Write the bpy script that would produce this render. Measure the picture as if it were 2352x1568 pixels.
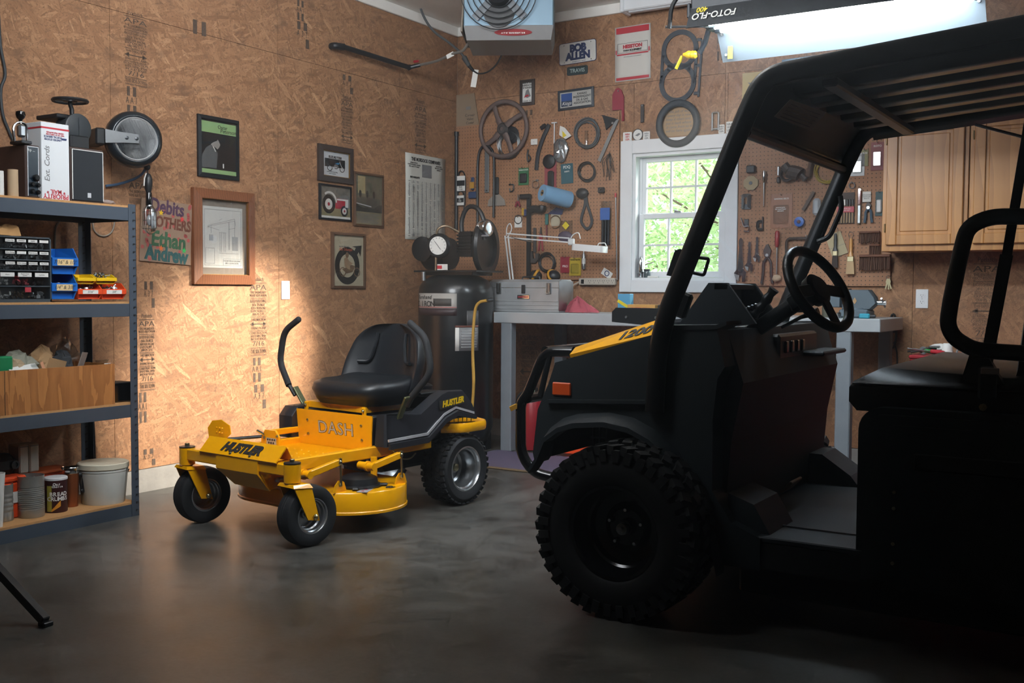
import bpy, math, random
from mathutils import Vector, Matrix, Euler
random.seed(7)
for _o in list(bpy.data.objects):
    bpy.data.objects.remove(_o, do_unlink=True)
SC = bpy.context.scene
COL = SC.collection
PI = math.pi

# ---------------------------------------------------------------- camera, world, light, exposure
CAM = Vector((4.714, -6.764, 1.1135))
F_PX, YAW, PITCH, ROLL = 2421.55, math.radians(31.8535), math.radians(2.8232), math.radians(0.3252)
_f = Vector((-math.sin(YAW) * math.cos(PITCH), math.cos(YAW) * math.cos(PITCH), -math.sin(PITCH)))
_r0 = Vector((math.cos(YAW), math.sin(YAW), 0))
_u0 = _r0.cross(_f)
_r = _r0 * math.cos(ROLL) + _u0 * math.sin(ROLL)
_u = _u0 * math.cos(ROLL) - _r0 * math.sin(ROLL)
cd = bpy.data.cameras.new('camera')
cd.sensor_width = 36.0
cd.lens = F_PX / 2352 * 36.0
cd.clip_start = 0.05
cam = bpy.data.objects.new('camera', cd)
COL.objects.link(cam)
cam.matrix_world = Matrix(((_r.x, _u.x, -_f.x, CAM.x), (_r.y, _u.y, -_f.y, CAM.y), (_r.z, _u.z, -_f.z, CAM.z), (0, 0, 0, 1)))
SC.camera = cam

SC.view_settings.view_transform = 'Standard'
SC.view_settings.look = 'None'
SC.view_settings.gamma = 1.0
SC.view_settings.use_curve_mapping = False
SC.view_settings.exposure = 0.0
SC.cycles.use_denoising = True
SC.cycles.use_adaptive_sampling = True
SC.cycles.adaptive_threshold = 0.11
SC.cycles.adaptive_min_samples = 12
SC.cycles.max_bounces = 7
SC.cycles.diffuse_bounces = 4
SC.cycles.glossy_bounces = 3
SC.cycles.transmission_bounces = 6
SC.cycles.transparent_max_bounces = 8
SC.cycles.volume_bounces = 0
SC.cycles.caustics_reflective = False
SC.cycles.caustics_refractive = False
SC.cycles.sample_clamp_indirect = 6.0

world = bpy.data.worlds.new('daylight')
SC.world = world
world.use_nodes = True
_wn = world.node_tree
_wn.nodes['Background'].inputs[0].default_value = (0.80, 0.92, 1.0, 1)
_wn.nodes['Background'].inputs[1].default_value = 6.5

def add_light(name, kind, loc, aim, energy, color, **kw):
    d = bpy.data.lights.new(name, kind)
    d.energy = energy
    d.color = color
    for k, v in kw.items():
        setattr(d, k, v)
    o = bpy.data.objects.new(name, d)
    COL.objects.link(o)
    o.location = loc
    o.rotation_euler = (Vector(aim) - Vector(loc)).to_track_quat('-Z', 'Y').to_euler()
    return o

# sun outside, a warm spot lamp that rakes over the mower on to the left wall, and two added fill lights near the ceiling
add_light('sun', 'SUN', (4.6, 3.0, 5.0), (1.6, 0.0, 1.5), 5.0, (1.0, 0.95, 0.85), angle=0.02)
add_light('spot_lamp', 'SPOT', (2.95, -0.75, 2.35), (0.0, -2.34, 0.58), 2700.0, (1.0, 0.89, 0.73),
          spot_size=math.radians(24), spot_blend=0.7, shadow_soft_size=0.08)
add_light('added_ceiling_fill', 'AREA', (2.0, -4.15, 3.05), (0.8, -0.6, 1.6), 118.0, (0.92, 0.96, 1.0), shape='RECTANGLE', size=1.2, size_y=2.0, spread=math.radians(138))  # added soft fill for the walls and mower front, not a fixture of the room
add_light('added_bounce_fill', 'AREA', (2.5, -3.1, 2.86), (2.4, -3.0, 3.12), 45.0, (0.95, 0.97, 1.0), shape='RECTANGLE', size=0.6, size_y=0.6)  # added upward fill that brightens the ceiling and lifts the ambient light

# ---------------------------------------------------------------- photograph pixel -> point on a known plane of the room
def ray(px, py):
    return _f + _r * ((px - 1176) / F_PX) - _u * ((py - 784) / F_PX)
def on(px, py, axis, v):
    d = ray(px, py)
    return CAM + d * ((v - CAM[axis]) / d[axis])
def PL(px, py, x=0.0): return on(px, py, 0, x)      # plane x = const (left wall)
def PB(px, py, y=0.0): return on(px, py, 1, y)      # plane y = const (back wall)
def PG(px, py, z=0.0): return on(px, py, 2, z)      # plane z = const (floor, shelf)

# ---------------------------------------------------------------- object helpers
def link(o, parent=None):
    COL.objects.link(o)
    if parent is not None:
        o.parent = parent
    return o
def thing(name, label, cat, loc=(0, 0, 0), rot=None, group=None, kind=None):
    o = bpy.data.objects.new(name, None)
    o.empty_display_size = 0.05
    COL.objects.link(o)
    o.location = loc
    if rot is not None:
        o.rotation_mode = 'XYZ'
        o.rotation_euler = rot.to_euler() if isinstance(rot, Matrix) else rot
    return tag(o, label, cat, group, kind)
def tag(o, label=None, cat=None, group=None, kind=None):
    if label: o['label'] = label
    if cat: o['category'] = cat
    if group: o['group'] = group
    if kind: o['kind'] = kind
    return o
ROT_L = Matrix(((0, 0, 1), (1, 0, 0), (0, 1, 0)))     # local x -> +Y, y -> +Z, z -> +X : hung on the left wall
ROT_B = Matrix(((1, 0, 0), (0, 0, -1), (0, 1, 0)))    # local x -> +X, y -> +Z, z -> -Y : hung on the back wall
def on_wall(side, px, py, off=0.0):
    return PL(px, py, off) if side == 'L' else PB(px, py, -off)
def wall_thing(side, name, label, cat, px, py, off=0.0, tilt=0.0, group=None):
    m = (ROT_L if side == 'L' else ROT_B) @ Matrix.Rotation(tilt, 3, 'Z')
    return thing(name, label, cat, on_wall(side, px, py, off), m, group)
def wall_size(side, x0, y0, x1, y1, off=0.0):
    xm, ym = (x0 + x1) / 2, (y0 + y1) / 2
    a, b = on_wall(side, x0, ym, off), on_wall(side, x1, ym, off)
    c, d = on_wall(side, xm, y0, off), on_wall(side, xm, y1, off)
    w = (b.y - a.y) if side == 'L' else (b.x - a.x)
    return w, c.z - d.z
def wall_box(side, name, label, cat, x0, y0, x1, y1, off=0.0, tilt=0.0, group=None):
    t = wall_thing(side, name, label, cat, (x0 + x1) / 2, (y0 + y1) / 2, off, tilt, group)
    w, h = wall_size(side, x0, y0, x1, y1, off)
    return t, w, h

def fillet(pts, rad, n=5):
    pts = [Vector(p) for p in pts]
    out = [pts[0]]
    for i in range(1, len(pts) - 1):
        p, a, b = pts[i], pts[i - 1] - pts[i], pts[i + 1] - pts[i]
        r = min(rad, a.length * .48, b.length * .48)
        s, e = p + a.normalized() * r, p + b.normalized() * r
        for k in range(n + 1):
            t = k / n
            out.append(s * (1 - t) ** 2 + p * 2 * t * (1 - t) + e * t * t)
    out.append(pts[-1])
    return out
def smooth_path(pts, n=6):
    P = [Vector(p) for p in pts]
    P = [P[0] * 2 - P[1]] + P + [P[-1] * 2 - P[-2]]
    out = []
    for i in range(1, len(P) - 2):
        for k in range(n):
            t = k / n
            a, b, c, d = P[i - 1], P[i], P[i + 1], P[i + 2]
            out.append(0.5 * ((2 * b) + (c - a) * t + (2 * a - 5 * b + 4 * c - d) * t * t + (3 * b - a - 3 * c + d) * t ** 3))
    out.append(P[-2])
    return out

class MB:
    """collects simple shapes into one mesh"""
    def __init__(self):
        self.v, self.f = [], []
    def add(self, vs, fs, m=None):
        n = len(self.v)
        self.v += [tuple(m @ Vector(p)) for p in vs] if m is not None else [tuple(p) for p in vs]
        self.f += [tuple(i + n for i in q) for q in fs]
        return self
    def box(self, c, s, bev=0.0, m=None):
        x, y, z = s[0] / 2, s[1] / 2, s[2] / 2
        T = Matrix.Translation(c)
        if m is not None:
            T = T @ m.to_4x4()
        b = min(bev, x * .95, y * .95, z * .95)
        if b <= 0:
            vs = [(i * x, j * y, k * z) for i in (-1, 1) for j in (-1, 1) for k in (-1, 1)]
            fs = [(0, 1, 3, 2), (4, 6, 7, 5), (0, 4, 5, 1), (2, 3, 7, 6), (0, 2, 6, 4), (1, 5, 7, 3)]
            return self.add(vs, fs, T)
        vs, idx = [], {}
        for i in (-1, 1):
            for j in (-1, 1):
                for k in (-1, 1):
                    for a, p in (('x', (i * x, j * (y - b), k * (z - b))), ('y', (i * (x - b), j * y, k * (z - b))), ('z', (i * (x - b), j * (y - b), k * z))):
                        idx[(i, j, k, a)] = len(vs); vs.append(p)
        fs = []
        for i in (-1, 1):
            q = [idx[(i, -1, -1, 'x')], idx[(i, 1, -1, 'x')], idx[(i, 1, 1, 'x')], idx[(i, -1, 1, 'x')]]
            fs.append(q if i > 0 else q[::-1])
            q = [idx[(-1, i, -1, 'y')], idx[(-1, i, 1, 'y')], idx[(1, i, 1, 'y')], idx[(1, i, -1, 'y')]]
            fs.append(q if i > 0 else q[::-1])
            q = [idx[(-1, -1, i, 'z')], idx[(1, -1, i, 'z')], idx[(1, 1, i, 'z')], idx[(-1, 1, i, 'z')]]
            fs.append(q if i > 0 else q[::-1])
        for s1 in (-1, 1):
            for s2 in (-1, 1):
                q = [idx[(s1, s2, -1, 'x')], idx[(s1, s2, 1, 'x')], idx[(s1, s2, 1, 'y')], idx[(s1, s2, -1, 'y')]]
                fs.append(q[::-1] if s1 * s2 > 0 else q)
                q = [idx[(s1, -1, s2, 'x')], idx[(s1, 1, s2, 'x')], idx[(s1, 1, s2, 'z')], idx[(s1, -1, s2, 'z')]]
                fs.append(q if s1 * s2 > 0 else q[::-1])
                q = [idx[(-1, s1, s2, 'y')], idx[(1, s1, s2, 'y')], idx[(1, s1, s2, 'z')], idx[(-1, s1, s2, 'z')]]
                fs.append(q[::-1] if s1 * s2 > 0 else q)
        for i in (-1, 1):
            for j in (-1, 1):
                for k in (-1, 1):
                    q = [idx[(i, j, k, 'x')], idx[(i, j, k, 'y')], idx[(i, j, k, 'z')]]
                    fs.append(q if i * j * k > 0 else q[::-1])
        return self.add(vs, fs, T)
    def prism(self, poly, d0, d1, plane='xy', m=None, bev=0.0):
        """polygon in a plane, pushed from d0 to d1 along the third axis"""
        def P(a, b, d):
            return {'xy': (a, b, d), 'xz': (a, d, b), 'yz': (d, a, b)}[plane]
        n = len(poly)
        if bev > 0:
            cx, cy = sum(p[0] for p in poly) / n, sum(p[1] for p in poly) / n
            R = max(math.hypot(p[0] - cx, p[1] - cy) for p in poly)
            k = max(0.5, 1 - bev / max(R, 1e-6))
            sm = [(cx + (p[0] - cx) * k, cy + (p[1] - cy) * k) for p in poly]
            s = 1 if d1 > d0 else -1
            rings = [[P(a, b, d0) for a, b in sm], [P(a, b, d0 + s * bev) for a, b in poly], [P(a, b, d1 - s * bev) for a, b in poly], [P(a, b, d1) for a, b in sm]]
        else:
            rings = [[P(a, b, d0) for a, b in poly], [P(a, b, d1) for a, b in poly]]
        return self.loft(rings, True, m)
    def loft(self, rings, caps=True, m=None, closed=True):
        n = len(rings[0])
        vs = [p for r in rings for p in r]
        fs = []
        for k in range(len(rings) - 1):
            for i in range(n if closed else n - 1):
                j = (i + 1) % n
                fs.append((k * n + i, k * n + j, (k + 1) * n + j, (k + 1) * n + i))
        if caps:
            fs.append(tuple(range(n))[::-1])
            fs.append(tuple((len(rings) - 1) * n + i for i in range(n)))
        return self.add(vs, fs, m)
    def lathe(self, prof, o=(0, 0, 0), axis='z', seg=24, m=None, caps=True, arc=None):
        """profile of (radius, height) turned about an axis through o"""
        a = {'z': Matrix.Identity(3), 'x': Matrix(((0, 0, 1), (1, 0, 0), (0, 1, 0))), 'y': Matrix(((0, 1, 0), (0, 0, 1), (1, 0, 0)))}[axis] if isinstance(axis, str) else Vector(axis).to_track_quat('Z', 'Y').to_matrix()
        rings = []
        for r, h in prof:
            rings.append([Vector(o) + a @ Vector((r * math.cos(2 * PI * i / seg), r * math.sin(2 * PI * i / seg), h)) for i in range(seg)])
        return self.loft(rings, caps, m)
    def cyl(self, p0, p1, r0, r1=None, seg=14, caps=True):
        p0, p1 = Vector(p0), Vector(p1)
        r1 = r0 if r1 is None else r1
        return self.lathe([(r0, 0), (r1, (p1 - p0).length)], p0, p1 - p0, seg, caps=caps)
    def ball(self, c, r, seg=14, rings=8, m=None):
        r = r if hasattr(r, '__len__') else (r, r, r)
        L = []
        for k in range(rings + 1):
            t = PI * (k / rings) - PI / 2
            q = max(math.cos(t), 0.01)
            L.append([(c[0] + r[0] * q * math.cos(2 * PI * i / seg), c[1] + r[1] * q * math.sin(2 * PI * i / seg), c[2] + r[2] * math.sin(t)) for i in range(seg)])
        return self.loft(L, True, m)
    def tube(self, pts, r, seg=8, closed=False, caps=True, flat=None):
        pts = [Vector(p) for p in pts]
        n = len(pts)
        T = []
        for i in range(n):
            a = pts[(i - 1) % n] if (closed or i > 0) else pts[i]
            b = pts[(i + 1) % n] if (closed or i < n - 1) else pts[i]
            d = (b - a)
            T.append(d.normalized() if d.length > 1e-9 else Vector((0, 0, 1)))
        up = Vector((0, 0, 1)) if abs(T[0].z) < .9 else Vector((1, 0, 0))
        N = (up - T[0] * up.dot(T[0])).normalized()
        rings = []
        for i in range(n):
            N = (N - T[i] * N.dot(T[i]))
            N = N.normalized() if N.length > 1e-6 else T[i].orthogonal().normalized()
            Bn = T[i].cross(N)
            ri = r[i] if hasattr(r, '__len__') else r
            ra, rb = (ri, ri) if flat is None else (ri * flat[0], ri * flat[1])
            rings.append([pts[i] + N * (ra * math.cos(2 * PI * k / seg)) + Bn * (rb * math.sin(2 * PI * k / seg)) for k in range(seg)])
        if closed:
            rings.append(rings[0])
            return self.loft(rings, False)
        return self.loft(rings, caps)
    def bar(self, p0, p1, w, h, up=(0, 0, 1), bev=0.0):
        """rectangular bar between two points, w across, h along 'up'"""
        p0, p1 = Vector(p0), Vector(p1)
        d = (p1 - p0)
        x = d.normalized()
        y = Vector(up).cross(x)
        y = y.normalized() if y.length > 1e-6 else x.orthogonal().normalized()
        z = x.cross(y)
        m = Matrix((x, y, z)).transposed()
        return self.box((p0 + p1) / 2, (d.length, w, h), bev, m)
    def torus(self, c, R, r, axis='z', seg=32, sub=8, flat=None):
        a = {'z': Matrix.Identity(3), 'x': Matrix(((0, 0, 1), (1, 0, 0), (0, 1, 0))), 'y': Matrix(((0, 1, 0), (0, 0, 1), (1, 0, 0)))}[axis] if isinstance(axis, str) else Vector(axis).to_track_quat('Z', 'Y').to_matrix()
        ra, rb = flat if flat else (r, r)
        rings = []
        for i in range(seg + 1):
            t = 2 * PI * i / seg
            rings.append([Vector(c) + a @ Vector(((R + ra * math.cos(2 * PI * k / sub)) * math.cos(t), (R + ra * math.cos(2 * PI * k / sub)) * math.sin(t), rb * math.sin(2 * PI * k / sub))) for k in range(sub)])
        return self.loft(rings, False)
    def grid(self, nu, nv, fn, thick=None):
        vs = [fn(i / nu, j / nv) for j in range(nv + 1) for i in range(nu + 1)]
        fs = [(j * (nu + 1) + i, j * (nu + 1) + i + 1, (j + 1) * (nu + 1) + i + 1, (j + 1) * (nu + 1) + i) for j in range(nv) for i in range(nu)]
        return self.add(vs, fs)
    def mesh(self, name):
        me = bpy.data.meshes.new(name)
        me.from_pydata([tuple(p) for p in self.v], [], self.f)
        me.validate()
        return me
    def build(self, name, mat, parent=None, smooth=35, kind=None, label=None, solid=None, loc=None, rot=None, subsurf=0):
        me = self.mesh(name)
        import bmesh
        bm = bmesh.new(); bm.from_mesh(me)
        bmesh.ops.recalc_face_normals(bm, faces=bm.faces[:])
        bm.to_mesh(me); bm.free()
        me.materials.append(mat)
        if smooth:
            for p in me.polygons: p.use_smooth = True
            me.set_sharp_from_angle(angle=math.radians(smooth))
        o = bpy.data.objects.new(name, me)
        link(o, parent)
        if solid:
            s = o.modifiers.new('solid', 'SOLIDIFY'); s.thickness = solid; s.offset = 0
        if subsurf:
            s = o.modifiers.new('sub', 'SUBSURF'); s.levels = subsurf; s.render_levels = subsurf
        if kind: o['kind'] = kind
        if label: o['label'] = label
        if loc is not None: o.location = loc
        if rot is not None: o.rotation_euler = rot
        return o

def text(name, body, parent, loc, size, mat, rot=(0, 0, 0), bold=0.0, shear=0.0, align='CENTER', ext=0.0004, xs=1.0, space=1.0, line=1.0):
    c = bpy.data.curves.new(name, 'FONT')
    c.body = body
    c.size = size
    c.align_x = align
    c.align_y = 'CENTER'
    c.extrude = ext
    c.offset = bold
    c.shear = shear
    c.space_character = space
    c.space_line = line
    c.resolution_u = 3
    tmp = bpy.data.objects.new(name, c)
    me = bpy.data.meshes.new_from_object(tmp)
    bpy.data.objects.remove(tmp); bpy.data.curves.remove(c)
    me.name = name
    me.materials.clear(); me.materials.append(mat)
    o = bpy.data.objects.new(name, me)
    link(o, parent)
    o.location = loc
    o.rotation_euler = rot.to_euler() if isinstance(rot, Matrix) else rot
    o.scale = (xs, 1, 1)
    return o

def copy_tree(o, parent=None):
    c = o.copy()
    COL.objects.link(c)
    c.parent = parent
    for ch in list(o.children):
        copy_tree(ch, c)
    return c

# ---------------------------------------------------------------- materials
def lin(h):
    """sRGB hex -> linear"""
    h = h.lstrip('#')
    o = []
    for i in (0, 2, 4):
        c = int(h[i:i + 2], 16) / 255
        o.append(c / 12.92 if c <= .04045 else ((c + .055) / 1.055) ** 2.4)
    return (*o, 1)
MATS = {}
def mat(name, col, rough=0.5, metal=0.0, spec=0.5, var=0.10, vscale=18.0, bump=0.0, bscale=60.0, coat=0.0, trans=0.0, alpha=1.0, sheen=0.0):
    if name in MATS: return MATS[name]
    m = bpy.data.materials.new(name)
    m.use_nodes = True
    nt = m.node_tree
    b = nt.nodes['Principled BSDF']
    c = lin(col) if isinstance(col, str) else (*col, 1)
    b.inputs['Roughness'].default_value = rough
    b.inputs['Metallic'].default_value = metal
    b.inputs['Specular IOR Level'].default_value = spec
    b.inputs['Coat Weight'].default_value = coat
    b.inputs['Coat Roughness'].default_value = 0.12
    b.inputs['Transmission Weight'].default_value = trans
    b.inputs['Alpha'].default_value = alpha
    if sheen: b.inputs['Sheen Weight'].default_value = sheen
    tc = nt.nodes.new('ShaderNodeTexCoord')
    if var > 0:
        no = nt.nodes.new('ShaderNodeTexNoise')
        no.inputs['Scale'].default_value = vscale
        no.inputs['Detail'].default_value = 4
        nt.links.new(tc.outputs['Object'], no.inputs['Vector'])
        mx = nt.nodes.new('ShaderNodeMix'); mx.data_type = 'RGBA'
        mx.inputs['A'].default_value = tuple(max(0, x * (1 - var)) for x in c[:3]) + (1,)
        mx.inputs['B'].default_value = tuple(min(1, x * (1 + var)) for x in c[:3]) + (1,)
        nt.links.new(no.outputs['Fac'], mx.inputs['Factor'])
        nt.links.new(mx.outputs['Result'], b.inputs['Base Color'])
    else:
        b.inputs['Base Color'].default_value = c
    if bump > 0:
        n2 = nt.nodes.new('ShaderNodeTexNoise')
        n2.inputs['Scale'].default_value = bscale
        nt.links.new(tc.outputs['Object'], n2.inputs['Vector'])
        bp = nt.nodes.new('ShaderNodeBump'); bp.inputs['Strength'].default_value = bump; bp.inputs['Distance'].default_value = 0.002
        nt.links.new(n2.outputs['Fac'], bp.inputs['Height'])
        nt.links.new(bp.outputs['Normal'], b.inputs['Normal'])
    MATS[name] = m
    return m
def emit(name, col, s):
    m = bpy.data.materials.new(name); m.use_nodes = True
    nt = m.node_tree; nt.nodes.clear()
    e = nt.nodes.new('ShaderNodeEmission'); o = nt.nodes.new('ShaderNodeOutputMaterial')
    e.inputs[0].default_value = (*col, 1); e.inputs[1].default_value = s
    nt.links.new(e.outputs[0], o.inputs[0])
    return m
class NT:
    """short hand for node building"""
    def __init__(self, name):
        self.m = bpy.data.materials.new(name); self.m.use_nodes = True
        self.t = self.m.node_tree
        self.b = self.t.nodes['Principled BSDF']
    def n(self, typ, **kw):
        x = self.t.nodes.new('ShaderNode' + typ)
        for k, v in kw.items(): setattr(x, k, v)
        return x
    def l(self, a, b): self.t.links.new(a, b)
    def val(self, sock, v):
        if isinstance(v, (int, float, tuple, list)): sock.default_value = v
        else: self.l(v, sock)
    def math(self, op, a, b=0.0, c=None):
        x = self.n('Math', operation=op)
        self.val(x.inputs[0], a); self.val(x.inputs[1], b)
        if c is not None: self.val(x.inputs[2], c)
        return x.outputs[0]
    def mix(self, fac, a, b, mode='MIX'):
        x = self.n('Mix', data_type='RGBA', blend_type=mode)
        self.val(x.inputs['Factor'], fac); self.val(x.inputs['A'], a); self.val(x.inputs['B'], b)
        return x.outputs['Result']
    def ramp(self, fac, stops):
        x = self.n('ValToRGB')
        e = x.color_ramp.elements
        while len(e) < len(stops): e.new(0.5)
        for i, (p, c) in enumerate(stops):
            e[i].position = p; e[i].color = c if len(c) == 4 else (*c, 1)
        self.l(fac, x.inputs[0])
        return x.outputs[0]
    def noise(self, vec, scale, detail=3, rough=.5, dim='3D'):
        x = self.n('TexNoise', noise_dimensions=dim)
        x.inputs['Scale'].default_value = scale; x.inputs['Detail'].default_value = detail; x.inputs['Roughness'].default_value = rough
        self.l(vec, x.inputs['Vector'])
        return x.outputs['Fac']
    def mapping(self, vec, loc=(0, 0, 0), rot=(0, 0, 0), scale=(1, 1, 1)):
        x = self.n('Mapping')
        x.inputs['Location'].default_value = loc; x.inputs['Rotation'].default_value = rot; x.inputs['Scale'].default_value = scale
        self.l(vec, x.inputs['Vector'])
        return x.outputs[0]
    def bump(self, h, strength=.3, dist=.002):
        x = self.n('Bump'); x.inputs['Strength'].default_value = strength; x.inputs['Distance'].default_value = dist
        self.l(h, x.inputs['Height']); self.l(x.outputs[0], self.b.inputs['Normal'])

def osb_material(name, ang):
    k = NT(name)
    pos = k.n('NewGeometry').outputs['Position']
    s = k.n('SeparateXYZ'); k.l(pos, s.inputs[0])
    u = k.math('ADD', s.outputs[0], s.outputs[1])
    cmb = k.n('CombineXYZ'); k.l(u, cmb.inputs[0]); k.l(s.outputs[2], cmb.inputs[1])
    uv = cmb.outputs[0]
    wob = k.n('TexNoise', noise_dimensions='2D'); wob.inputs['Scale'].default_value = 5.0; wob.inputs['Detail'].default_value = 2
    k.l(uv, wob.inputs['Vector'])
    dv = k.n('VectorMath', operation='MULTIPLY_ADD'); k.l(wob.outputs['Color'], dv.inputs[0]); dv.inputs[1].default_value = (.03, .03, 0); k.l(uv, dv.inputs[2])
    uvw = dv.outputs[0]
    stops = [(0.0, (0.110, 0.055, 0.030)), (0.12, (0.200, 0.100, 0.050)), (0.40, (0.300, 0.152, 0.076)), (0.72, (0.395, 0.214, 0.110)), (1.0, (0.600, 0.370, 0.205))]
    col = None; hgt = None
    layers = [(0.05, 12, 75, .0, 0.0), (0.55, 18, 95, .50, 3.1), (-0.6, 15, 85, .52, 7.7), (1.25, 17, 95, .68, 5.9), (-0.2, 10, 50, .70, 9.4), (0.75, 7, 42, .90, 14.1)]
    for i, (a, su, sv, thr, off) in enumerate(layers):
        mp = k.mapping(uvw, (off, off * .7, 0), (0, 0, a + ang), (1, 1, 1))
        mp2 = k.mapping(mp, (0, 0, 0), (0, 0, 0), (su, sv, 1))
        v = k.n('TexVoronoi', voronoi_dimensions='2D', feature='F1'); v.inputs['Scale'].default_value = 1.0
        k.l(mp2, v.inputs['Vector'])
        sp = k.n('SeparateColor'); k.l(v.outputs['Color'], sp.inputs[0])
        streak = k.noise(k.mapping(mp, (i, 0, 0), (0, 0, 0), (14, 160, 1)), 1.0, 1, .6, '2D')
        val = k.math('ADD', k.math('MULTIPLY', sp.outputs[0], .56), k.math('MULTIPLY', streak, .40))
        val = k.math('ADD', val, .0)
        if i == 5: val = k.math('ADD', val, .10)
        if i == 0:
            col, hgt = val, sp.outputs[0]
        else:
            mk = k.math('GREATER_THAN', sp.outputs[1], thr)
            x = k.n('Mix', data_type='FLOAT'); k.l(mk, x.inputs[0]); k.l(col, x.inputs[2]); k.l(val, x.inputs[3]); col = x.outputs[0]
            y = k.n('Mix', data_type='FLOAT'); k.l(mk, y.inputs[0]); k.l(hgt, y.inputs[2]); k.l(sp.outputs[2], y.inputs[3]); hgt = y.outputs[0]
    c = k.ramp(col, stops)
    # resin smudges and dark flakes
    sm = k.noise(k.mapping(uv, (3, 1, 0), (0, 0, ang), (4, 7, 1)), 1.6, 5, .65, '2D')
    smk = k.n('MapRange'); k.l(sm, smk.inputs[0]); smk.inputs[1].default_value = .56; smk.inputs[2].default_value = .72; smk.inputs[4].default_value = .58
    c = k.mix(smk.outputs[0], c, (0.105, 0.062, 0.040, 1))
    fl = k.noise(uv, 85.0, 3, .7, '2D')
    flk = k.n('MapRange'); k.l(fl, flk.inputs[0]); flk.inputs[1].default_value = .585; flk.inputs[2].default_value = .66; flk.inputs[4].default_value = .68
    c = k.mix(flk.outputs[0], c, (0.11, 0.06, 0.035, 1))
    big = k.noise(uv, 1.1, 2, .5, '2D')
    c = k.mix(k.math('MULTIPLY', big, .35), c, (0.30, 0.150, 0.078, 1))
    k.l(c, k.b.inputs['Base Color'])
    k.b.inputs['Roughness'].default_value = .62
    k.b.inputs['Specular IOR Level'].default_value = .35
    return k.m
OSB_H = osb_material('osb_left', 0.0)
OSB_V = osb_material('osb_back', 1.25)

def concrete_floor():
    k = NT('polished_concrete')
    p = k.n('NewGeometry').outputs['Position']
    a = k.noise(p, 1.3, 6, .6); b = k.noise(p, 7.0, 6, .65); c2 = k.noise(p, 60.0, 4, .7)
    f = k.math('ADD', k.math('MULTIPLY', a, .5), k.math('ADD', k.math('MULTIPLY', b, .34), k.math('MULTIPLY', c2, .20)))
    c = k.ramp(f, [(0.38, (0.030, 0.029, 0.026)), (0.50, (0.078, 0.076, 0.069)), (0.60, (0.122, 0.119, 0.110)), (0.72, (0.185, 0.182, 0.170))])
    st = k.noise(p, 5.0, 1, .4)
    spot = k.n('MapRange'); k.l(st, spot.inputs[0]); spot.inputs[1].default_value = .62; spot.inputs[2].default_value = .74; spot.inputs[3].default_value = 0.0; spot.inputs[4].default_value = .55
    c = k.mix(spot.outputs[0], c, (0.032, 0.027, 0.022, 1))
    k.l(c, k.b.inputs['Base Color'])
    r = k.n('MapRange'); k.l(b, r.inputs[0]); r.inputs[1].default_value = .3; r.inputs[2].default_value = .7; r.inputs[3].default_value = .285; r.inputs[4].default_value = .40
    k.l(r.outputs[0], k.b.inputs['Roughness'])
    k.b.inputs['Specular IOR Level'].default_value = .55
    k.bump(c2, .08, .001)
    return k.m
FLOOR = concrete_floor()

def wood(name, base, dark, scale=(1, 1, 12), rough=.45, ring=6.0, rot=(0, 0, 0), wav=4.0, coat=.15):
    k = NT(name)
    tc = k.n('TexCoord').outputs['Object']
    mp = k.mapping(tc, (0, 0, 0), rot, scale)
    w = k.n('TexWave', wave_type='BANDS', bands_direction='X', wave_profile='SAW'); w.inputs['Scale'].default_value = ring; w.inputs['Distortion'].default_value = wav; w.inputs['Detail'].default_value = 3; w.inputs['Detail Scale'].default_value = 1.4
    k.l(mp, w.inputs['Vector'])
    g = k.noise(k.mapping(tc, (0, 0, 0), rot, (scale[0] * 60, scale[1] * 60, scale[2] * 3)), 1.0, 3, .6)
    f = k.math('ADD', k.math('MULTIPLY', w.outputs['Fac'], .62), k.math('MULTIPLY', g, .40))
    c = k.ramp(f, [(0.15, lin(base)), (0.62, tuple((a + b) / 2 for a, b in zip(lin(base), lin(dark)))), (1.0, lin(dark))])
    k.l(c, k.b.inputs['Base Color'])
    k.b.inputs['Roughness'].default_value = rough
    k.b.inputs['Coat Weight'].default_value = coat; k.b.inputs['Coat Roughness'].default_value = .25
    k.bump(g, .12, .001)
    MATS[name] = k.m
    return k.m
def pegboard():
    k = NT('pegboard')
    p = k.n('NewGeometry').outputs['Position']
    s = k.n('SeparateXYZ'); k.l(p, s.inputs[0])
    def cell(q):
        f = k.math('FRACT', k.math('DIVIDE', q, .0254))
        return k.math('POWER', k.math('SUBTRACT', f, .5), 2.0)
    d = k.math('SQRT', k.math('ADD', cell(s.outputs[0]), cell(s.outputs[2])))
    mr = k.n('MapRange'); k.l(d, mr.inputs[0]); mr.inputs[1].default_value = .115; mr.inputs[2].default_value = .15; mr.inputs[3].default_value = 1.0; mr.inputs[4].default_value = 0.0
    n = k.noise(p, 6.0, 4, .6)
    c = k.ramp(n, [(.3, (0.285, 0.135, 0.066)), (.7, (0.375, 0.190, 0.098))])
    c = k.mix(mr.outputs[0], c, (0.02, 0.012, 0.008, 1))
    k.l(c, k.b.inputs['Base Color']); k.b.inputs['Roughness'].default_value = .6
    return k.m
PEG = pegboard()

def tread_rubber(name, col, rough):
    return mat(name, col, rough, var=.25, vscale=30, bump=.25, bscale=220)

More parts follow.
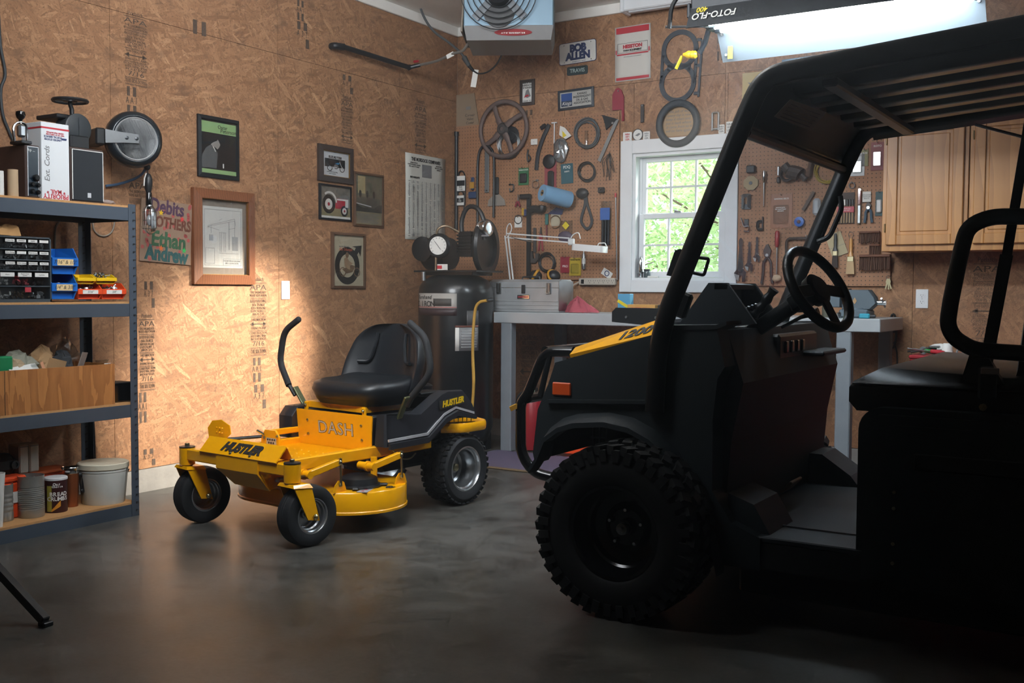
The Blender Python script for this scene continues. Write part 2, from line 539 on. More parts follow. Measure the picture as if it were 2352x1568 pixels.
WHITE = mat('white_paint', '#dcdfe2', .45, var=.05)
WHITE_P = mat('white_paper', '#d8d8d4', .7, var=.04)
CEIL = mat('ceiling_paint', '#e6e4df', .8, var=.05)
BLACK = mat('black_plastic', '#15171a', .45, var=.2)
BLACK_G = mat('black_gloss', '#0c0d0f', .18, var=.1, coat=.3)
BLACK_P = mat('black_paper', '#17191b', .6, var=.1)
STEEL = mat('steel', '#a9adb0', .32, 1.0, var=.15)
CHROME = mat('chrome', '#d9dcdf', .12, 1.0, var=.05)
ZINC = mat('zinc_bolt', '#b5ad8c', .3, 1.0, var=.2)
DSTEEL = mat('dark_steel', '#4a4d50', .42, .85, var=.25)
IRON = mat('dull_iron', '#4d4846', .55, .5, var=.3, bump=.3)
SHELF_M = mat('shelf_steel', '#46505c', .45, .15, var=.08)
YELLOW = mat('mower_yellow', '#f3ac00', .26, 0.0, .55, var=.03, coat=.35)
FENDER = mat('fender_plastic', '#23252a', .42, var=.08, bump=.10, bscale=500)
VINYL = mat('black_vinyl', '#191c20', .40, var=.08, bump=.12, bscale=420)
RUBBER = tread_rubber('tyre_rubber', '#1b1d20', .68)
GRIP = mat('foam_grip', '#1d1e21', .75, var=.1, bump=.2, bscale=600)
SILVER = mat('silver_stripe', '#c6c8cc', .35, .4, var=.05)
RED = mat('red_paint', '#8e1a24', .4, var=.08)
REDP = mat('red_print', '#b52a36', .6, var=.05)
BLUE = mat('blue_plastic', '#1463b8', .35, var=.06)
ORANGE = mat('orange_plastic', '#dd4a1c', .4, var=.06)
YELP = mat('yellow_plastic', '#e3b90f', .4, var=.06)
CARD = mat('cardboard', '#a98760', .8, var=.12)
GREYB = mat('bench_grey', '#7d858c', .42, .1, var=.1)
NAVY = mat('navy_print', '#2b3765', .6, var=.05)
INK = mat('ink_black', '#24221f', .7, var=.1)
STAMP = mat('stamp_ink', (0.085, 0.056, 0.040), .8, var=.55, vscale=60)
GREYP = mat('grey_print', '#77787a', .7, var=.1)
GREENP = mat('green_print', '#8fb27a', .6, var=.05)
def glass(name, tint=(1, 1, 1), gl=.06, rough=0.0, op=0.0, graze=1.0):
    m = bpy.data.materials.new(name); m.use_nodes = True
    nt = m.node_tree; nt.nodes.clear()
    t = nt.nodes.new('ShaderNodeBsdfTransparent'); t.inputs[0].default_value = (*tint, 1)
    g = nt.nodes.new('ShaderNodeBsdfGlossy'); g.inputs['Roughness'].default_value = rough
    fr = nt.nodes.new('ShaderNodeLayerWeight')
    pw = nt.nodes.new('ShaderNodeMath'); pw.operation = 'POWER'; pw.inputs[1].default_value = 5.0
    nt.links.new(fr.outputs['Facing'], pw.inputs[0])
    mu = nt.nodes.new('ShaderNodeMath'); mu.operation = 'ADD'; mu.inputs[1].default_value = gl; mu.use_clamp = True
    sc_ = nt.nodes.new('ShaderNodeMath'); sc_.operation = 'MULTIPLY'; sc_.inputs[1].default_value = graze
    nt.links.new(pw.outputs[0], sc_.inputs[0]); nt.links.new(sc_.outputs[0], mu.inputs[0])
    mx = nt.nodes.new('ShaderNodeMixShader'); o = nt.nodes.new('ShaderNodeOutputMaterial')
    nt.links.new(mu.outputs[0], mx.inputs[0]); nt.links.new(t.outputs[0], mx.inputs[1]); nt.links.new(g.outputs[0], mx.inputs[2])
    last = mx
    if op > 0:
        d = nt.nodes.new('ShaderNodeBsdfDiffuse'); d.inputs[0].default_value = (.75, .8, .85, 1)
        m2 = nt.nodes.new('ShaderNodeMixShader')
        no = nt.nodes.new('ShaderNodeTexNoise'); no.inputs['Scale'].default_value = 3.0
        mm = nt.nodes.new('ShaderNodeMath'); mm.operation = 'MULTIPLY'; mm.inputs[1].default_value = op * 2
        nt.links.new(no.outputs['Fac'], mm.inputs[0]); nt.links.new(mm.outputs[0], m2.inputs[0])
        nt.links.new(mx.outputs[0], m2.inputs[1]); nt.links.new(d.outputs[0], m2.inputs[2]); last = m2
    nt.links.new(last.outputs[0], o.inputs[0])
    return m
PANE = glass('window_glass', (.96, .98, .97), .05)
CLEAR = glass('clear_plastic', (.90, .92, .92), .10, .08)
SHIELD = glass('windshield_plastic', (.93, .95, .97), .02, .02, .05, .3)
PICGLASS = glass('picture_glass', (.97, .97, .97), .05)
# ================================================================ the room
ROOM_X, ROOM_Y, ZC = 7.6, -9.4, 3.12
Z_SEAM, Z_OSB = 2.556, 0.125
MB().box((ROOM_X / 2, ROOM_Y / 2, -.05), (ROOM_X + .4, -ROOM_Y + .4, .1)).build('floor', FLOOR, kind='structure')
MB().box((ROOM_X / 2, ROOM_Y / 2, ZC + .05), (ROOM_X + .4, -ROOM_Y + .4, .1)).build('ceiling', CEIL, kind='structure')
CONC = mat('stem_wall_concrete', '#8d8b88', .8, var=.35, vscale=9, bump=.5, bscale=40)
WL = MB().box((-.075, ROOM_Y / 2 + .1, ZC / 2), (.126, -ROOM_Y + .2, ZC)).build('wall_left', CEIL, kind='structure')
MB().box((ROOM_X + .07, ROOM_Y / 2, ZC / 2), (.14, -ROOM_Y, ZC)).build('wall_right', OSB_V, kind='structure')
MB().box((ROOM_X / 2, ROOM_Y - .07, ZC / 2), (ROOM_X, .14, ZC)).build('wall_front', OSB_V, kind='structure')
MB().box((-.0, ROOM_Y / 2, Z_OSB / 2 - .002), (.02, -ROOM_Y, Z_OSB)).build('baseboard_left', CONC, kind='structure')
MB().box((ROOM_X / 2, -.0, Z_OSB / 2 - .002), (ROOM_X, .02, Z_OSB)).build('baseboard_back', CONC, kind='structure')
# window opening in the back wall
WX0, WX1, WZ0, WZ1 = 1.505, 2.190, 1.185, 2.065
b = MB()
b.box((WX0 / 2, .075, ZC / 2), (WX0, .126, ZC)); b.box(((WX1 + ROOM_X) / 2, .075, ZC / 2), (ROOM_X - WX1, .126, ZC))
b.box(((WX0 + WX1) / 2, .075, WZ0 / 2), (WX1 - WX0, .126, WZ0)); b.box(((WX0 + WX1) / 2, .075, (WZ1 + ZC) / 2), (WX1 - WX0, .126, ZC - WZ1))
WB = b.build('wall_back', CEIL, kind='structure')
# sheets of strand board, each a piece of its wall
g = .0025
ys = [0.0, -.72, -1.938, -3.157, -4.376, -5.595, -6.814, -8.033, ROOM_Y]
for i in range(len(ys) - 1):
    y1, y0 = ys[i], ys[i + 1]
    for z0, z1 in ((Z_OSB, Z_SEAM), (Z_SEAM, ZC)):
        MB().box((-.0055, (y0 + y1) / 2, (z0 + z1) / 2), (.011, y1 - y0 - g, z1 - z0 - g)).build('strand_board_panel', OSB_H, WL, smooth=0)
xs = [0.0, .95, 2.17, 3.39, 4.61, 5.83, ROOM_X]
def board(x0, x1, z0, z1):
    if x1 - x0 > .01 and z1 - z0 > .01:
        MB().box(((x0 + x1) / 2, .0055, (z0 + z1) / 2), (x1 - x0 - g, .011, z1 - z0 - g)).build('strand_board_panel', OSB_V, WB, smooth=0)
for i in range(len(xs) - 1):
    x0, x1 = xs[i], xs[i + 1]
    board(x0, x1, Z_SEAM, ZC)
    if x1 <= WX0 or x0 >= WX1:
        board(x0, x1, Z_OSB, Z_SEAM)
    else:
        lo, hi = max(x0, WX0), min(x1, WX1)
        board(x0, lo, Z_OSB, Z_SEAM); board(hi, x1, Z_OSB, Z_SEAM)
        board(lo, hi, Z_OSB, WZ0); board(lo, hi, WZ1, Z_SEAM)
# white ceiling trim
MB().box((.012, ROOM_Y / 2, 3.085), (.024, -ROOM_Y, .07), .004).build('trim_1', CEIL, kind='structure')
MB().box((ROOM_X / 2, -.012, 3.085), (ROOM_X, .024, .07), .004).build('trim_2', CEIL, kind='structure')

# ---- window
wn = thing('window_1', 'white double-hung window with twelve panes above the workbench', 'window', ((WX0 + WX1) / 2, 0, WZ0), kind='structure')
def lw(x, y, z): return (x - (WX0 + WX1) / 2, y, z - WZ0)
TX0, TX1, TZ0, TZ1 = 1.415, 2.275, 1.100, 2.157
for nm, c, s in (('casing', ((TX0 + WX0) / 2, -.012, (TZ0 + TZ1) / 2), (WX0 - TX0, .024, TZ1 - TZ0)), ('casing', ((TX1 + WX1) / 2, -.012, (TZ0 + TZ1) / 2), (TX1 - WX1, .024, TZ1 - TZ0)),
                 ('casing', ((WX0 + WX1) / 2, -.012, (WZ1 + TZ1) / 2), (WX1 - WX0, .024, TZ1 - WZ1)), ('casing', ((WX0 + WX1) / 2, -.012, (WZ0 + TZ0) / 2), (WX1 - WX0, .024, WZ0 - TZ0))):
    MB().box(lw(*c), s, .003).build(nm, WHITE, wn)
b = MB()
b.box(lw(WX0 + .011, .06, (WZ0 + WZ1) / 2), (.022, .13, WZ1 - WZ0)); b.box(lw(WX1 - .011, .06, (WZ0 + WZ1) / 2), (.022, .13, WZ1 - WZ0))
b.box(lw((WX0 + WX1) / 2, .06, WZ1 - .011), (WX1 - WX0 - .002, .127, .021)); b.box(lw((WX0 + WX1) / 2, .06, WZ0 + .008), (WX1 - WX0 - .002, .127, .015))
b.box(lw(WX0 + .030, .075, (WZ0 + WZ1) / 2), (.016, .02, WZ1 - WZ0))
b.build('jamb', WHITE, wn)
zm = (WZ0 + WZ1) / 2 + .005
for nm, z0, z1, y in (('upper_sash', zm - .02, WZ1 - .022, .088), ('lower_sash', WZ0 + .016, zm + .018, .055)):
    x0, x1 = WX0 + .03, WX1 - .03
    b = MB(); t = .036
    b.box(lw(x0 + t / 2, y, (z0 + z1) / 2), (t, .03, z1 - z0), .003); b.box(lw(x1 - t / 2, y, (z0 + z1) / 2), (t, .03, z1 - z0), .003)
    b.box(lw((x0 + x1) / 2, y, z1 - t / 2), (x1 - x0 - .004, .027, t - .002), .003); b.box(lw((x0 + x1) / 2, y, z0 + t / 2 + .004), (x1 - x0 - .004, .027, t + .006), .003)
    s = b.build(nm, WHITE, wn)
    gx0, gx1, gz0, gz1 = x0 + t, x1 - t, z0 + t + .008, z1 - t
    for k in (1, 2):
        MB().box(lw(gx0 + (gx1 - gx0) * k / 3, y, (gz0 + gz1) / 2), (.013, .02, gz1 - gz0)).build('muntin', WHITE, s)
    MB().box(lw((gx0 + gx1) / 2, y, (gz0 + gz1) / 2), (gx1 - gx0, .017, .013)).build('muntin', WHITE, s)
    for i in range(3):
        for j in range(2):
            a0, a1 = gx0 + (gx1 - gx0) * i / 3, gx0 + (gx1 - gx0) * (i + 1) / 3
            c0, c1 = gz0 + (gz1 - gz0) * j / 2, gz0 + (gz1 - gz0) * (j + 1) / 2
            MB().box(lw((a0 + a1) / 2, y + .004, (c0 + c1) / 2), (a1 - a0 - .006, .003, c1 - c0 - .006)).build('pane', PANE, s, smooth=0)
b = MB(); b.box(lw((WX0 + WX1) / 2 - .02, .035, zm + .024), (.05, .018, .012), .003); b.cyl(lw((WX0 + WX1) / 2 - .02, .035, zm + .03), lw((WX0 + WX1) / 2 - .045, .028, zm + .04), .006)
b.build('sash_lock', STEEL, wn)

# ---- outside: lawn, shrubs of single leaves
GRASSM = mat('lawn', '#5c7a3a', .9, var=.3)
MB().box((2.5, 8.2, -.06), (30, 16, .1)).build('ground', GRASSM, kind='structure')
def leaf_material(name, c1, c2):
    k = NT(name)
    n = k.noise(k.n('NewGeometry').outputs['Position'], 3.0, 3)
    c = k.mix(n, lin(c1), lin(c2))
    k.l(c, k.b.inputs['Base Color'])
    k.b.inputs['Roughness'].default_value = .5
    tr = k.n('BsdfTranslucent'); k.l(c, tr.inputs[0])
    mx = k.n('MixShader'); mx.inputs[0].default_value = .45
    k.l(k.b.outputs[0], mx.inputs[1]); k.l(tr.outputs[0], mx.inputs[2])
    k.l(mx.outputs[0], k.t.nodes['Material Output'].inputs[0])
    return k.m
LEAF_A = leaf_material('leaf_green', '#7fa05e', '#b9cf9a')
LEAF_B = leaf_material('leaf_light', '#9fb97c', '#d8e2b4')
BARK = mat('bark', '#5a4a3a', .9, var=.3)
def shrub(x, y, h, rx, n, leaf, size, label, name='leafy_tree'):
    t = thing(name, label, 'tree', (x, y, 0), group='trees outside the window')
    b = MB()
    b.tube([(0, 0, 0), (.05, 0, h * .3), (-.04, .05, h * .75)], [.07, .05, .02], 7)
    for k in range(7):
        a = k * 0.9; z = h * (.2 + .09 * k)
        b.tube([(0, 0, z), (math.cos(a) * rx * .4, math.sin(a) * rx * .4, z + .25), (math.cos(a) * rx * .75, math.sin(a) * rx * .75, z + .5)], [.025, .016, .006], 5)
    b.build('trunk', BARK, t)
    b = MB()
    for i in range(n):
        while True:
            p = Vector((random.uniform(-1, 1), random.uniform(-1, 1), random.uniform(-1, 1)))
            if .25 < p.length < 1: break
        p *= 1 + .25 * math.sin(p.x * 5) * math.cos(p.z * 6)
        c = Vector((p.x * rx, p.y * rx, h * .56 + p.z * h * .46))
        m = Matrix.Translation(c) @ Euler((random.uniform(-.9, .9), random.uniform(-.9, .9), random.uniform(0, 6.3))).to_matrix().to_4x4()
        s = size * random.uniform(.7, 1.3)
        b.add([(-s, 0, 0), (-.2 * s, -.42 * s, .08 * s), (s, 0, 0), (-.2 * s, .42 * s, .08 * s)], [(0, 1, 2, 3)], m)
    b.build('foliage', leaf, t, smooth=0, kind='stuff')
shrub(1.0, 3.6, 3.0, 1.25, 5200, LEAF_B, .05, 'light green bush right outside the window')
shrub(-1.2, 5.2, 4.2, 1.9, 6000, LEAF_A, .06, 'broad green tree seen through the lower panes')
shrub(-3.6, 8.0, 5.6, 2.6, 6000, LEAF_A, .08, 'tall green tree seen through the upper panes')
shrub(1.9, 6.4, 4.4, 1.9, 4500, LEAF_A, .065, 'green tree standing behind the light bush outside')
shrub(-1.5, 10.5, 6.5, 3.2, 3000, LEAF_B, .14, 'farthest pale tree outside the window')

# ---- printed stamps on the strand board
def stamp(side, px, py0, py1, lines, wpx, parent):
    """column of stamp print between two heights; lines of words, '<>' an arrow, '--' a rule, '##' two ink bars"""
    p0, p1 = on_wall(side, px, py0, .0012), on_wall(side, px, py1, .0012)
    w = wall_size(side, px - wpx / 2, py0, px + wpx / 2, py1)[0]
    n = sum(l[1] for l in lines)
    z, step = p0.z, (p0.z - p1.z) / n
    rm = (ROT_L if side == 'L' else ROT_B)
    b = MB()
    def put(u, v, su, sv):
        c = Vector(p0); c.z = v
        if side == 'L': c.y += u; b.box(c, (.0008, su, sv))
        else: c.x += u; b.box(c, (su, .0008, sv))
    for s, h in lines:
        hh = step * h; zc = z - hh / 2
        if s == '--':
            put(0, zc + hh * .15, w, hh * .14); put(0, zc - hh * .2, w, hh * .14)
        elif s == '<>':
            put(0, zc, w * .8, hh * .18)
            for sg in (-1, 1):
                for q in range(4): put(sg * w * (.48 - .05 * q), zc, w * .05, hh * (.15 + .22 * q))
        elif s == '##':
            put(-w * .22, zc, w * .2, hh * .9); put(w * .22, zc, w * .22, hh * .9)
        elif s == '#.':
            put(w * .35, zc, w * .22, hh * .9)
        elif s:
            o = text('stamp_lettering', s, parent, Vector((p0.x, p0.y, zc)), hh * 1.15, STAMP, rm, .0, 0, 'CENTER', .0003)
            n_ch = max(len(s), 1); nat = n_ch * hh * 1.15 * .58
            o.scale = (min(2.2, w / nat), 1, 1)
        z -= hh
    if b.v: b.build('stamp_mark', STAMP, parent, smooth=0)
FULL = [('Potlatch', .8), ('--', .4), ('APA', 1.1), ('THE ENGINEERED', .5), ('WOOD ASSOCIATION', .5), ('--', .4), ('RATED SHEATHING', .6), ('24/16  7/16 INCH', .6), ('SIZED FOR SPACING', .5), ('EXPOSURE 1', .5), ('000 PS 2-92', .5), ('--', .4), ('THIS DIRECTION', .5), ('<>', .9), ('STRENGTH AXIS', .5), ('--', .3), ('CONSTRUCTION', .5), ('SHEATHING SPAN', .5), ('INCH AT EDGES', .5), ('7/16', 1.0), ('--', .4), ('THIS SIDE DOWN', .8), ('--', .4)]
TAIL = [('##', 1.3), ('A A 1', 1.0), ('##', 1.5)]
TAIL2 = [('##', 1.2), ('A  3  7', 1.0), ('#.', 1.4)]
stamp('L', 311, 28, 198, FULL, 50, WL); stamp('L', 302, 198, 268, TAIL, 32, WL)
stamp('L', 458, 46, 82, [('##', 1)], 46, WL)
stamp('L', 690, 0, 48, TAIL, 22, WL); stamp('L', 694, 50, 110, TAIL2, 34, WL)
stamp('L', 797, 172, 215, TAIL2, 30, WL); stamp('L', 797, 218, 330, FULL[:16], 26, WL)
stamp('L', 966, 228, 352, FULL[:16], 26, WL)
stamp('L', 593, 636, 818, FULL, 36, WL); stamp('L', 590, 820, 878, TAIL, 26, WL); stamp('L', 595, 882, 940, TAIL2, 34, WL)
stamp('L', 341, 645, 708, TAIL2, 30, WL); stamp('L', 337, 720, 898, FULL, 34, WL); stamp('L', 328, 900, 972, TAIL, 24, WL); stamp('L', 341, 1030, 1070, TAIL2, 34, WL)
stamp('L', 315, 398, 470, FULL[:7], 36, WL)
stamp('B', 2268, 590, 800, FULL, 62, WB); stamp('B', 1650, 15, 50, FULL[12:16], 34, WB); stamp('B', 1935, 108, 150, FULL[:4], 44, WB)
stamp('B', 1215, 252, 290, TAIL, 24, WB); stamp('B', 1215, 770, 900, FULL[6:18], 40, WB); stamp('B', 1905, 800, 900, FULL[14:22], 30, WB)
stamp('B', 1655, 80, 140, TAIL, 22, WB)
# ================================================================ hanging fluorescent film light
FX = thing('fluorescent_light_bank', 'black fluorescent light bank with open flaps hanging above the utility vehicle', 'lamp', (3.38, -1.75, 2.40))
_fo = Vector((3.38, -1.75, 2.40))
def fx(p): return Vector(p) - _fo
_a, _b2 = PB(1648, 143, -1.56), PB(2262, 77, -1.56)
_c, _d = PB(1655, 72, -1.68), PB(2266, 8, -1.68)
X0, X1 = (_a.x + _c.x) / 2, (_b2.x + _d.x) / 2
ZF0, ZF1 = (_a.z + _b2.z) / 2, (_c.z + _d.z) / 2
FIXM = mat('fixture_black', '#1b2026', .42, .3, var=.1)
REFL = mat('fixture_reflector', '#7f8a92', .4, .5, var=.05)
zt = PB(1667, 66, -1.72).z - .012
# housing above the tubes
MB().box(fx(((X0 + X1) / 2, -1.83, zt + .075)), (X1 - X0, .34, .07), .008).build('housing', FIXM, FX)
MB().box(fx(((X0 + X1) / 2, -1.83, zt + .036)), (X1 - X0 - .02, .32, .006)).build('reflector', REFL, FX)
# far flap: lit inner face, and near flap seen from outside
def flap(nm, y0, z0, y1, z1, x0=X0, x1=X1):
    d = Vector((0, y1 - y0, z1 - z0)); n = Vector((0, -d.z, d.y)).normalized() * .002
    q = [Vector((x, y, z)) for x in (x0, x1) for y, z in ((y0, z0), (y1, z1))]
    b = MB(); b.loft([[fx(q[0] - n), fx(q[1] - n), fx(q[1] + n), fx(q[0] + n)], [fx(q[2] - n), fx(q[3] - n), fx(q[3] + n), fx(q[2] + n)]])
    return b.build(nm, FIXM if nm == 'near_flap' else REFL, FX)
ff = flap('far_flap', -1.665, ZF1 + .04, -1.56, ZF0)
for x in (X0 + .025, X1 - .025):
    for tt in (.2, .8):
        MB().lathe([(.009, 0), (.007, .004)], fx((x, -1.665 + .105 * tt - .003, ZF1 + .04 + (ZF0 - ZF1 - .04) * tt)), (0, -1, -.2), 10).build('rivet', STEEL, ff)
_n0, _n1 = PB(1640, 62, -2.02), PB(2060, 2, -2.02)
zn = (_n0.z + _n1.z) / 2
nf = flap('near_flap', -1.995, zt + .06, -2.05, zn)
TUBE = emit('fluorescent_tube', (0.83, 0.93, 1.0), 90.0)
for k in range(4):
    y = -1.95 + k * .083
    MB().cyl(fx((X0 + .04, y, zt + .012)), fx((X1 - .04, y, zt + .012)), .0125, seg=10).build('tube', TUBE, FX)
    for x in (X0 + .025, X1 - .025): MB().box(fx((x, y, zt + .015)), (.03, .03, .032), .004).build('tube_socket', FIXM, FX)
YLAB = mat('warning_yellow', '#d8c21c', .6, var=.05)
MB().box(fx((X0 + .055, -1.607, (ZF0 + ZF1) / 2 - .01)), (.025, .002, .085)).build('warning_sticker', YLAB, ff)
text('lettering', 'FOTO-FLO', nf, fx((X0 + .13, -2.03, zn + .055)), .045, WHITE_P, (PI / 2 + .3, PI, 0), .0008, .15)
text('lettering', '400', nf, fx((X0 + .07, -2.025, zn + .085)), .036, YLAB, (PI / 2 + .3, PI, 0), .0006, .15)
# left end bracket, cable and yellow plug
b = MB(); b.box(fx((X0 - .012, -1.83, zt + .05)), (.02, .33, .07), .005)
b.tube([fx((X0 - .02, -1.7, zt + .04)), fx((X0 - .06, -1.66, zt - .03)), fx((X0 - .09, -1.66, zt - .08))], .014, 8)
b.build('end_bracket', FIXM, FX)
b = MB(); b.tube([fx((X0 - .15, -1.95, zt + .0)), fx((X0 + .05, -1.8, zt + .01))], .006, 8); b.build('tension_rod', STEEL, FX)
b = MB(); b.lathe([(.012, 0), (.020, .01), (.020, .03), (.016, .034), (.020, .038), (.020, .05), (.011, .065), (.008, .075)], fx((X0 - .10, -1.66, zt - .085)), (-1, -.1, .1), 14)
b.build('cable_plug', YELP, FX)
b = MB(); b.box(fx((X0 - .195, -1.67, zt - .115)), (.008, .02, .07), m=Matrix.Rotation(.5, 3, 'Y')); b.build('plug_tag', YLAB, FX)
b = MB(); b.tube(smooth_path([fx((X0 - .13, -1.95, zt - .01)), fx((X0 - .10, -1.95, zt + .12)), fx((X0 + .06, -1.93, zt + .24)), fx((X0 + .3, -1.9, zt + .30)), fx((X0 + .5, -1.85, ZC - .005))]), .011, 8)
b.build('power_cable', BLACK, FX)
for x in (X0 + .35, X1 - .35): MB().cyl(fx((x, -1.83, zt + .11)), fx((x, -1.83, ZC)), .006, seg=8).build('hanging_rod', DSTEEL, FX)
# long strip fixture on the ceiling by the back wall
t = thing('strip_light', 'white strip light housing fixed to the ceiling over the tool wall', 'lamp', (1.7, -.11, ZC))
p = PB(1432, 8, -.12)
MB().box((1.15 + (p.x - 1.7) - .35 + .35, 0, -.06), (2.3, .11, .085), .008).build('housing', WHITE, t)
MB().box((p.x - 1.7 + .012, -.0, -.055), (.03, .13, .11), .006).build('end_cap', WHITE, t)
MB().cyl((p.x - 1.7 + .05, -.02, -.10), (2.2, -.02, -.10), .013).build('tube', mat('unlit_tube', '#c8ccd0', .3), t)
# ================================================================ steel shelving at the left wall
SX0, SX1, SY0, SY1 = 0.085, 0.468, -4.62, -3.380
SZ = [0.070, 0.557, 1.045, 1.505]                     # tops of the boards
PART = mat('particle_board', '#b98a58', .8, var=.25, vscale=120, bump=.2)
t = thing('shelving_unit', 'grey steel rivet shelving unit with four particle board shelves at the left wall', 'shelf', ((SX0 + SX1) / 2, (SY0 + SY1) / 2, 0))
def ls(x, y, z): return (x - (SX0 + SX1) / 2, y - (SY0 + SY1) / 2, z)
SLOT = mat('slot_dark', '#14171b', .7, var=0)
for x, sx in ((SX1, -1), (SX0, 1)):
    for y, sy in ((SY1, -1), (SY0, 1)):
        b = MB(); H = 1.512
        b.box(ls(x + sx * .001, y + sy * .021, H / 2), (.002, .042, H)); b.box(ls(x + sx * .021, y + sy * .001, H / 2), (.042, .002, H))
        po = b.build('post', SHELF_M, t, smooth=0)
        if sy < 0:
            s = MB(); fx_ = x + .0022 if sx < 0 else x + .0022
            for k in range(39):
                z = .03 + k * .038
                s.box(ls(fx_, y - .013, z), (.001, .013, .005)); s.box(ls(fx_, y - .013 - .005, z - .004), (.001, .004, .006))
            s.build('slot', SLOT, po, smooth=0, kind='stuff')
for z in SZ:
    BH = .062
    for x in (SX1 - .004, SX0 + .004):
        b = MB(); b.box(ls(x, (SY0 + SY1) / 2, z - .016 - BH / 2 + .006), (.003, SY1 - SY0 - .08, BH), .001); b.build('beam', SHELF_M, t, smooth=0)
    for y in (SY1 - .004, SY0 + .004):
        b = MB(); b.box(ls((SX0 + SX1) / 2, y, z - .016 - BH / 2 + .006), (SX1 - SX0 - .08, .003, BH), .001); b.build('beam', SHELF_M, t, smooth=0)
    MB().box(ls((SX0 + SX1) / 2, (SY0 + SY1) / 2, z - .007), (SX1 - SX0 - .012, SY1 - SY0 - .012, .014)).build('shelf_board', PART, t, smooth=0)

def sbox(name, label, cat, xf, pl, pr, pt, zb, depth, group=None, rz=0.0):
    """a thing standing on a shelf, front face in the plane x = xf between two pixel columns"""
    a, c = PL(pl, pt, xf), PL(pr, pt, xf)
    w = c.y - a.y; h = (a.z + c.z) / 2 - zb
    o = thing(name, label, cat, (xf - depth / 2, (a.y + c.y) / 2, zb), (0, 0, rz), group)
    return o, depth, w, h
RX = Matrix(((0, 0, 1), (1, 0, 0), (0, 1, 0)))        # text facing +x
RYM = Matrix(((1, 0, 0), (0, 0, -1), (0, 1, 0)))      # text facing -y
# ---- top shelf
Z3 = SZ[3]
WALN = wood('walnut_veneer', '#4a3630', '#2a1e1b', (8, 8, 1), .5, 5)
o, d, w, h = sbox('shelf_radio', 'brown wooden cabinet radio with black dial panel on the top shelf', 'radio', .455, 57, 91, 333, Z3, .27)
MB().box((0, 0, h / 2), (d, w, h), .004).build('cabinet', WALN, o)
MB().box((d / 2 + .001, 0, h / 2), (.004, w * .70, h * .93), .001).build('dial_panel', mat('dial_black', '#10202c', .3, coat=.3), o)
b = MB()
for sy in (-1, 1): b.box((d / 2 + .003, sy * w * .36, h / 2), (.003, .003, h * .94))
b.box((d / 2 + .003, 0, h * .965), (.003, w * .72, .003)); b.build('panel_trim', SILVER, o)
for yy, zz, r in ((.15, .38, .015), (-.12, .25, .010), (.27, .24, .010), (-.12, .12, .010), (.27, .11, .010)):
    MB().lathe([(r, 0), (r, .012), (r * .7, .016)], (d / 2 + .003, yy * w, zz * h), 'x', 16).build('knob', BLACK_G, o)
text('lettering', 'hp ...', o, (d / 2 + .0045, -.1 * w, h * .9), .018, WHITE_P, RX)
# stamping press on the radio
zr = Z3 + h
p = PL(48, 325, .42)
o = thing('hand_press', 'small chrome hand stamping press with black knob standing on the radio', 'tool', (.42, p.y, zr))
zk = PL(48, 255, .42).z - zr
b = MB(); b.box((0, 0, .008), (.09, .05, .014), .003); b.build('base', DSTEEL, o)
b = MB(); b.tube(smooth_path([(.0, -.03, .01), (.0, -.034, .07), (.0, -.01, .095), (.0, .026, .085), (.0, .032, .01)]), .006, 8); b.build('frame', CHROME, o)
MB().box((0, .002, .06), (.03, .034, .055), .008).build('stamp_head', STEEL, o)
MB().cyl((0, 0, .09), (0, 0, zk - .03), .006).build('plunger', CHROME, o)
MB().lathe([(.006, 0), (.010, .008), (.018, .016), (.021, .03), (.018, .042), (.008, .047)], (0, 0, zk - .045), 'z', 16).build('knob', BLACK_G, o)
# paper tubes
for nm, lab, pl_, pr_, pt_, m_ in (('cardboard_tube', 'brown cardboard roll tube standing at the front of the top shelf', 18, 43, 388, mat('tube_card', '#b39a7c', .8, var=.06)), ('white_cup', 'white paper roll cut by the picture edge on the top shelf', -12, 10, 391, WHITE_P)):
    a, c = PL(pl_, pt_, .44), PL(pr_, pt_, .44); r = (c.y - a.y) / 2 * .86
    o = thing(nm, lab, 'paper roll', (.435 , (a.y + c.y) / 2, Z3)); hh = a.z - Z3
    MB().lathe([(r * 1.02, 0), (r, hh), (r * .86, hh), (r * .86, .004)], (0, 0, 0), 'z', 24, caps=False).build('roll', m_, o)
# mail box
o, d, w, h = sbox('mailing_carton', 'tall white mailing carton with red stripe, upside-down print', 'box', .45, 94, 158, 283, Z3, .145)
MB().box((0, 0, h / 2), (d, w, h), .002).build('carton', mat('carton_white', '#cfd3d6', .55, var=.03), o)
b = MB(); b.box((0, 0, h * .927), (d + .0015, w + .0015, h * .022)); b.build('red_stripe', REDP, o)
RXd = RX @ Matrix.Rotation(PI, 3, 'Z')
text('lettering', 'PRIORITY', o, (d / 2 + .0008, 0, h * .045), .030, REDP, RXd, .0005)
text('lettering', '* MAIL *', o, (d / 2 + .0008, 0, h * .105), .026, REDP, RXd, .0005)
text('lettering', 'UNITED STATES\nPOSTAL SERVICE', o, (d / 2 + .0008, -.012, h * .80), .012, NAVY, RXd, .0003)
text('lettering', 'VISIT US AT USPS.COM\nORDER FREE SUPPLIES', o, (d / 2 + .0008, 0, h * .86), .009, REDP, RXd, .0002)
b = MB(); b.prism([(.030, h * .79), (.055, h * .79), (.058, h * .815), (.033, h * .815)], d / 2, d / 2 + .0012, 'yz'); b.build('eagle_logo', NAVY, o)
text('lettering', 'Ext. Cords', o, (d / 2 + .0008, -w * .30, h * .46), .036, GREYP, RX @ Matrix.Rotation(PI / 2, 3, 'Z'), 0, .2)
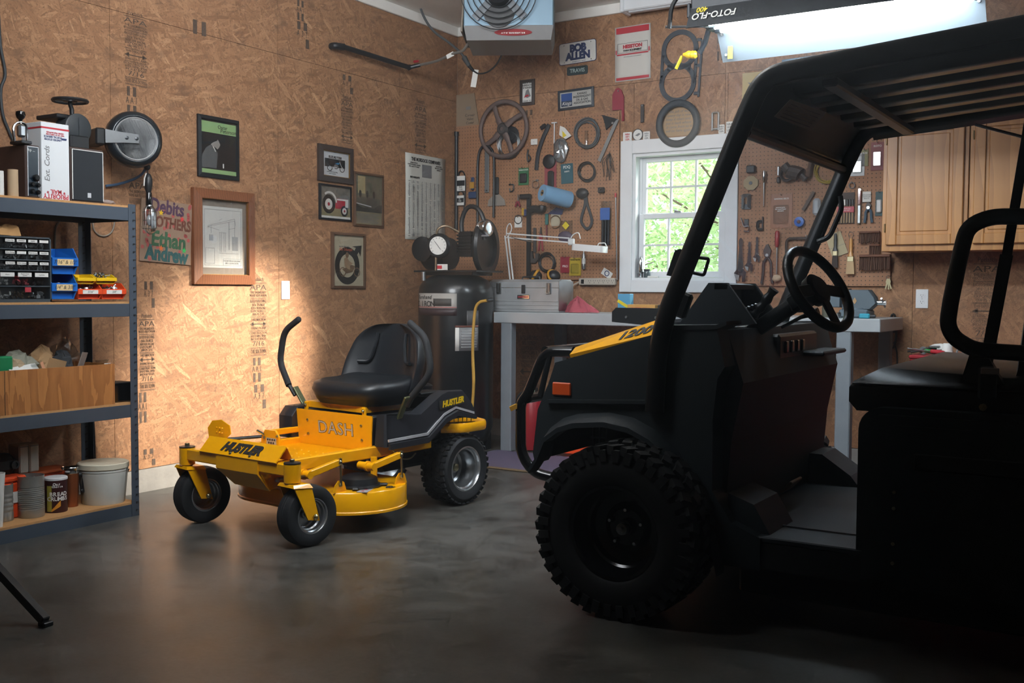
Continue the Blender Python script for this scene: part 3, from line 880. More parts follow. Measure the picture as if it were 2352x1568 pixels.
# loudspeaker with white edge line
o, d, w, h = sbox('bookshelf_speaker', 'black bookshelf speaker with white grille border on the top shelf', 'speaker', .45, 161, 237, 341, Z3, .20)
MB().box((0, 0, h / 2), (d, w, h), .003).build('cabinet', WALN, o)
MB().box((d / 2 + .002, 0, h / 2 - .002), (.006, w * .93, h * .93), .002).build('grille', mat('grille_cloth', '#23272c', .9, var=.2, vscale=200), o)
b = MB()
for sy in (-1, 1): b.box((d / 2 + .005, sy * w * .46, h / 2), (.003, .003, h * .92))
b.box((d / 2 + .005, 0, h * .955), (.003, w * .925, .003)); b.build('border', WHITE_P, o)
MB().box((d / 2 + .006, .005, h * .13), (.003, .018, .022)).build('badge', SILVER, o)
zs, ysp = Z3 + h, o.location.y
# dial scale
o = thing('dial_scale', 'dark dial scale with round pan standing on the bookshelf speaker', 'scale', (.36, ysp - .012, zs))
zt_ = PL(175, 230, .40).z - zs
MB().box((0, 0, .03), (.12, .10, .06), .006).build('base', BLACK, o)
r = (PL(217, 300, .42).y - PL(158, 300, .42).y) / 2
zc_ = PL(188, 295, .42).z - zs
b = MB(); b.lathe([(r * .9, -.04), (r * .92, .035), (r, .036), (r, .048), (r * .9, .052)], (0, 0, zc_), 'x', 32); b.build('dial_case', mat('scale_black', '#2a2f33', .5), o)
MB().box((.054, 0, zc_ + .01), (.002, .004, r * 1.2)).build('needle', DSTEEL, o)
MB().box((-.06, -.03, zc_ + r * .75), (.16, .12, .02), .004).build('shelf_arm', BLACK, o)
MB().tube(fillet([(0, 0, zc_ + r * .9), (0, 0, zt_ - .035), (0, -.008, zt_ - .02), (0, -.008, zt_)], .01), .010, 8).build('stem', BLACK, o)
b = MB(); b.torus((0, -.008, zt_), .075, .008, 'z', 28, 6); 
for k in range(3): b.bar((0, -.008, zt_), (.075 * math.cos(k * 2.1 + .3), -.008 + .075 * math.sin(k * 2.1 + .3), zt_), .03, .006)
b.lathe([(.03, -.005), (.03, .005)], (0, -.008, zt_), 'z', 16); b.build('pan', BLACK, o)
# pumice stone lump
p = PL(246, 460, .43)
o = thing('pumice_stone', 'grey lump of pumice stone at the end of the top shelf', 'stone', (.42, p.y, Z3))
b = MB(); b.ball((0, 0, .011), (.02, .052, .0115), 14, 8)
for i, v in enumerate(b.v): b.v[i] = (v[0] + .003 * math.sin(i * 3.1), v[1] + .003 * math.sin(i * 1.7), max(0, v[2] + .0015 * math.sin(i * 2.3)))
b.build('lump', mat('pumice', '#8f8079', .95, var=.3, vscale=90, bump=.8), o)
# ---- second shelf
Z2 = SZ[2]
CABM = mat('organizer_frame', '#3a4248', .5, var=.05)
yR = PL(118, 620, .45).y; zT = PL(100, 545, .45).z - Z2
WC = .34
o = thing('drawer_organizer', 'dark grey small-parts organizer with clear labelled drawers on the second shelf', 'organizer', (.375, yR - WC / 2, Z2))
b = MB(); t_ = .007
b.box((0, -WC / 2 + t_ / 2, zT / 2), (.15, t_, zT)); b.box((0, WC / 2 - t_ / 2, zT / 2), (.15, t_, zT)); b.box((0, 0, zT - t_ / 2), (.15, WC, t_)); b.box((0, 0, t_), (.15, WC, 2 * t_)); b.box((-.072, 0, zT / 2), (.005, WC, zT))
rows = [(.815, .985, 6), (.655, .805, 6), (.495, .645, 6), (.255, .485, 4), (.045, .245, 4)]
for a, c, n in rows: b.box((0, 0, a * zT - .003), (.148, WC - .01, .005))
b.build('frame', CABM, o, smooth=0)
DRW = glass('drawer_clear', (.86, .88, .89), .10, .1)
labels = ['Cotter Pins', 'SPRINGS', 'Staples', '', 'Brass Fittings', '', 'Mach Screws', 'Hose Bolts', 'Eye Screws', 'Cable Clamps', 'Wood Screws', 'Misc Bolts', 'Metric', 'Power Drive\nScrews', 'Lag Bolts', '', '', '']
cont = [mat('screws_grey', '#a2a4a5', .4, .5, var=.5, vscale=150), mat('screws_dark', '#3c3c3d', .5, .5, var=.5, vscale=150), mat('parts_red', '#a8303a', .5), mat('parts_cork', '#8d6f52', .8, var=.3), mat('parts_pale', '#b9b6ae', .6, var=.2)]
random.seed(3); li = 0
for ri, (a, c, n) in enumerate(rows):
    z0, z1 = a * zT, c * zT - .004
    dw = (WC - 2 * t_) / n
    for k in range(n):
        yc = -WC / 2 + t_ + (k + .5) * dw
        dr = MB(); dr.box((.068, yc, (z0 + z1) / 2), (.010, dw - .006, z1 - z0 - .003), .0015)
        dr.box((.010, yc, z0 + .003), (.11, dw - .006, .002))
        dd = dr.build('drawer', DRW, o, smooth=0)
        vis = k >= n - (4 if n == 6 else 4)
        if vis:
            c_ = MB(); fh = (z1 - z0) * random.uniform(.35, .6)
            for q in range(16): c_.box((.03 + random.uniform(-.02, .025), yc + random.uniform(-.36, .36) * dw, z0 + .005 + random.uniform(0, fh)), (random.uniform(.004, .02), random.uniform(.004, .02), random.uniform(.003, .008)), 0, Euler((random.uniform(0, 3), random.uniform(0, 3), 0)).to_matrix())
            c_.build('contents', cont[0 if ri < 3 else random.randint(0, 4)], dd, smooth=0, kind='stuff')
            if ri < 4:
                MB().box((.0737, yc, z1 - .011 - (.004 if ri == 3 else 0)), (.0008, dw * .8, .012 if ri < 3 else .018)).build('label_card', WHITE_P, dd, smooth=0)
            if ri < 4 and k >= n - (4 if n == 6 else 3) and li < len(labels):
                s_ = labels[li]; li += 1
                if s_: text('lettering', s_, dd, (.0743, yc, z1 - .011 - (.004 if ri == 3 else 0)), .0075, INK, RX, 0, .1, 'CENTER', .0002)
MB().box((.0752, WC * .16, .055), (.002, .03, .022), .003).build('red_cap', cont[2], o)
# paper bag on the organizer
o2 = thing('paper_bag', 'crumpled brown paper bag lying on the drawer organizer', 'bag', (.34, PL(8, 525, .40).y, Z2 + zT))
b = MB()
def bagf(u, v):
    x = -.07 + .14 * v; y = -.16 + .24 * u
    return (x + .008 * math.sin(9 * u + 3 * v), y, .004 + .055 * max(0, math.sin(PI * v)) ** .5 * (.35 + .65 * u) + .006 * math.sin(17 * u) * math.cos(11 * v))
b.grid(14, 8, bagf); b.box((0, -.03, .003), (.13, .2, .004)); b.build('bag', mat('kraft_paper', '#b08656', .85, var=.15), o2, smooth=20)
# ---- stacking bins
def stacking_bin(name, label, xf, pl, pr, pt, pb, depth, m, group, card=None, cardm=None, fill=0):
    a, c = PL(pl, pb, xf), PL(pr, pb, xf); top = PL((pl + pr) / 2, pt, xf).z
    w = c.y - a.y; zb = a.z; h = top - zb
    o = thing(name, label, 'storage bin', (xf - depth / 2, (a.y + c.y) / 2, zb), None, group)
    b = MB(); th = .004; w0 = w * .86
    def wall(s):
        return [(-depth / 2, s * w0 / 2, 0), (depth / 2 - .015, s * w0 / 2, 0), (depth / 2, s * w / 2, h * .35), (depth / 2, s * w / 2, h * .58), (depth / 2 - .035, s * w / 2, h), (-depth / 2, s * w / 2, h)]
    for s in (-1, 1):
        q = wall(s); b.loft([[(x, y, z) for x, y, z in q], [(x, y - s * th, z) for x, y, z in q]])
    b.box((0, 0, .003), (depth - .02, w0, .005)); b.box((-depth / 2 + .003, 0, h / 2), (.005, w * .95, h))
    b.loft([[(depth / 2 - .02, -w0 / 2, 0), (depth / 2 - .02, w0 / 2, 0), (depth / 2 - .025, w0 / 2, 0), (depth / 2 - .025, -w0 / 2, 0)], [(depth / 2 - .018, -w / 2, h * .30), (depth / 2 - .018, w / 2, h * .30), (depth / 2 - .024, w / 2, h * .30), (depth / 2 - .024, -w / 2, h * .30)]])
    b.box((depth / 2 + .001, 0, h * .45), (.005, w, h * .30), .0015)
    b.box((depth / 2 - .006, 0, h * .60), (.018, w, .005), .001)
    b.build('tray', m, o, smooth=0)
    if card is not None:
        MB().box((depth / 2 + .0042, -.002, h * .45), (.001, w * .62, h * .24)).build('label_card', cardm, o, smooth=0)
        text('lettering', card, o, (depth / 2 + .005, -.002, h * .45), h * .2, INK, RX, 0, .2, 'CENTER', .0002)
    if fill:
        b = MB()
        for q in range(fill): b.lathe([(.003, 0), (.003, .02), (.006, .021), (.006, .025)], (random.uniform(-.3, .3) * depth, random.uniform(-.36, .36) * w0, h * .45 + random.uniform(0, .018)), (random.uniform(-1, 1), random.uniform(-1, 1), random.uniform(-.3, .6)), 6)
        b.build('bolts', STEEL, o, smooth=0, kind='stuff')
    return o, h
CRM = mat('cream_card', '#d9bd8c', .7, var=.05)
stacking_bin('stacking_bin', 'lower blue stacking bin with cream label on the second shelf', .455, 119, 178, 627, 687, .17, BLUE, 'blue stacking bins', '1/4" & 3/8"', CRM, 10)
o, h = stacking_bin('stacking_bin', 'upper blue stacking bin on top of the other blue bin', .455, 120, 180, 569, 629, .17, BLUE, 'blue stacking bins', '7/16" & 1/2"', CRM)
stacking_bin('stacking_bin', 'orange stacking bin of bolts next to the blue bins', .45, 179, 236, 650, 687, .13, ORANGE, 'orange stacking bins', '5/16"', WHITE_P, 34)
stacking_bin('stacking_bin', 'orange stacking bin of bolts nearest the shelf post', .45, 234, 290, 650, 687, .13, ORANGE, 'orange stacking bins', '3/8"', WHITE_P, 34)
stacking_bin('stacking_bin', 'empty yellow stacking bin on the orange bin next to blue', .445, 178, 220, 630, 652, .12, YELP, 'yellow stacking bins')
stacking_bin('stacking_bin', 'yellow stacking bin of bolts on the orange bin nearest the post', .445, 222, 268, 630, 652, .12, YELP, 'yellow stacking bins', None, None, 40)
# ---- third shelf: plywood crate of odds and ends
Z1 = SZ[1]
PLY = wood('plywood_face', '#b87c44', '#8a5227', (1.1, 9, 1.3), .5, 1.6, (0, 0, 0), 9.0)
yR = PL(262, 900, .455).y; zt_ = PL(200, 839, .455).z - Z1
WCr = .86
o = thing('plywood_crate', 'open plywood crate with bold grain heaped with bags and scraps', 'crate', (.315, yR - WCr / 2, Z1))
b = MB(); MB().box((.140, 0, zt_ / 2), (.012, WCr, zt_)).build('front_board', PLY, o, smooth=0)
MB().box((-.140, 0, zt_ / 2), (.012, WCr, zt_)).build('back_board', PLY, o, smooth=0)
for s in (-1, 1): MB().box((0, s * (WCr / 2 - .006), zt_ / 2), (.268, .012, zt_)).build('end_board', PLY, o, smooth=0)
MB().box((0, 0, .006), (.268, WCr - .024, .012)).build('bottom_board', PLY, o, smooth=0)
MB().box((.1465, WCr / 2 - .56, zt_ / 2), (.001, .002, zt_)).build('crack', SLOT, o, smooth=0)
zc = Z1 + zt_
def crumple(name, label, cat, px, py, x, s, m, seed, flat=1.0, solid=None):
    p = PL(px, py, x)
    q = thing(name, label, cat, (x, p.y, zc - .05))
    rnd = random.Random(seed); b = MB()
    b.ball((0, 0, s[2] * .6), s, 11, 7)
    for i, v in enumerate(b.v):
        k = rnd.uniform(.72, 1.18); b.v[i] = (v[0] * k, v[1] * k, s[2] * .6 + (v[2] - s[2] * .6) * k * flat)
    b.build('crumple', m, q, smooth=0)
    return q
TAPE = mat('scrap_grey_cloth', '#8f887c', .85, var=.2)
crumple('cloth_rag', 'crumpled grey-green cloth rag sticking out of the plywood crate', 'rag', 42, 822, .33, (.06, .085, .075), mat('sage_cloth', '#8a8a7c', .9, var=.2), 1)
crumple('work_glove', 'tan work glove lying among the crate scraps', 'glove', 28, 838, .37, (.05, .075, .055), mat('tan_leather', '#a89377', .85, var=.2), 2)
crumple('wood_scraps', 'splintered cardboard scrap standing up in the crate', 'scrap', 95, 815, .30, (.05, .08, .085), CARD, 4)
crumple('fibre_clump', 'dark fibrous clump beside the clear bag in the crate', 'scrap', 143, 822, .33, (.05, .055, .07), mat('dark_fibre', '#33363a', .95, var=.3), 5)
crumple('clear_bag', 'clear plastic bag standing out of the crate', 'bag', 150, 805, .27, (.06, .085, .105), CLEAR, 6)
def sheet(name, label, cat, px, py, x, w, h, m, rot, th=.002, dz=-.02):
    p = PL(px, py, x)
    q = thing(name, label, cat, (x, p.y, zc + dz), rot)
    b = MB(); b.box((0, 0, h / 2), (th, w, h), 0); b.build('sheet', m, q, smooth=0)
    return q
sheet('folded_paper', 'white folded paper leaning over the crate edge', 'paper', 62, 842, .44, .15, .045, WHITE_P, (.12, -.7, .1), .003)
sheet('foam_packet', 'blister packet with foil leaning in the crate', 'packet', 92, 838, .42, .06, .05, CLEAR, (.3, -.2, .1), .004)
sheet('orange_label_strip', 'narrow strip with orange print sticking out of the crate', 'label', 103, 832, .43, .014, .05, mat('peach_card', '#d59a78', .7), (.35, 0, 0))
sheet('brown_card', 'brown card offcut standing in the crate', 'cardboard', 125, 832, .40, .10, .055, CARD, (-.25, .2, .1))
sheet('sand_disc', 'curled sanding disc standing in the crate', 'sandpaper', 183, 828, .36, .06, .08, mat('sand_disc_back', '#9b8d84', .85, var=.1), (-.1, .3, .5))
sheet('clear_sleeve', 'flat clear plastic sleeve lying at the end of the crate', 'packet', 220, 825, .38, .10, .05, CLEAR, (0, .7, .1), .002)
sheet('red_white_tag', 'white tag with red mark at the crate corner', 'label', 247, 834, .43, .035, .022, WHITE_P, (0, -.1, 0))
p = PL(-10, 830, .41)
q = thing('green_box', 'green plastic box edge inside the plywood crate', 'box', (.40, p.y, zc - .06)); MB().box((0, .0, .06), (.06, .14, .12), .006).build('box', mat('green_plastic', '#0f7a4a', .45), q)
# dark case and charger next to the crate
pr_ = PL(297, 880, .40).y; pl_ = yR + .004
o = thing('battery_charger', 'black battery charger block beside the plywood crate', 'charger', (.37, (pl_ + pr_) / 2, Z1))
hh = PL(280, 880, .40).z - Z1
MB().box((0, 0, hh / 2), (.10, pr_ - pl_, hh), .006).build('body', BLACK_G, o)
MB().box((0, 0, hh + .003), (.106, pr_ - pl_ + .006, .008), .003).build('lid', BLACK, o)
MB().lathe([(.008, 0), (.008, .012)], (.02, -.02, hh + .006), 'z', 10).build('terminal', STEEL, o)
o = thing('case_standing', 'dark slim case standing behind the charger', 'case', (.27, pl_ + .022, Z1)); hh = PL(268, 838, .29).z - Z1
MB().box((0, 0, hh / 2), (.07, .05, hh), .006).build('case', mat('slate_case', '#3b4150', .5), o); MB().box((.036, 0, hh * .8), (.004, .02, .02), .001).build('latch', DSTEEL, o)
# ---- bottom shelf
Z0 = SZ[0]
TIN = mat('tin_can', '#a8a9a5', .38, .65, var=.3, vscale=25)
def can(name, label, px, py, r, h, m, ribs=(), group='cans on the bottom shelf', rim=True):
    p = PG(px, py, Z0)
    o = thing(name, label, 'can', (p.x - r * .9, p.y, Z0), None, group)
    prof = [(r * .96, 0), (r, .004)]
    a, c, n = ribs if ribs else (0, 0, 0)
    if n:
        for k in range(n):
            z = h * (a + (c - a) * k / (n - 1)); q = h * (c - a) / (n - 1) * .5
            prof += [(r, z - q * .6), (r * .965, z - q * .25), (r * .965, z + q * .25), (r, z + q * .6)]
    prof += [(r, h - .004), (r * 1.015, h), (r * .97, h), (r * .95, .006), (0.001, .005)]
    MB().lathe(prof, (0, 0, 0), 'z', 36, caps=False).build('body', m, o, smooth=50)
    return o, r, h
def rad(pl_, pr_, x): return (PL(pr_, 1150, x).y - PL(pl_, 1150, x).y) / 2 * .88
def hgt(pt_, x, px): return PL(px, pt_, x).z - Z0
o, r, h = can('tin_can', 'short ribbed tin can at the picture edge on the bottom shelf', 20, 1197, rad(0, 45, .40), hgt(1117, .40, 20), TIN, (.25, .75, 5))
o, r, h = can('tin_can', 'tall ribbed open tin can on the bottom shelf', 88, 1188, rad(57, 117, .41), hgt(1094, .41, 88), TIN, (.22, .72, 12))
CRUMB = mat('crumb_label', '#3a1518', .45, var=.2)
o, r, h = can('bread_crumb_can', 'bread crumbs can with black and red label and white lid', 143, 1176, rad(116, 167, .41), hgt(1102, .41, 143), CRUMB, ())
MB().lathe([(r * 1.03, 0), (r * 1.03, .009), (r * .97, .012), (.001, .012)], (0, 0, h - .004), 'z', 32).build('lid', mat('frost_lid', '#d5d6d8', .4), o)
def wrap_text(o, body, r, z, size, m, a0, adv=.62, bold=.0006):
    """letters set one by one around a can"""
    for i, ch in enumerate(body):
        if ch == ' ': continue
        a = a0 + i * size * adv / r
        text('lettering', ch, o, (r * 1.012 * math.cos(a), r * 1.012 * math.sin(a), z), size, m, Matrix.Rotation(a, 3, 'Z') @ RX, bold, 0, 'CENTER', .0003)
wrap_text(o, 'BREAD', r, h * .56, .026, WHITE_P, -1.02); wrap_text(o, 'CRUMBS', r, h * .42, .026, WHITE_P, -1.22)
wrap_text(o, 'Our', r, h * .86, .017, WHITE_P, -.72); wrap_text(o, 'Choice', r, h * .79, .013, WHITE_P, -.86)
b = MB()
for k in range(8):
    a0, a1 = -1.45 + k * .06, -1.45 + (k + 1) * .06
    b.add([(r * 1.006 * math.cos(a0), r * 1.006 * math.sin(a0), h * .05), (r * 1.006 * math.cos(a1), r * 1.006 * math.sin(a1), h * .05), (r * 1.006 * math.cos(a1), r * 1.006 * math.sin(a1), h * .82), (r * 1.006 * math.cos(a0), r * 1.006 * math.sin(a0), h * .82)], [(0, 1, 2, 3)])
b.build('label_panel', mat('crumb_yellow', '#a59a3c', .6, var=.3), o)
b = MB()
for k in range(8):
    a0, a1 = -1.0 + k * .1, -1.0 + (k + 1) * .1; z0 = h * (.04 + .02 * k); z1 = h * (.10 + .035 * k)
    b.add([(r * 1.006 * math.cos(a0), r * 1.006 * math.sin(a0), z0), (r * 1.006 * math.cos(a1), r * 1.006 * math.sin(a1), z0 + h * .02), (r * 1.006 * math.cos(a1), r * 1.006 * math.sin(a1), z1 + h * .03), (r * 1.006 * math.cos(a0), r * 1.006 * math.sin(a0), z1)], [(0, 1, 2, 3)])
b.build('label_swoosh', mat('crumb_orange', '#cf8a22', .6), o)
# copper travel mug
p = PG(175, 1164, Z0); r = rad(150, 190, .36) * .95; h = hgt(1075, .36, 172)
o = thing('travel_mug', 'copper travel mug with chrome rim and black handle', 'mug', (p.x - r, p.y, Z0))
MB().lathe([(r * .82, 0), (r * .84, .01), (r, h * .86), (r * .9, h * .86), (.001, .02)], (0, 0, 0), 'z', 28, caps=False).build('body', mat('copper', '#a5623c', .38, .8, var=.15), o)
MB().lathe([(r * 1.01, h * .84), (r * 1.06, h * .86), (r * 1.06, h * .98), (r, h), (r * .9, h * .98), (r * .88, h * .86)], (0, 0, 0), 'z', 28, caps=False).build('rim', CHROME, o)
b = MB(); b.tube(fillet([(r * .6, r * .72, h * .78), (r * .9, r * 1.25, h * .78), (r * .9, r * 1.25, h * .40), (r * .75, r * .95, h * .36)], .03), .011, 10, flat=(1, .7)); b.build('handle', BLACK, o)
# white bucket
p = PG(243, 1158, Z0); r = rad(190, 297, .38); h = hgt(1062, .38, 243)
o = thing('plastic_bucket', 'white lidded plastic bucket on the bottom shelf beside the post', 'bucket', (.455 - r * .98 + .0, PL(243, 1110, .36).y, Z0))
BUCK = mat('bucket_white', '#c9ccc6', .5, var=.07, vscale=8)
MB().lathe([(r * .84, 0), (r * .86, .006), (r * .985, h * .80), (r * 1.0, h * .80), (r * 1.0, h * .83), (r * .99, h * .9)], (0, 0, 0), 'z', 40).build('body', BUCK, o)
MB().lathe([(r * 1.02, h * .86), (r * 1.035, h * .87), (r * 1.03, h * .985), (r * .98, h), (r * .9, h * .985), (.001, h * .98)], (0, 0, 0), 'z', 40).build('lid', mat('lid_cream', '#cfc9b4', .55, var=.1), o)
MB().tube(smooth_path([(r * 1.02 * math.cos(a), r * 1.02 * math.sin(a), h * .78 - .05 * math.sin((a - .9) / 2.6 * PI)) for a in (.9, 1.4, 1.9, 2.5, 3.1, 3.5)]), .003, 6).build('bail', DSTEEL, o)
# orange case, white boxes, dark objects at the back
yc = PL(110, 1080, .22).y
o = thing('orange_case', 'orange plastic tool case at the back of the bottom shelf', 'case', (.165, yc - .04, Z0)); h = PL(110, 1083, .25).z - Z0
MB().box((0, 0, h * .45), (.13, .34, h * .9), .01).build('body', ORANGE, o); MB().box((0, 0, h * .95), (.135, .345, h * .12), .01).build('lid', mat('orange_lid', '#c05a26', .5, var=.1), o)
MB().box((.068, .05, h * .7), (.01, .06, .03), .003).build('latch', ORANGE, o)
for lab, a_, c_ in (('white box standing on the orange case, nearer the post', 75, 99), ('white box standing on the orange case, farther from the post', 51, 75)):
    ya, yb = PL(a_, 1050, .24).y, PL(c_, 1050, .24).y
    q = thing('white_box', lab, 'box', (.17, (ya + yb) / 2, Z0 + h * 1.011)); hh = PL(75, 1021, .24).z - q.location.z
    MB().box((0, 0, hh / 2), (.09, yb - ya - .004, hh), .006).build('box', mat('dirty_white', '#c3bdb0', .6, var=.12), q); MB().box((.0455, 0, hh * .93), (.002, (yb - ya) * .8, .004)).build('seam', GREYP, q)
yd = PL(28, 1060, .25).y
q = thing('motor_housing', 'dark rounded motor housing in the shade of the bottom shelf', 'motor', (.17, yd, Z0 + h * 1.011))
MB().box((0, -.03, .05), (.10, .17, .10), .03).build('body', BLACK, q); MB().lathe([(.02, 0), (.02, .01), (.012, .01), (.012, .004)], (.05, .03, .05), 'x', 16).build('port', DSTEEL, q)
q = thing('orange_toolbox', 'orange toolbox with ribbed lid behind the short tin can', 'toolbox', (.285, PL(18, 1110, .3).y, Z0)); hh = PL(30, 1094, .33).z - Z0
q.location.x = .285
MB().box((0, 0, hh * .42), (.08, .15, hh * .84), .006).build('body', ORANGE, q); MB().box((0, 0, hh * .92), (.085, .155, hh * .14), .008).build('lid', ORANGE, q); MB().box((.043, 0, hh * .5), (.003, .1, .05)).build('label', WHITE_P, q)
q = thing('white_funnel', 'pale cup cut by the picture edge on the bottom shelf', 'cup', (.42, PL(-8, 1120, .42).y, Z0)); hh = PL(0, 1085, .42).z - Z0
MB().lathe([(.022, 0), (.03, hh * .7), (.036, hh), (.034, hh), (.028, hh * .7), (.02, .004)], (0, 0, 0), 'z', 24, caps=False).build('cup', WHITE_P, q)
# black cable hanging behind the shelf
q = thing('hanging_cable', 'thin black cable running down the wall behind the shelf post', 'cable', PL(208, 800, .004)); pp = [PL(x, y, .006) - q.location for x, y in ((206, 700), (208, 800), (210, 900), (216, 980), (219, 1060))]
MB().tube(smooth_path(pp), .004, 6).build('cable', BLACK, q)
# ================================================================ hung on the left wall
def frame_parts(t, w, h, bar, depth, m, face=None, inner=None, lip=.0, glassy=True):
    """four mitred bars, backing print area returned as (w, h) inside"""
    def bar_poly(pts):
        b = MB(); lo = [(x, y, 0) for x, y in pts]; hi = [(x * .985, y * .985, depth) if i in (2, 3) else (x, y, depth * .75) for i, (x, y) in enumerate(pts)]
        b.loft([lo, hi]); b.build('frame_bar', m, t, smooth=0)
    W, H, a = w / 2, h / 2, bar
    bar_poly([(-W, -H), (W, -H), (W - a, -H + a), (-W + a, -H + a)]); bar_poly([(W, H), (-W, H), (-W + a, H - a), (W - a, H - a)])
    bar_poly([(W, -H), (W, H), (W - a, H - a), (W - a, -H + a)]); bar_poly([(-W, H), (-W, -H), (-W + a, -H + a), (-W + a, H - a)])
    iw, ih = w - 2 * bar, h - 2 * bar
    if inner:
        b = MB(); e = .006
        for c, s in (((0, ih / 2 - e / 2), (iw, e)), ((0, -ih / 2 + e / 2), (iw, e)), ((iw / 2 - e / 2, 0), (e, ih)), ((-iw / 2 + e / 2, 0), (e, ih))): b.box((*c, depth * .55), (*s, .004))
        b.build('inner_lip', inner, t, smooth=0)
    MB().box((0, 0, .003), (iw, ih, .003)).build('backing', face, t, smooth=0)
    if glassy: MB().box((0, 0, depth * .5), (iw, ih, .0015)).build('glass', PICGLASS, t, smooth=0)
    return iw, ih
def flat(t, nm, poly, m, z=.0052, th=.0006):
    return MB().prism(poly, z, z + th, 'xy').build(nm, m, t, smooth=0)
def rect(x0, y0, x1, y1): return [(x0, y0), (x1, y0), (x1, y1), (x0, y1)]
def disc(cx, cy, rx, ry=None, n=20, a0=0, a1=2 * PI):
    ry = rx if ry is None else ry
    return [(cx + rx * math.cos(a0 + (a1 - a0) * i / n), cy + ry * math.sin(a0 + (a1 - a0) * i / n)) for i in range(n)]
def ring(t, nm, cx, cy, R, r, m, z=.0052, th=.0006, n=28, a0=0, a1=2 * PI):
    b = MB()
    for i in range(n):
        p, q = a0 + (a1 - a0) * i / n, a0 + (a1 - a0) * (i + 1) / n
        b.prism([(cx + R * math.cos(p), cy + R * math.sin(p)), (cx + R * math.cos(q), cy + R * math.sin(q)), (cx + r * math.cos(q), cy + r * math.sin(q)), (cx + r * math.cos(p), cy + r * math.sin(p))], z, z + th)
    return b.build(nm, m, t, smooth=0)

# pianist poster
t, w, h = wall_box('L', 'framed_poster', 'slim black framed green and black poster of a man in profile', 'poster', 453, 270, 547, 410, .0)
iw, ih = frame_parts(t, w, h, .018, .018, BLACK, BLACK_P, glassy=True)
flat(t, 'green_band', rect(-iw / 2, ih * .26, iw / 2, ih * .46), GREENP); flat(t, 'green_band', rect(-iw / 2, -ih * .475, iw / 2, -ih * .40), GREENP)
text('lettering', 'Oscar', t, (iw * .12, ih * .38, .0062), .030, INK, (0, 0, 0)); text('lettering', 'Peterson', t, (iw * .28, ih * .315, .0062), .034, INK, (0, 0, 0))
SUIT = mat('print_suit', '#5a5f61', .7, var=.3); SKIN = mat('print_skin', '#94908b', .7, var=.3)
flat(t, 'printed_figure', [(-iw * .48, -ih * .38), (-iw * .44, -ih * .16), (-iw * .34, -ih * .02), (-iw * .20, ih * .045), (-iw * .10, ih * .0), (-iw * .02, -ih * .10), (-iw * .05, -ih * .38)], SUIT)
flat(t, 'printed_head', [(-iw * .20, ih * .04), (-iw * .19, ih * .12), (-iw * .13, ih * .175), (-iw * .03, ih * .165), (iw * .02, ih * .11), (iw * .05, ih * .06), (iw * .02, ih * .01), (-iw * .03, -ih * .03), (-iw * .08, ih * .0)], SKIN, .0058)
flat(t, 'printed_hair', [(-iw * .20, ih * .06), (-iw * .20, ih * .13), (-iw * .13, ih * .18), (-iw * .02, ih * .168), (-iw * .03, ih * .13), (-iw * .12, ih * .10)], BLACK_P, .0064)
flat(t, 'printed_collar', [(-iw * .17, ih * .03), (-iw * .13, ih * .01), (-iw * .07, -ih * .07), (-iw * .085, -ih * .08)], WHITE_P, .0064)
flat(t, 'printed_hand', rect(iw * .12, -ih * .36, iw * .15, -ih * .28), WHITE_P, .0058)
# engineering drawing in wide wooden frame
FRM = wood('frame_wood', '#8a5636', '#5c3420', (6, 6, 6), .4, 3)
GOLD = mat('gold_lip', '#8d6a34', .4, .7); TAUPE = mat('mat_board', '#8d8277', .8, var=.04)
t, w, h = wall_box('L', 'framed_drawing', 'large wooden framed engineering line drawing with taupe mat', 'picture', 441, 438, 581, 653, .0)
iw, ih = frame_parts(t, w, h, .052, .034, FRM, TAUPE, inner=GOLD)
pw, ph = iw * .83, ih * .80
flat(t, 'drawing_sheet', rect(-pw / 2, -ph / 2, pw / 2, ph / 2), mat('drawing_paper', '#cbcbc6', .7, var=.03), .0046)
b = MB()
def pline(b, x0, y0, x1, y1, wd=.0016, z=.0056):
    d = Vector((x1 - x0, y1 - y0, 0)); n = Vector((-d.y, d.x, 0)).normalized() * wd / 2
    b.prism([(x0 + n.x, y0 + n.y), (x1 + n.x, y1 + n.y), (x1 - n.x, y1 - n.y), (x0 - n.x, y0 - n.y)], z, z + .0004)
X = lambda u: (u - .5) * pw
Y = lambda v: (.5 - v) * ph
for x0, y0, x1, y1 in ((.04, .05, .96, .05), (.96, .05, .96, .96), (.96, .96, .04, .96), (.04, .96, .04, .05), (.12, .32, .80, .18), (.12, .335, .80, .215), (.80, .18, .82, .30), (.40, .22, .48, .19), (.12, .32, .12, .36), (.20, .31, .20, .44), (.64, .24, .64, .70), (.66, .24, .66, .70), (.42, .42, .42, .74), (.46, .42, .46, .74), (.52, .42, .52, .74), (.56, .42, .56, .74), (.40, .42, .58, .42), (.40, .76, .90, .76), (.80, .22, .80, .48), (.06, .68, .06, .93), (.06, .93, .28, .93), (.28, .93, .28, .68), (.28, .68, .06, .68), (.50, .85, .95, .85), (.50, .85, .50, .96), (.12, .335, .40, .38), (.64, .36, .82, .33)):
    pline(b, X(x0), Y(y0), X(x1), Y(y1))
b.build('drawn_line', GREYP, t, smooth=0, kind='stuff')
flat(t, 'drawn_tank', rect(X(.73), Y(.71), X(.88), Y(.48)), mat('pencil_grey', '#a3a5a5', .8, var=.1), .0054)
flat(t, 'drawn_bucket', rect(X(.15), Y(.56), X(.25), Y(.46)), MATS['pencil_grey'], .0054)
text('lettering', 'STEAM BEAM ENGINE\nSIDE ELEVATION', t, (X(.72), Y(.905), .0056), .014, GREYP)
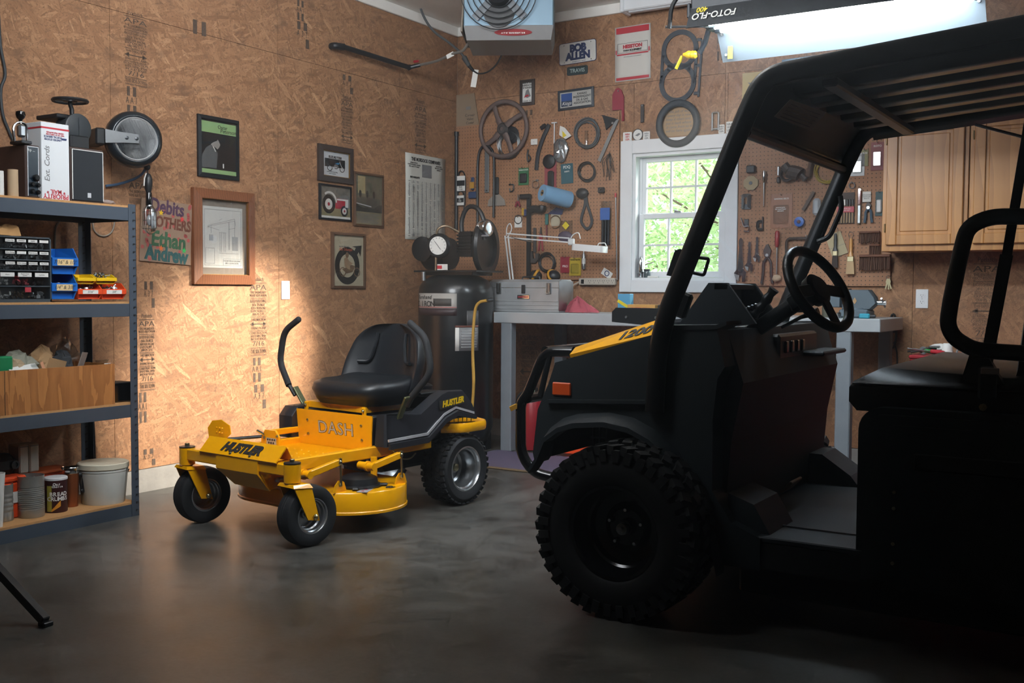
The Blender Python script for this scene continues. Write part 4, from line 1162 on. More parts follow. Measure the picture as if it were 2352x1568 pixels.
# hand lettered cardboard sign
t, w, h = wall_box('L', 'cardboard_sign', 'hand-lettered cardboard sign with coloured dots behind the work light', 'sign', 323, 462, 439, 604, .004, -.05)
MB().box((0, 0, .003), (w, h, .006)).build('board', mat('sign_card', '#8f7663', .85, var=.1), t, smooth=0)
cP, cG, cT, cB = mat('crayon_purple', '#533a50', .8), mat('crayon_green', '#3c6044', .8), mat('crayon_teal', '#355d5c', .8), mat('crayon_brown', '#6b3f30', .8)
for s_, x, y, sz, m_, bd in (('Debits', -.0, .39, .105, cP, .003), ('BROTHERS', .02, .14, .082, cB, .003), ('Ethan', .05, -.14, .115, cG, .004), ('Andrew', .02, -.37, .110, cT, .005)):
    o = text('lettering', s_, t, (x * w, y * h, .0064), sz, m_, (0, 0, -.04), bd); o.scale = ((w * .92) / (len(s_) * sz * .60), 1, 1)
random.seed(11)
for k in range(42):
    x, y = random.uniform(-.46, .46) * w, random.uniform(-.47, .47) * h
    flat(t, 'dot_sticker', disc(x, y, .011, None, 10), mat('dot_red', '#a8504c', .7), .0061, .0005)
def star(cx, cy, r, a=0): return [(cx + (r if i % 2 == 0 else r * .45) * math.cos(a + i * PI / 5), cy + (r if i % 2 == 0 else r * .45) * math.sin(a + i * PI / 5)) for i in range(10)]
for x, y, c in ((-.12, .30, '#d9b31e'), (.30, .24, '#d03a3a'), (.36, -.27, '#2fb85a'), (-.1, -.27, '#e06a2c')):
    flat(t, 'star_sticker', star(x * w, y * h, .018, .3), mat('star' + c, c, .5), .0066)
# small frames
DFR = mat('dark_frame', '#3a302b', .45, var=.15)
MID = mat('walnut_frame', '#5d4432', .45, var=.15)
t, w, h = wall_box('L', 'framed_photo', 'dark wide-framed picture of a blue motorcycle above the tractor photo', 'picture', 729, 336, 808, 419, .0)
iw, ih = frame_parts(t, w, h, .034, .026, DFR, mat('photo_white', '#c3c8cb', .6), inner=GOLD)
flat(t, 'photo_backdrop', rect(-iw * .37, -ih * .12, iw * .36, ih * .20), BLACK_P)
text('lettering', 'SUZUKI T250', t, (0, ih * .26, .0056), .022, INK, bold=.0008)
text('lettering', 'a new kind of road bike\nwith six speeds', t, (-iw * .1, -ih * .34, .0056), .011, GREYP)
for x in (-.2, .25): ring(t, 'printed_wheel', iw * x, -ih * .13, .026, .021, INK, .0066)
for x in (-.2, .25): ring(t, 'printed_hub', iw * x, -ih * .13, .008, .004, SILVER, .0070, n=12)
PB_ = mat('print_blue', '#2f7fb0', .5)
flat(t, 'printed_tank', [(-iw * .02, ih * .03), (iw * .12, ih * .08), (iw * .17, ih * .05), (iw * .10, -ih * .0)], PB_, .0066)
flat(t, 'printed_engine', disc(iw * .03, -ih * .09, .022, .016), GREYP, .0066); flat(t, 'printed_seat', rect(-iw * .22, ih * .0, -iw * .02, ih * .05), INK, .0066)
b = MB(); pline(b, iw * .25, -ih * .13, iw * .15, ih * .12, .004, .007); pline(b, -iw * .2, -ih * .13, iw * .05, -ih * .12, .006, .007); b.build('printed_fork', SILVER, t, smooth=0, kind='stuff')
t, w, h = wall_box('L', 'framed_photo', 'thin black framed photo of a red and white tractor', 'picture', 732, 425, 806, 506, .0)
iw, ih = frame_parts(t, w, h, .010, .016, BLACK, mat('photo_scrub', '#77736a', .8, var=.45, vscale=60))
flat(t, 'photo_grass', rect(-iw / 2, -ih * .42, iw / 2, -ih * .16), mat('print_straw', '#8b8260', .8, var=.3), .0048); flat(t, 'photo_caption', rect(-iw / 2, -ih / 2, iw / 2, -ih * .42), WHITE_P, .0052)
PRW = mat('print_white', '#d2d0ca', .6); PRR = mat('print_red', '#a81f2e', .5)
ring(t, 'printed_tyre', -iw * .22, -ih * .06, .062, .036, INK, .0054); flat(t, 'printed_rim', disc(-iw * .22, -ih * .06, .036), PRW, .0054); flat(t, 'printed_hub', disc(-iw * .22, -ih * .06, .012), PRR, .0062)
ring(t, 'printed_tyre', iw * .30, -ih * .24, .036, .022, INK, .0054); flat(t, 'printed_rim', disc(iw * .30, -ih * .24, .022), PRW, .0054); flat(t, 'printed_hub', disc(iw * .30, -ih * .24, .008), PRR, .0062)
flat(t, 'printed_bonnet', rect(iw * .05, ih * .0, iw * .40, ih * .14), PRR, .0050); flat(t, 'printed_engine', rect(iw * .0, -ih * .18, iw * .34, ih * .0), PRR, .0050); flat(t, 'printed_grille', rect(iw * .33, -ih * .12, iw * .43, ih * .13), PRW, .0056); flat(t, 'printed_stripe', rect(iw * .05, ih * .08, iw * .33, ih * .13), PRW, .0056)
ring(t, 'printed_fender', -iw * .20, -ih * .03, .078, .064, PRW, .0050, a0=.1, a1=2.2)
t, w, h = wall_box('L', 'framed_advert', 'tall framed advert of an old convertible car in town', 'picture', 811, 398, 879, 521, .0)
iw, ih = frame_parts(t, w, h, .012, .018, MID, mat('advert_sepia', '#8f8367', .8, var=.12))
flat(t, 'printed_scene', rect(-iw / 2, -ih * .20, iw / 2, ih / 2), mat('advert_scene', '#6f6a56', .8, var=.35, vscale=22), .0048)
flat(t, 'printed_road', rect(-iw / 2, -ih * .24, iw / 2, -ih * .08), mat('advert_road', '#403e38', .8), .0050)
flat(t, 'printed_car', [(-iw * .46, -ih * .10), (-iw * .44, ih * .02), (-iw * .2, ih * .05), (iw * .1, ih * .05), (iw * .44, ih * .03), (iw * .44, -ih * .06), (iw * .2, -ih * .16), (-iw * .2, -ih * .16)], mat('advert_car', '#56564a', .6), .0054)
flat(t, 'printed_bumper', [(-iw * .44, -ih * .09), (iw * .1, -ih * .14), (iw * .1, -ih * .12), (-iw * .44, -ih * .07)], SILVER, .0060)
for x in (-.3, -.05, .2): flat(t, 'printed_passenger', disc(iw * x, ih * .11, .014, .026, 12), mat('advert_figures', '#463c34', .8), .0056)
flat(t, 'printed_facade', rect(-iw * .38, ih * .12, -iw * .12, ih * .46), mat('advert_wall', '#a8986f', .8, var=.2), .0052)
for k in range(8): flat(t, 'printed_text_line', rect(-iw * .42, -ih * (.28 + .024 * k) - .003, iw * (.40 - .05 * (k % 3)), -ih * (.28 + .024 * k)), GREYP, .0052)
t, w, h = wall_box('L', 'framed_advert', 'framed cream poster of a motorcycle rider inside a black arrow ring', 'picture', 760, 535, 837, 662, .0)
CREAM = mat('poster_cream', '#b9b096', .7, var=.05)
iw, ih = frame_parts(t, w, h, .014, .02, MID, CREAM)
ring(t, 'printed_ring', -iw * .03, -ih * .10, iw * .40, iw * .25, INK, .0050, n=32)
flat(t, 'printed_arrow', [(iw * .12, ih * .10), (iw * .25, ih * .26), (iw * .12, ih * .28), (iw * .44, ih * .31), (iw * .40, ih * .10), (iw * .34, ih * .18), (iw * .20, ih * .02)], INK, .0054)
text('lettering', 'for the first time', t, (-iw * .12, ih * .27, .0054), .016, GREYP); text('lettering', 'Go Triumph', t, (-iw * .08, ih * .215, .0054), .026, mat('print_rust', '#b3563a', .6), bold=.0008, shear=.2)
PBR = mat('print_brown', '#7a6048', .7)
for x in (-.18, .28): ring(t, 'printed_wheel', iw * x, -ih * .22, .032, .025, PBR, .0062)
flat(t, 'printed_bike', [(-iw * .2, -ih * .17), (iw * .1, -ih * .08), (iw * .22, -ih * .1), (iw * .14, -ih * .22), (-iw * .05, -ih * .25)], PBR, .0060)
flat(t, 'printed_rider', [(-iw * .12, -ih * .12), (-iw * .14, ih * .04), (-iw * .05, ih * .07), (iw * .02, ih * .0), (iw * .14, -ih * .05), (iw * .06, -ih * .09), (iw * .04, -ih * .18)], mat('print_tan', '#a08468', .7), .0064)
flat(t, 'printed_head', disc(-iw * .04, ih * .11, .016, .02, 14), PBR, .0064)
# price list poster near the corner
t, w, h = wall_box('L', 'price_list_poster', 'tall white price list poster near the room corner', 'poster', 931, 358, 1022, 552, .0)
MB().grid(6, 10, lambda u, v: ((u - .5) * w, (v - .5) * h, .004 + .004 * math.sin(u * 5 + v * 3) ** 2)).build('sheet', mat('poster_white', '#bcbcb4', .75, var=.03), t, solid=.0008)
text('lettering', 'THE MURDOCK COMPANIES', t, (0, h * .435, .0095), .034, INK, bold=.0012).scale.x = .82
text('lettering', 'HOME OFFICE\nPUMPS ENGINES VALVES\nPIPE AND FITTINGS', t, (-w * .30, h * .37, .0095), .014, INK); text('lettering', 'BRANCHES\nWICHITA HAYS\nLIBERAL', t, (w * .32, h * .37, .0095), .014, INK)
flat(t, 'grey_box', rect(-w * .10, h * .24, w * .14, h * .39), GREYP, .0085)
text('lettering', 'PIPE WEIGHTS', t, (-w * .28, h * .225, .0095), .018, INK, bold=.0006)
b = MB(); random.seed(5)
for c in range(9):
    for r_ in range(46):
        if random.random() < .93: b.box((-w * .42 + c * w * .105 + random.uniform(0, .004), h * .18 - r_ * h * .0142, .0094), (w * .055 * random.uniform(.5, 1), h * .0062, .0004))
b.build('table_print', GREYP, t, smooth=0, kind='stuff')
b = MB()
for c in range(10): b.box((-w * .47 + c * w * .105, -h * .13, .0094), (.001, h * .64, .0004))
b.build('table_rule', GREYP, t, smooth=0, kind='stuff')

# outlets
def outlet(side, label, x0, y0, x1, y1, deco=False):
    t, w, h = wall_box(side, 'wall_outlet', label, 'outlet', x0, y0, x1, y1)
    MB().box((0, 0, .003), (.072, .115, .006), .002).build('cover_plate', WHITE, t)
    if deco: MB().box((0, 0, .007), (.034, .068, .004), .001).build('socket_block', WHITE, t)
    for s in (-1, 1):
        if not deco: MB().prism(disc(0, s * .0195, .0165, .0145, 20), .004, .0085).build('socket', WHITE, t)
        z = .009
        for dx, hh in ((-.0064, .008), (.0064, .0065)): MB().box((dx, s * .0195 + .003, z), (.002, hh, .001)).build('slot', SLOT, t, smooth=0)
        MB().lathe([(.0025, 0), (.0025, .001)], (0, s * .0195 - .0075, z - .0005), 'z', 8).build('ground_hole', SLOT, t)
    MB().lathe([(.0028, 0), (.002, .0012)], (0, .045 if deco else 0, .006 if deco else .0062), 'z', 10).build('screw', STEEL, t)
    return t
outlet('L', 'white wall outlet beside the bright patch of wall above the mower', 645, 645, 665, 687, True)
outlet('B', 'white wall outlet between the vise and the seat', 2103, 664, 2133, 708)
# ---- cord reel with work light
p = PL(306, 321, .20)
t = thing('cord_reel', 'round black and chrome cord reel on a wall arm above the shelf', 'cord reel', (.20, p.y, p.z))
r = (PL(362, 321, .22).y - PL(252, 321, .22).y) / 2 * .98
CHD = mat('reel_black', '#22282d', .28, .4, var=.1, coat=.4)
rx = Matrix.Rotation(-.35, 3, 'Z')
def tilt(b):
    b.v = [tuple(rx @ Vector(v)) for v in b.v]; return b
tilt(MB().lathe([(.02, -.045), (r * .8, -.045), (r * .97, -.03), (r, 0), (r * .97, .03), (r * .84, .044), (r * .8, .046), (r * .76, .042)], (0, 0, 0), 'x', 48)).build('rim', CHD, t, smooth=60)
tilt(MB().lathe([(r * .77, .042), (r * .74, .047), (r * .71, .043), (r * .68, .034), (r * .3, .034), (.02, .036), (.001, .036)], (0, 0, 0), 'x', 48)).build('face', mat('reel_face', '#c9ccce', .32, .55, var=.08), t, smooth=60)
tilt(MB().lathe([(r * .50, .0355), (r * .48, .037), (.001, .037)], (0, 0, 0), 'x', 40)).build('label_disc', mat('reel_label', '#9c978c', .5, .2), t)
b = MB(); b.prism([(.012, .022), (-.07, .026), (-.155, .034), (-.155, -.034), (-.07, -.026), (.012, -.022)], .048, .053, 'yz'); tilt(b).build('bracket', STEEL, t)
for yy in (0, -.05): tilt(MB().lathe([(.009, 0), (.009, .004), (.004, .006)], (.053, yy, .0), 'x', 12)).build('bolt', DSTEEL, t)
b = MB(); b.box((-.03, -.17, 0), (.12, .05, .085), .008); tilt(b); b.bar((-.06, -.13, 0), (-.198, -.13, 0), .05, .05); b.build('wall_arm', BLACK, t)
pt = PL(338, 372, .205) - t.location
b = MB(); b.tube(smooth_path([pt + Vector((0, -.02, .03)), pt, PL(330, 395, .17) - t.location, PL(310, 410, .1) - t.location, PL(275, 422, .03) - t.location, PL(243, 427, .012) - t.location]), .007, 8); b.build('blue_cable', mat('cable_blue', '#3c5672', .5), t)
# hanging work light
q = PL(338, 380, .20)
t = thing('work_light', 'hanging caged work light with black handle on the reel cord', 'lamp', (.20, q.y, q.z))
zz = lambda py: PL(341, py, .20).z - q.z
MB().ball((0, 0, zz(384)), .017, 16, 10).build('ball_stop', BLACK, t)
MB().cyl((0, 0, zz(384)), (0, .003, zz(398)), .004).build('cord', BLACK, t)
MB().lathe([(.006, 0), (.014, -.008), (.021, -.03), (.021, -.06), (.016, -.085), (.013, -.10)], (0, .006, zz(398)), 'z', 18).build('handle', BLACK, t, smooth=60)
MB().lathe([(.014, 0), (.016, -.003), (.016, -.08), (.013, -.085)], (0, .008, zz(398) - .098), 'z', 18).build('socket', BLACK_G, t)
MB().lathe([(.016, 0), (.018, -.004), (.018, -.012), (.016, -.016)], (0, .01, zz(470)), 'z', 18).build('collar', STEEL, t)
zb0, zb1 = zz(473), zz(538)
b = MB()
prof = []
for i in range(9):
    s_ = i / 8; prof.append((.018 + .016 * min(1, s_ * 5) if s_ < .8 else .034 * math.sqrt(max(.02, 1 - ((s_ - .8) / .2) ** 2)), zb0 + (zb1 - zb0) * s_))
rings = [[(rr * math.cos(a) , .012 + rr * math.sin(a), z) for a in [(-.5 + 2.6 * k / 12) for k in range(13)]] for rr, z in prof]
b.loft(rings, False, None, False); b.build('reflector', STEEL, t, solid=.0012, smooth=60)
b = MB()
for a in (2.6, 3.4, 4.2, 5.0): b.tube(fillet([(.018 * math.cos(a), .012 + .018 * math.sin(a), zb0), (.034 * math.cos(a), .012 + .034 * math.sin(a), zb0 - .02), (.034 * math.cos(a), .012 + .034 * math.sin(a), zb1 + .025), (0, .012, zb1)], .015, 3), .0015, 5)
for z in (zb0 - .03, (zb0 + zb1) / 2, zb1 + .03): b.torus((0, .012, z), .034, .0014, 'z', 20, 5)
b.build('wire_guard', STEEL, t, smooth=60, kind='stuff')
MB().tube([(-.0, -.006, zz(398)), (-.004, -.015, zz(410)), (-.002, -.02, zz(428))], .004, 6, flat=(1.5, .4)).build('paper_tag', WHITE_P, t)
MB().ball((0, .012, (zb0 + zb1) / 2), (.017, .017, .03), 14, 8).build('bulb', mat('bulb_glass', '#8f9396', .2), t)
# grey cable loops and a cord at the picture edge
t = thing('cable_loop', 'pale grey cable loop hanging on the wall behind the shelf', 'cable', PL(238, 520, .005)); L0 = t.location
MB().tube(smooth_path([PL(x, y, .006) - L0 for x, y in ((212, 470), (214, 520), (224, 537), (240, 542), (256, 533), (263, 510), (264, 470))]), .004, 6).build('cable', mat('cable_grey', '#8b8378', .6), t)
t = thing('wall_cable', 'grey cable running down behind the parts organizer', 'cable', PL(128, 540, .005)); L0 = t.location
MB().tube(smooth_path([PL(x, y, .006) - L0 for x, y in ((148, 470), (138, 505), (128, 525), (126, 570), (125, 620))]), .005, 6).build('cable', MATS['cable_grey'], t)
t = thing('hanging_wall_cable', 'thick dark cord hanging down the wall at the picture edge', 'cable', PL(5, 150, .006)); L0 = t.location
MB().tube(smooth_path([PL(x, y, .012) - L0 for x, y in ((-6, -40), (-2, 60), (2, 110), (12, 170), (2, 205), (6, 260), (20, 300), (34, 330))]), .007, 7).build('cord', mat('cord_dark', '#353a3e', .6), t)
# ================================================================ hung on the back wall
def c6(x, y): return (900 + x / 3.015, 180 + y / 3.015)
def c3(x, y): return (1640 + x / 3.563, 280 + y / 3.563)
def c7(x, y): return (1030 + x / 3.618, y / 3.618)
def bthing(conv, name, label, cat, x0, y0, x1, y1, off=.026, tilt=0.0, group=None):
    a, c = conv(x0, y0), conv(x1, y1)
    return wall_box('B', name, label, cat, a[0], a[1], c[0], c[1], off, tilt, group)
# pegboards
t = thing('pegboard', 'brown pegboard full of tools between the corner and the window', 'pegboard', (.70, 0, 1.185))
for x0, x1 in ((.005, .66), (.663, 1.402)): MB().box(((x0 + x1) / 2 - .70, -.017, (2.366 - 1.185) / 2), (x1 - x0, .006, 2.366 - 1.185)).build('pegboard_panel', PEG, t, smooth=0)
b = MB()
for z in (.03, .6, 1.15): b.box((0, -.007, z), (1.36, .014, .03))
b.build('batten', CARD, t, smooth=0, kind='stuff')
t = thing('pegboard', 'brown pegboard full of tools between the window and the cabinets', 'pegboard', (2.77, 0, 1.147))
MB().box((0, -.017, .61), (.978, .006, 1.22)).build('pegboard_panel', PEG, t, smooth=0)
b = MB()
for z in (.03, .6, 1.19): b.box((0, -.007, z), (.95, .014, .03))
b.build('batten', CARD, t, smooth=0, kind='stuff')

# ---- signs on the upper wall
t, w, h = bthing(c7, 'licence_plate', 'white plate reading BOB ALLEN above the TRAVIS plate', 'sign', 920, 345, 1228, 525, .004, .0)
t.rotation_euler = (ROT_B @ Matrix.Rotation(.03, 3, 'Z')).to_euler()
def rrect(w, h, r, n=4):
    o = []
    for cx, cy, a in ((w / 2 - r, h / 2 - r, 0), (-w / 2 + r, h / 2 - r, PI / 2), (-w / 2 + r, -h / 2 + r, PI), (w / 2 - r, -h / 2 + r, 1.5 * PI)):
        o += [(cx + r * math.cos(a + PI / 2 * k / n), cy + r * math.sin(a + PI / 2 * k / n)) for k in range(n + 1)]
    return o
MB().prism(rrect(w, h, .018), 0, .003).build('plate', NAVY, t, smooth=0); MB().prism(rrect(w * .975, h * .955, .016), .003, .0036).build('face', WHITE_P, t, smooth=0)
for s_, y in (('BOB', .20), ('ALLEN', -.17)):
    text('lettering', s_, t, (.004, y * h, .0042), h * .46, NAVY, bold=.0045, space=.92).scale.x = 1.0
text('lettering', 'overland park / kansas', t, (.01, -h * .41, .0042), h * .08, NAVY, shear=.2)
for x in (-.36, .36):
    for y in (-.4, .4): MB().lathe([(.005, 0), (.003, .003)], (x * w, y * h, .0036), 'z', 8).build('screw', STEEL, t)
t, w, h = bthing(c7, 'name_plate', 'small dark plate reading TRAVIS', 'sign', 986, 550, 1158, 622, .004)
MB().prism(rrect(w, h, .012), 0, .003).build('plate', mat('plate_green', '#1f3133', .5), t, smooth=0)
text('lettering', 'TRAVIS', t, (0, 0, .0034), h * .62, mat('plate_silver', '#9fb3b0', .5), bold=.0008)
t, w, h = bthing(c7, 'paper_sign', 'tall white paper sign reading HESSTON FARM EQUIPMENT', 'sign', 1385, 212, 1680, 668, .003, .012)
MB().grid(5, 7, lambda u, v: ((u - .5) * w, (v - .5) * h, .003 + .002 * math.sin(u * 6) * math.sin(v * 4))).build('sheet', mat('sign_paper', '#c9c6bf', .7, var=.03), t, solid=.0008)
flat(t, 'red_band', rect(-w * .46, h * .37, w * .46, h * .48), REDP, .0056); flat(t, 'red_band', rect(-w * .46, -h * .48, w * .46, -h * .43), REDP, .0056)
text('lettering', 'HESSTON', t, (0, h * .125, .0064), h * .085, REDP, bold=.0022).scale.x = 1.05
text('lettering', 'FARM EQUIPMENT', t, (0, h * .055, .0064), h * .045, INK, bold=.001)
b = MB()
for p0, p1 in (((-.42, .19), (.42, .19)), ((-.42, .02), (.42, .02)), ((-.42, .19), (-.42, .02)), ((.42, .19), (.42, .02))): b.bar((p0[0] * w, p0[1] * h, .0060), (p1[0] * w, p1[1] * h, .0060), .002, .0006)
b.build('box_rule', INK, t, smooth=0)
b = MB()
for p0, p1 in (((-.46, .08), (-.46, .0)), ((-.44, -.012), (.44, -.012)), ((.46, .08), (.46, .0))): b.bar((p0[0] * w, p0[1] * h, .0060), (p1[0] * w, p1[1] * h, .0060), .010, .0006)
b.build('red_underline', REDP, t, smooth=0)
text('lettering', 'FIRST IN FARM EQUIPMENT DESIGN AND SERVICE', t, (0, -h * .06, .0064), h * .016, GREYP)
t, w, h = bthing(c7, 'framed_notice', 'small dark framed notice above the iron hand wheel', 'picture', 597, 662, 720, 876, .0)
iw, ih = frame_parts(t, w, h, .022, .014, DFR, WHITE_P, glassy=False)
text('lettering', 'MAKE A WISH\nFOUNDATION\nOF KANSAS', t, (0, ih * .36, .0052), .018, INK, bold=.0004); text('lettering', 'THANK YOU', t, (0, -ih * .43, .0052), .016, INK)
flat(t, 'printed_figure', [(-iw * .3, -ih * .2), (-iw * .12, ih * .1), (iw * .1, ih * .18), (iw * .2, ih * .02), (iw * .36, -ih * .2), (0, -ih * .28)], GREYP, .0048); flat(t, 'printed_red', [(-iw * .35, -ih * .26), (iw * .2, -ih * .18), (iw * .05, -ih * .10), (-iw * .2, -ih * .14)], REDP, .0052)
t, w, h = bthing(c7, 'association_plaque', 'wide dark framed plaque of the Kansas oil and gas association', 'sign', 913, 738, 1211, 906, .0, .03)
iw, ih = frame_parts(t, w, h, .016, .014, mat('slate_frame', '#2b3138', .4), mat('plaque_grey', '#a8a7a2', .5), glassy=False)
flat(t, 'blue_field', rect(-iw * .46, -ih * .40, -iw * .12, ih * .42), mat('plaque_blue', '#23498a', .5), .0048); flat(t, 'blue_ground', rect(-iw * .46, -ih * .40, -iw * .12, -ih * .05), mat('plaque_navy', '#1d2d48', .5), .0053)
text('lettering', 'Kioga', t, (-iw * .29, -ih * .22, .0060), ih * .30, WHITE_P, shear=.3)
text('lettering', 'KANSAS\nINDEPENDENT\nOIL & GAS\nASSOCIATION', t, (iw * .19, ih * .02, .0052), ih * .19, INK, bold=.0004)
t, w, h = bthing(c7, 'red_scabbard', 'red pointed sheath hanging above the peg hooks', 'sheath', 1367, 730, 1465, 1010, .004)
MB().prism([(-w * .5, h * .30), (-w * .22, h * .47), (0, h * .5), (w * .25, h * .42), (w * .46, h * .22), (w * .5, -h * .5), (w * .34, -h * .5), (w * .30, -h * .16), (-w * .5, -h * .16)], 0, .012).build('sheath', mat('sheath_red', '#8e2436', .55), t)
MB().lathe([(.006, 0), (.006, .016)], (0, h * .40, 0), 'z', 10).build('rivet', STEEL, t)
# head gasket
GASK = mat('gasket_dark', '#3c4148', .6, .3, var=.2)
t, w, h = bthing(c7, 'head_gasket', 'grey two-bore engine head gasket hanging near the lamp', 'gasket', 1765, 265, 2105, 835, .006, -.06)
b = MB(); R1 = w * .40
def ringpoly(b, cx, cy, R, r, th=.006, n=40, sq=None):
    for i in range(n):
        p, q = 2 * PI * i / n, 2 * PI * (i + 1) / n
        def o(a):
            x, y = R * math.cos(a), R * math.sin(a)
            if sq: x = max(sq[0], min(sq[1], x * 1.35)); y = max(sq[2], min(sq[3], y * 1.15))
            return (cx + x, cy + y)
        b.prism([o(p), o(q), (cx + r * math.cos(q), cy + r * math.sin(q)), (cx + r * math.cos(p), cy + r * math.sin(p))], 0, th)
ringpoly(b, -w * .06, h * .24, w * .45, w * .34); ringpoly(b, -w * .06, -h * .24, w * .45, w * .34)
for sx in (-.47, -.30, .20, .35): b.box((sx * w, 0, .003), (w * .07, h * (.52 if abs(sx) > .33 else .14), .006))
b.box((-w * .06, 0, .003), (w * .5, h * .035, .006))
for sy in (-.5, .0, .46): b.box((w * .40, sy * h * .8, .003), (w * .10, .02, .006))
b.box((w * .47, -.02, .003), (w * .05, h * .82, .006))
b.build('gasket', GASK, t, smooth=0)
t, w, h = bthing(c7, 'ring_gasket', 'large black rubber ring hanging over the window casing', 'gasket', 1725, 842, 2083, 1208, .034)
MB().torus((0, 0, 0), w / 2 - .02, .02, 'z', 48, 8, (.024, .014)).build('ring', mat('ring_rubber', '#2f353b', .6), t, smooth=60)
t, w, h = bthing(c7, 'note_paper', 'brown handwritten note pinned inside the rubber ring', 'paper', 1775, 880, 2040, 1130, .002)
MB().box((0, 0, .001), (w, h, .0016)).build('sheet', mat('old_paper', '#a68a68', .8, var=.06), t, smooth=0)
text('lettering', 'on the job of work\n  every day is new\nkeep it clean and\n put it back where\n  it came from so it\nwill be here again', t, (0, 0, .0022), .026, GREYP, shear=.3)
t, w, h = bthing(c7, 'steel_bar', 'short dark steel bar hung beside the rubber ring', 'bar', 1597, 868, 1632, 1018, .004); MB().box((0, 0, .006), (w * .8, h, .01), .002).build('bar', IRON, t); MB().lathe([(.004, 0), (.004, .014)], (0, h * .42, 0), 'z', 8).build('hook', STEEL, t)
t, w, h = bthing(c7, 'clevis', 'grey U-shaped clevis hanging above the window casing', 'clevis', 2190, 930, 2255, 1085, .004)
MB().tube(fillet([(-w * .4, -h * .5, .012), (-w * .4, h * .45, .012), (w * .4, h * .45, .012), (w * .4, -h * .5, .012)], .01), .007, 8).build('bow', STEEL, t); MB().cyl((-w * .5, -h * .42, .012), (w * .5, -h * .42, .012), .006).build('pin', STEEL, t)
# small stickers on the casing
for nm, lab, x0, y0, x1, y1, shape in (('sticker', 'shield sticker on the window casing, nearest the pegboard', 1452, 1098, 1525, 1178, 'r'), ('sticker', 'round sticker standing on the window casing between two others', 1530, 1070, 1618, 1170, 'c'), ('sticker', 'square sticker on the window casing beside the round one', 1618, 1092, 1675, 1166, 'r'), ('sticker', 'small flag sticker above the window casing', 2245, 1035, 2295, 1110, 'r'), ('sticker', 'white printed card above the window casing', 2308, 1010, 2365, 1105, 'r')):
    t, w, h = bthing(c7, nm, lab, 'sticker', x0, y0, x1, y1, .012)
    if shape == 'c':
        MB().prism(disc(0, 0, w / 2, h / 2, 28), 0, .003).build('badge', DSTEEL, t, smooth=0); MB().prism(disc(0, 0, w * .42, h * .43, 28), .003, .0036).build('face', WHITE_P, t, smooth=0); flat(t, 'printed_bird', [(-w * .25, -h * .05), (w * .1, h * .14), (w * .28, h * .05), (0, -h * .12)], GREYP, .0037)
    else:
        MB().prism(rrect(w, h, .006), 0, .0025).build('badge', WHITE_P, t, smooth=0)
        text('lettering', 'NRA\n1871\nUSA', t, (0, 0, .003), h * .26, REDP if x0 < 1600 else GREYP, bold=.0005)
# partly hidden things behind the lamp
t, w, h = wall_box('B', 'licence_frame_sign', 'dark licence plate frame reading 65th and I-35 under the lamp', 'sign', 1796, 130, 1910, 196, .003, .02)
b = MB()
for c, s in (((0, h * .42), (w, h * .16)), ((0, -h * .44), (w, h * .12)), ((-w * .46, 0), (w * .08, h)), ((w * .46, 0), (w * .08, h))): b.box((*c, .003), (*s, .006), .001)
b.build('frame', mat('plate_frame', '#4a6a80', .4, .3), t, smooth=0); text('lettering', '65th  &  I-35', t, (0, h * .42, .0064), h * .13, WHITE_P, bold=.0005)
t, w, h = wall_box('B', 'calendar_page', 'faded yellow printed page on the wall behind the vehicle roof', 'poster', 1705, 165, 1775, 232, .003); MB().box((0, 0, .001), (w, h, .002)).build('sheet', mat('faded_yellow', '#b7a777', .8, var=.1), t, smooth=0); flat(t, 'printed_shape', star(0, 0, w * .35, .2), GREYP, .0022)
t, w, h = wall_box('B', 'calendar_card', 'grey card below the faded yellow page', 'paper', 1708, 215, 1760, 240, .006); MB().box((0, 0, .001), (w, h, .002)).build('card', GREYP, t, smooth=0); MB().lathe([(.003, 0), (.003, .004)], (0, h * .4, 0), 'z', 8).build('pin', STEEL, t)
# cardboard note at the corner
t, w, h = bthing(c6, 'cardboard_note', 'folded cardboard piece marked Corvair Valve Cover at the corner', 'cardboard', 445, 108, 605, 328, .004)
MB().prism([(-w * .5, h * .5), (w * .3, h * .5), (w * .5, -h * .5), (-w * .5, -h * .5)], 0, .006).build('card', mat('card_dull', '#8b7863', .85, var=.1), t, smooth=0)
text('lettering', 'Corvair\nValve\nCover', t, (w * .12, -h * .30, .0065), h * .12, INK, shear=.1); flat(t, 'printed_patch', rect(-w * .05, 0, w * .15, h * .1), GREYP, .0062)

# ---- tools on the first pegboard
def hook(t, x, y, m=STEEL): MB().tube(fillet([(x, y, -.01), (x, y, .022), (x, y + .012, .026)], .004, 3), .002, 6).build('peg_hook', m, t)
def coil(t, R, r, n, m, nm='coil', sq=1.0, seedy=1):
    b = MB(); rnd = random.Random(seedy)
    for k in range(n):
        RR = R * (1 - .035 * k) ; dx, dy = rnd.uniform(-.01, .01), rnd.uniform(-.01, .01)
        b.tube([(dx + RR * math.cos(a) * sq, dy + RR * math.sin(a), .006 + .004 * (k % 3) + .003 * math.sin(a * 3 + k)) for a in [2 * PI * i / 28 for i in range(28)]], r, 6, closed=True)
    return b.build(nm, m, t, smooth=60)
def packet(conv, name, label, cat, x0, y0, x1, y1, card, blister=None, lines=(), off=.024, tilt=0.0):
    t, w, h = bthing(conv, name, label, cat, x0, y0, x1, y1, off, tilt)
    MB().box((0, 0, .001), (w, h, .002)).build('card', card, t, smooth=0)
    if blister: MB().box((0, -h * .1, .009), (w * .7, h * .55, .016), .006).build('blister', blister, t)
    for s_, y, sz, m_ in lines: text('lettering', s_, t, (0, y * h, .0024 if not blister or abs(y) > .25 else .0176), sz * h, m_, bold=.0004)
    hook(t, 0, h * .47)
    return t, w, h
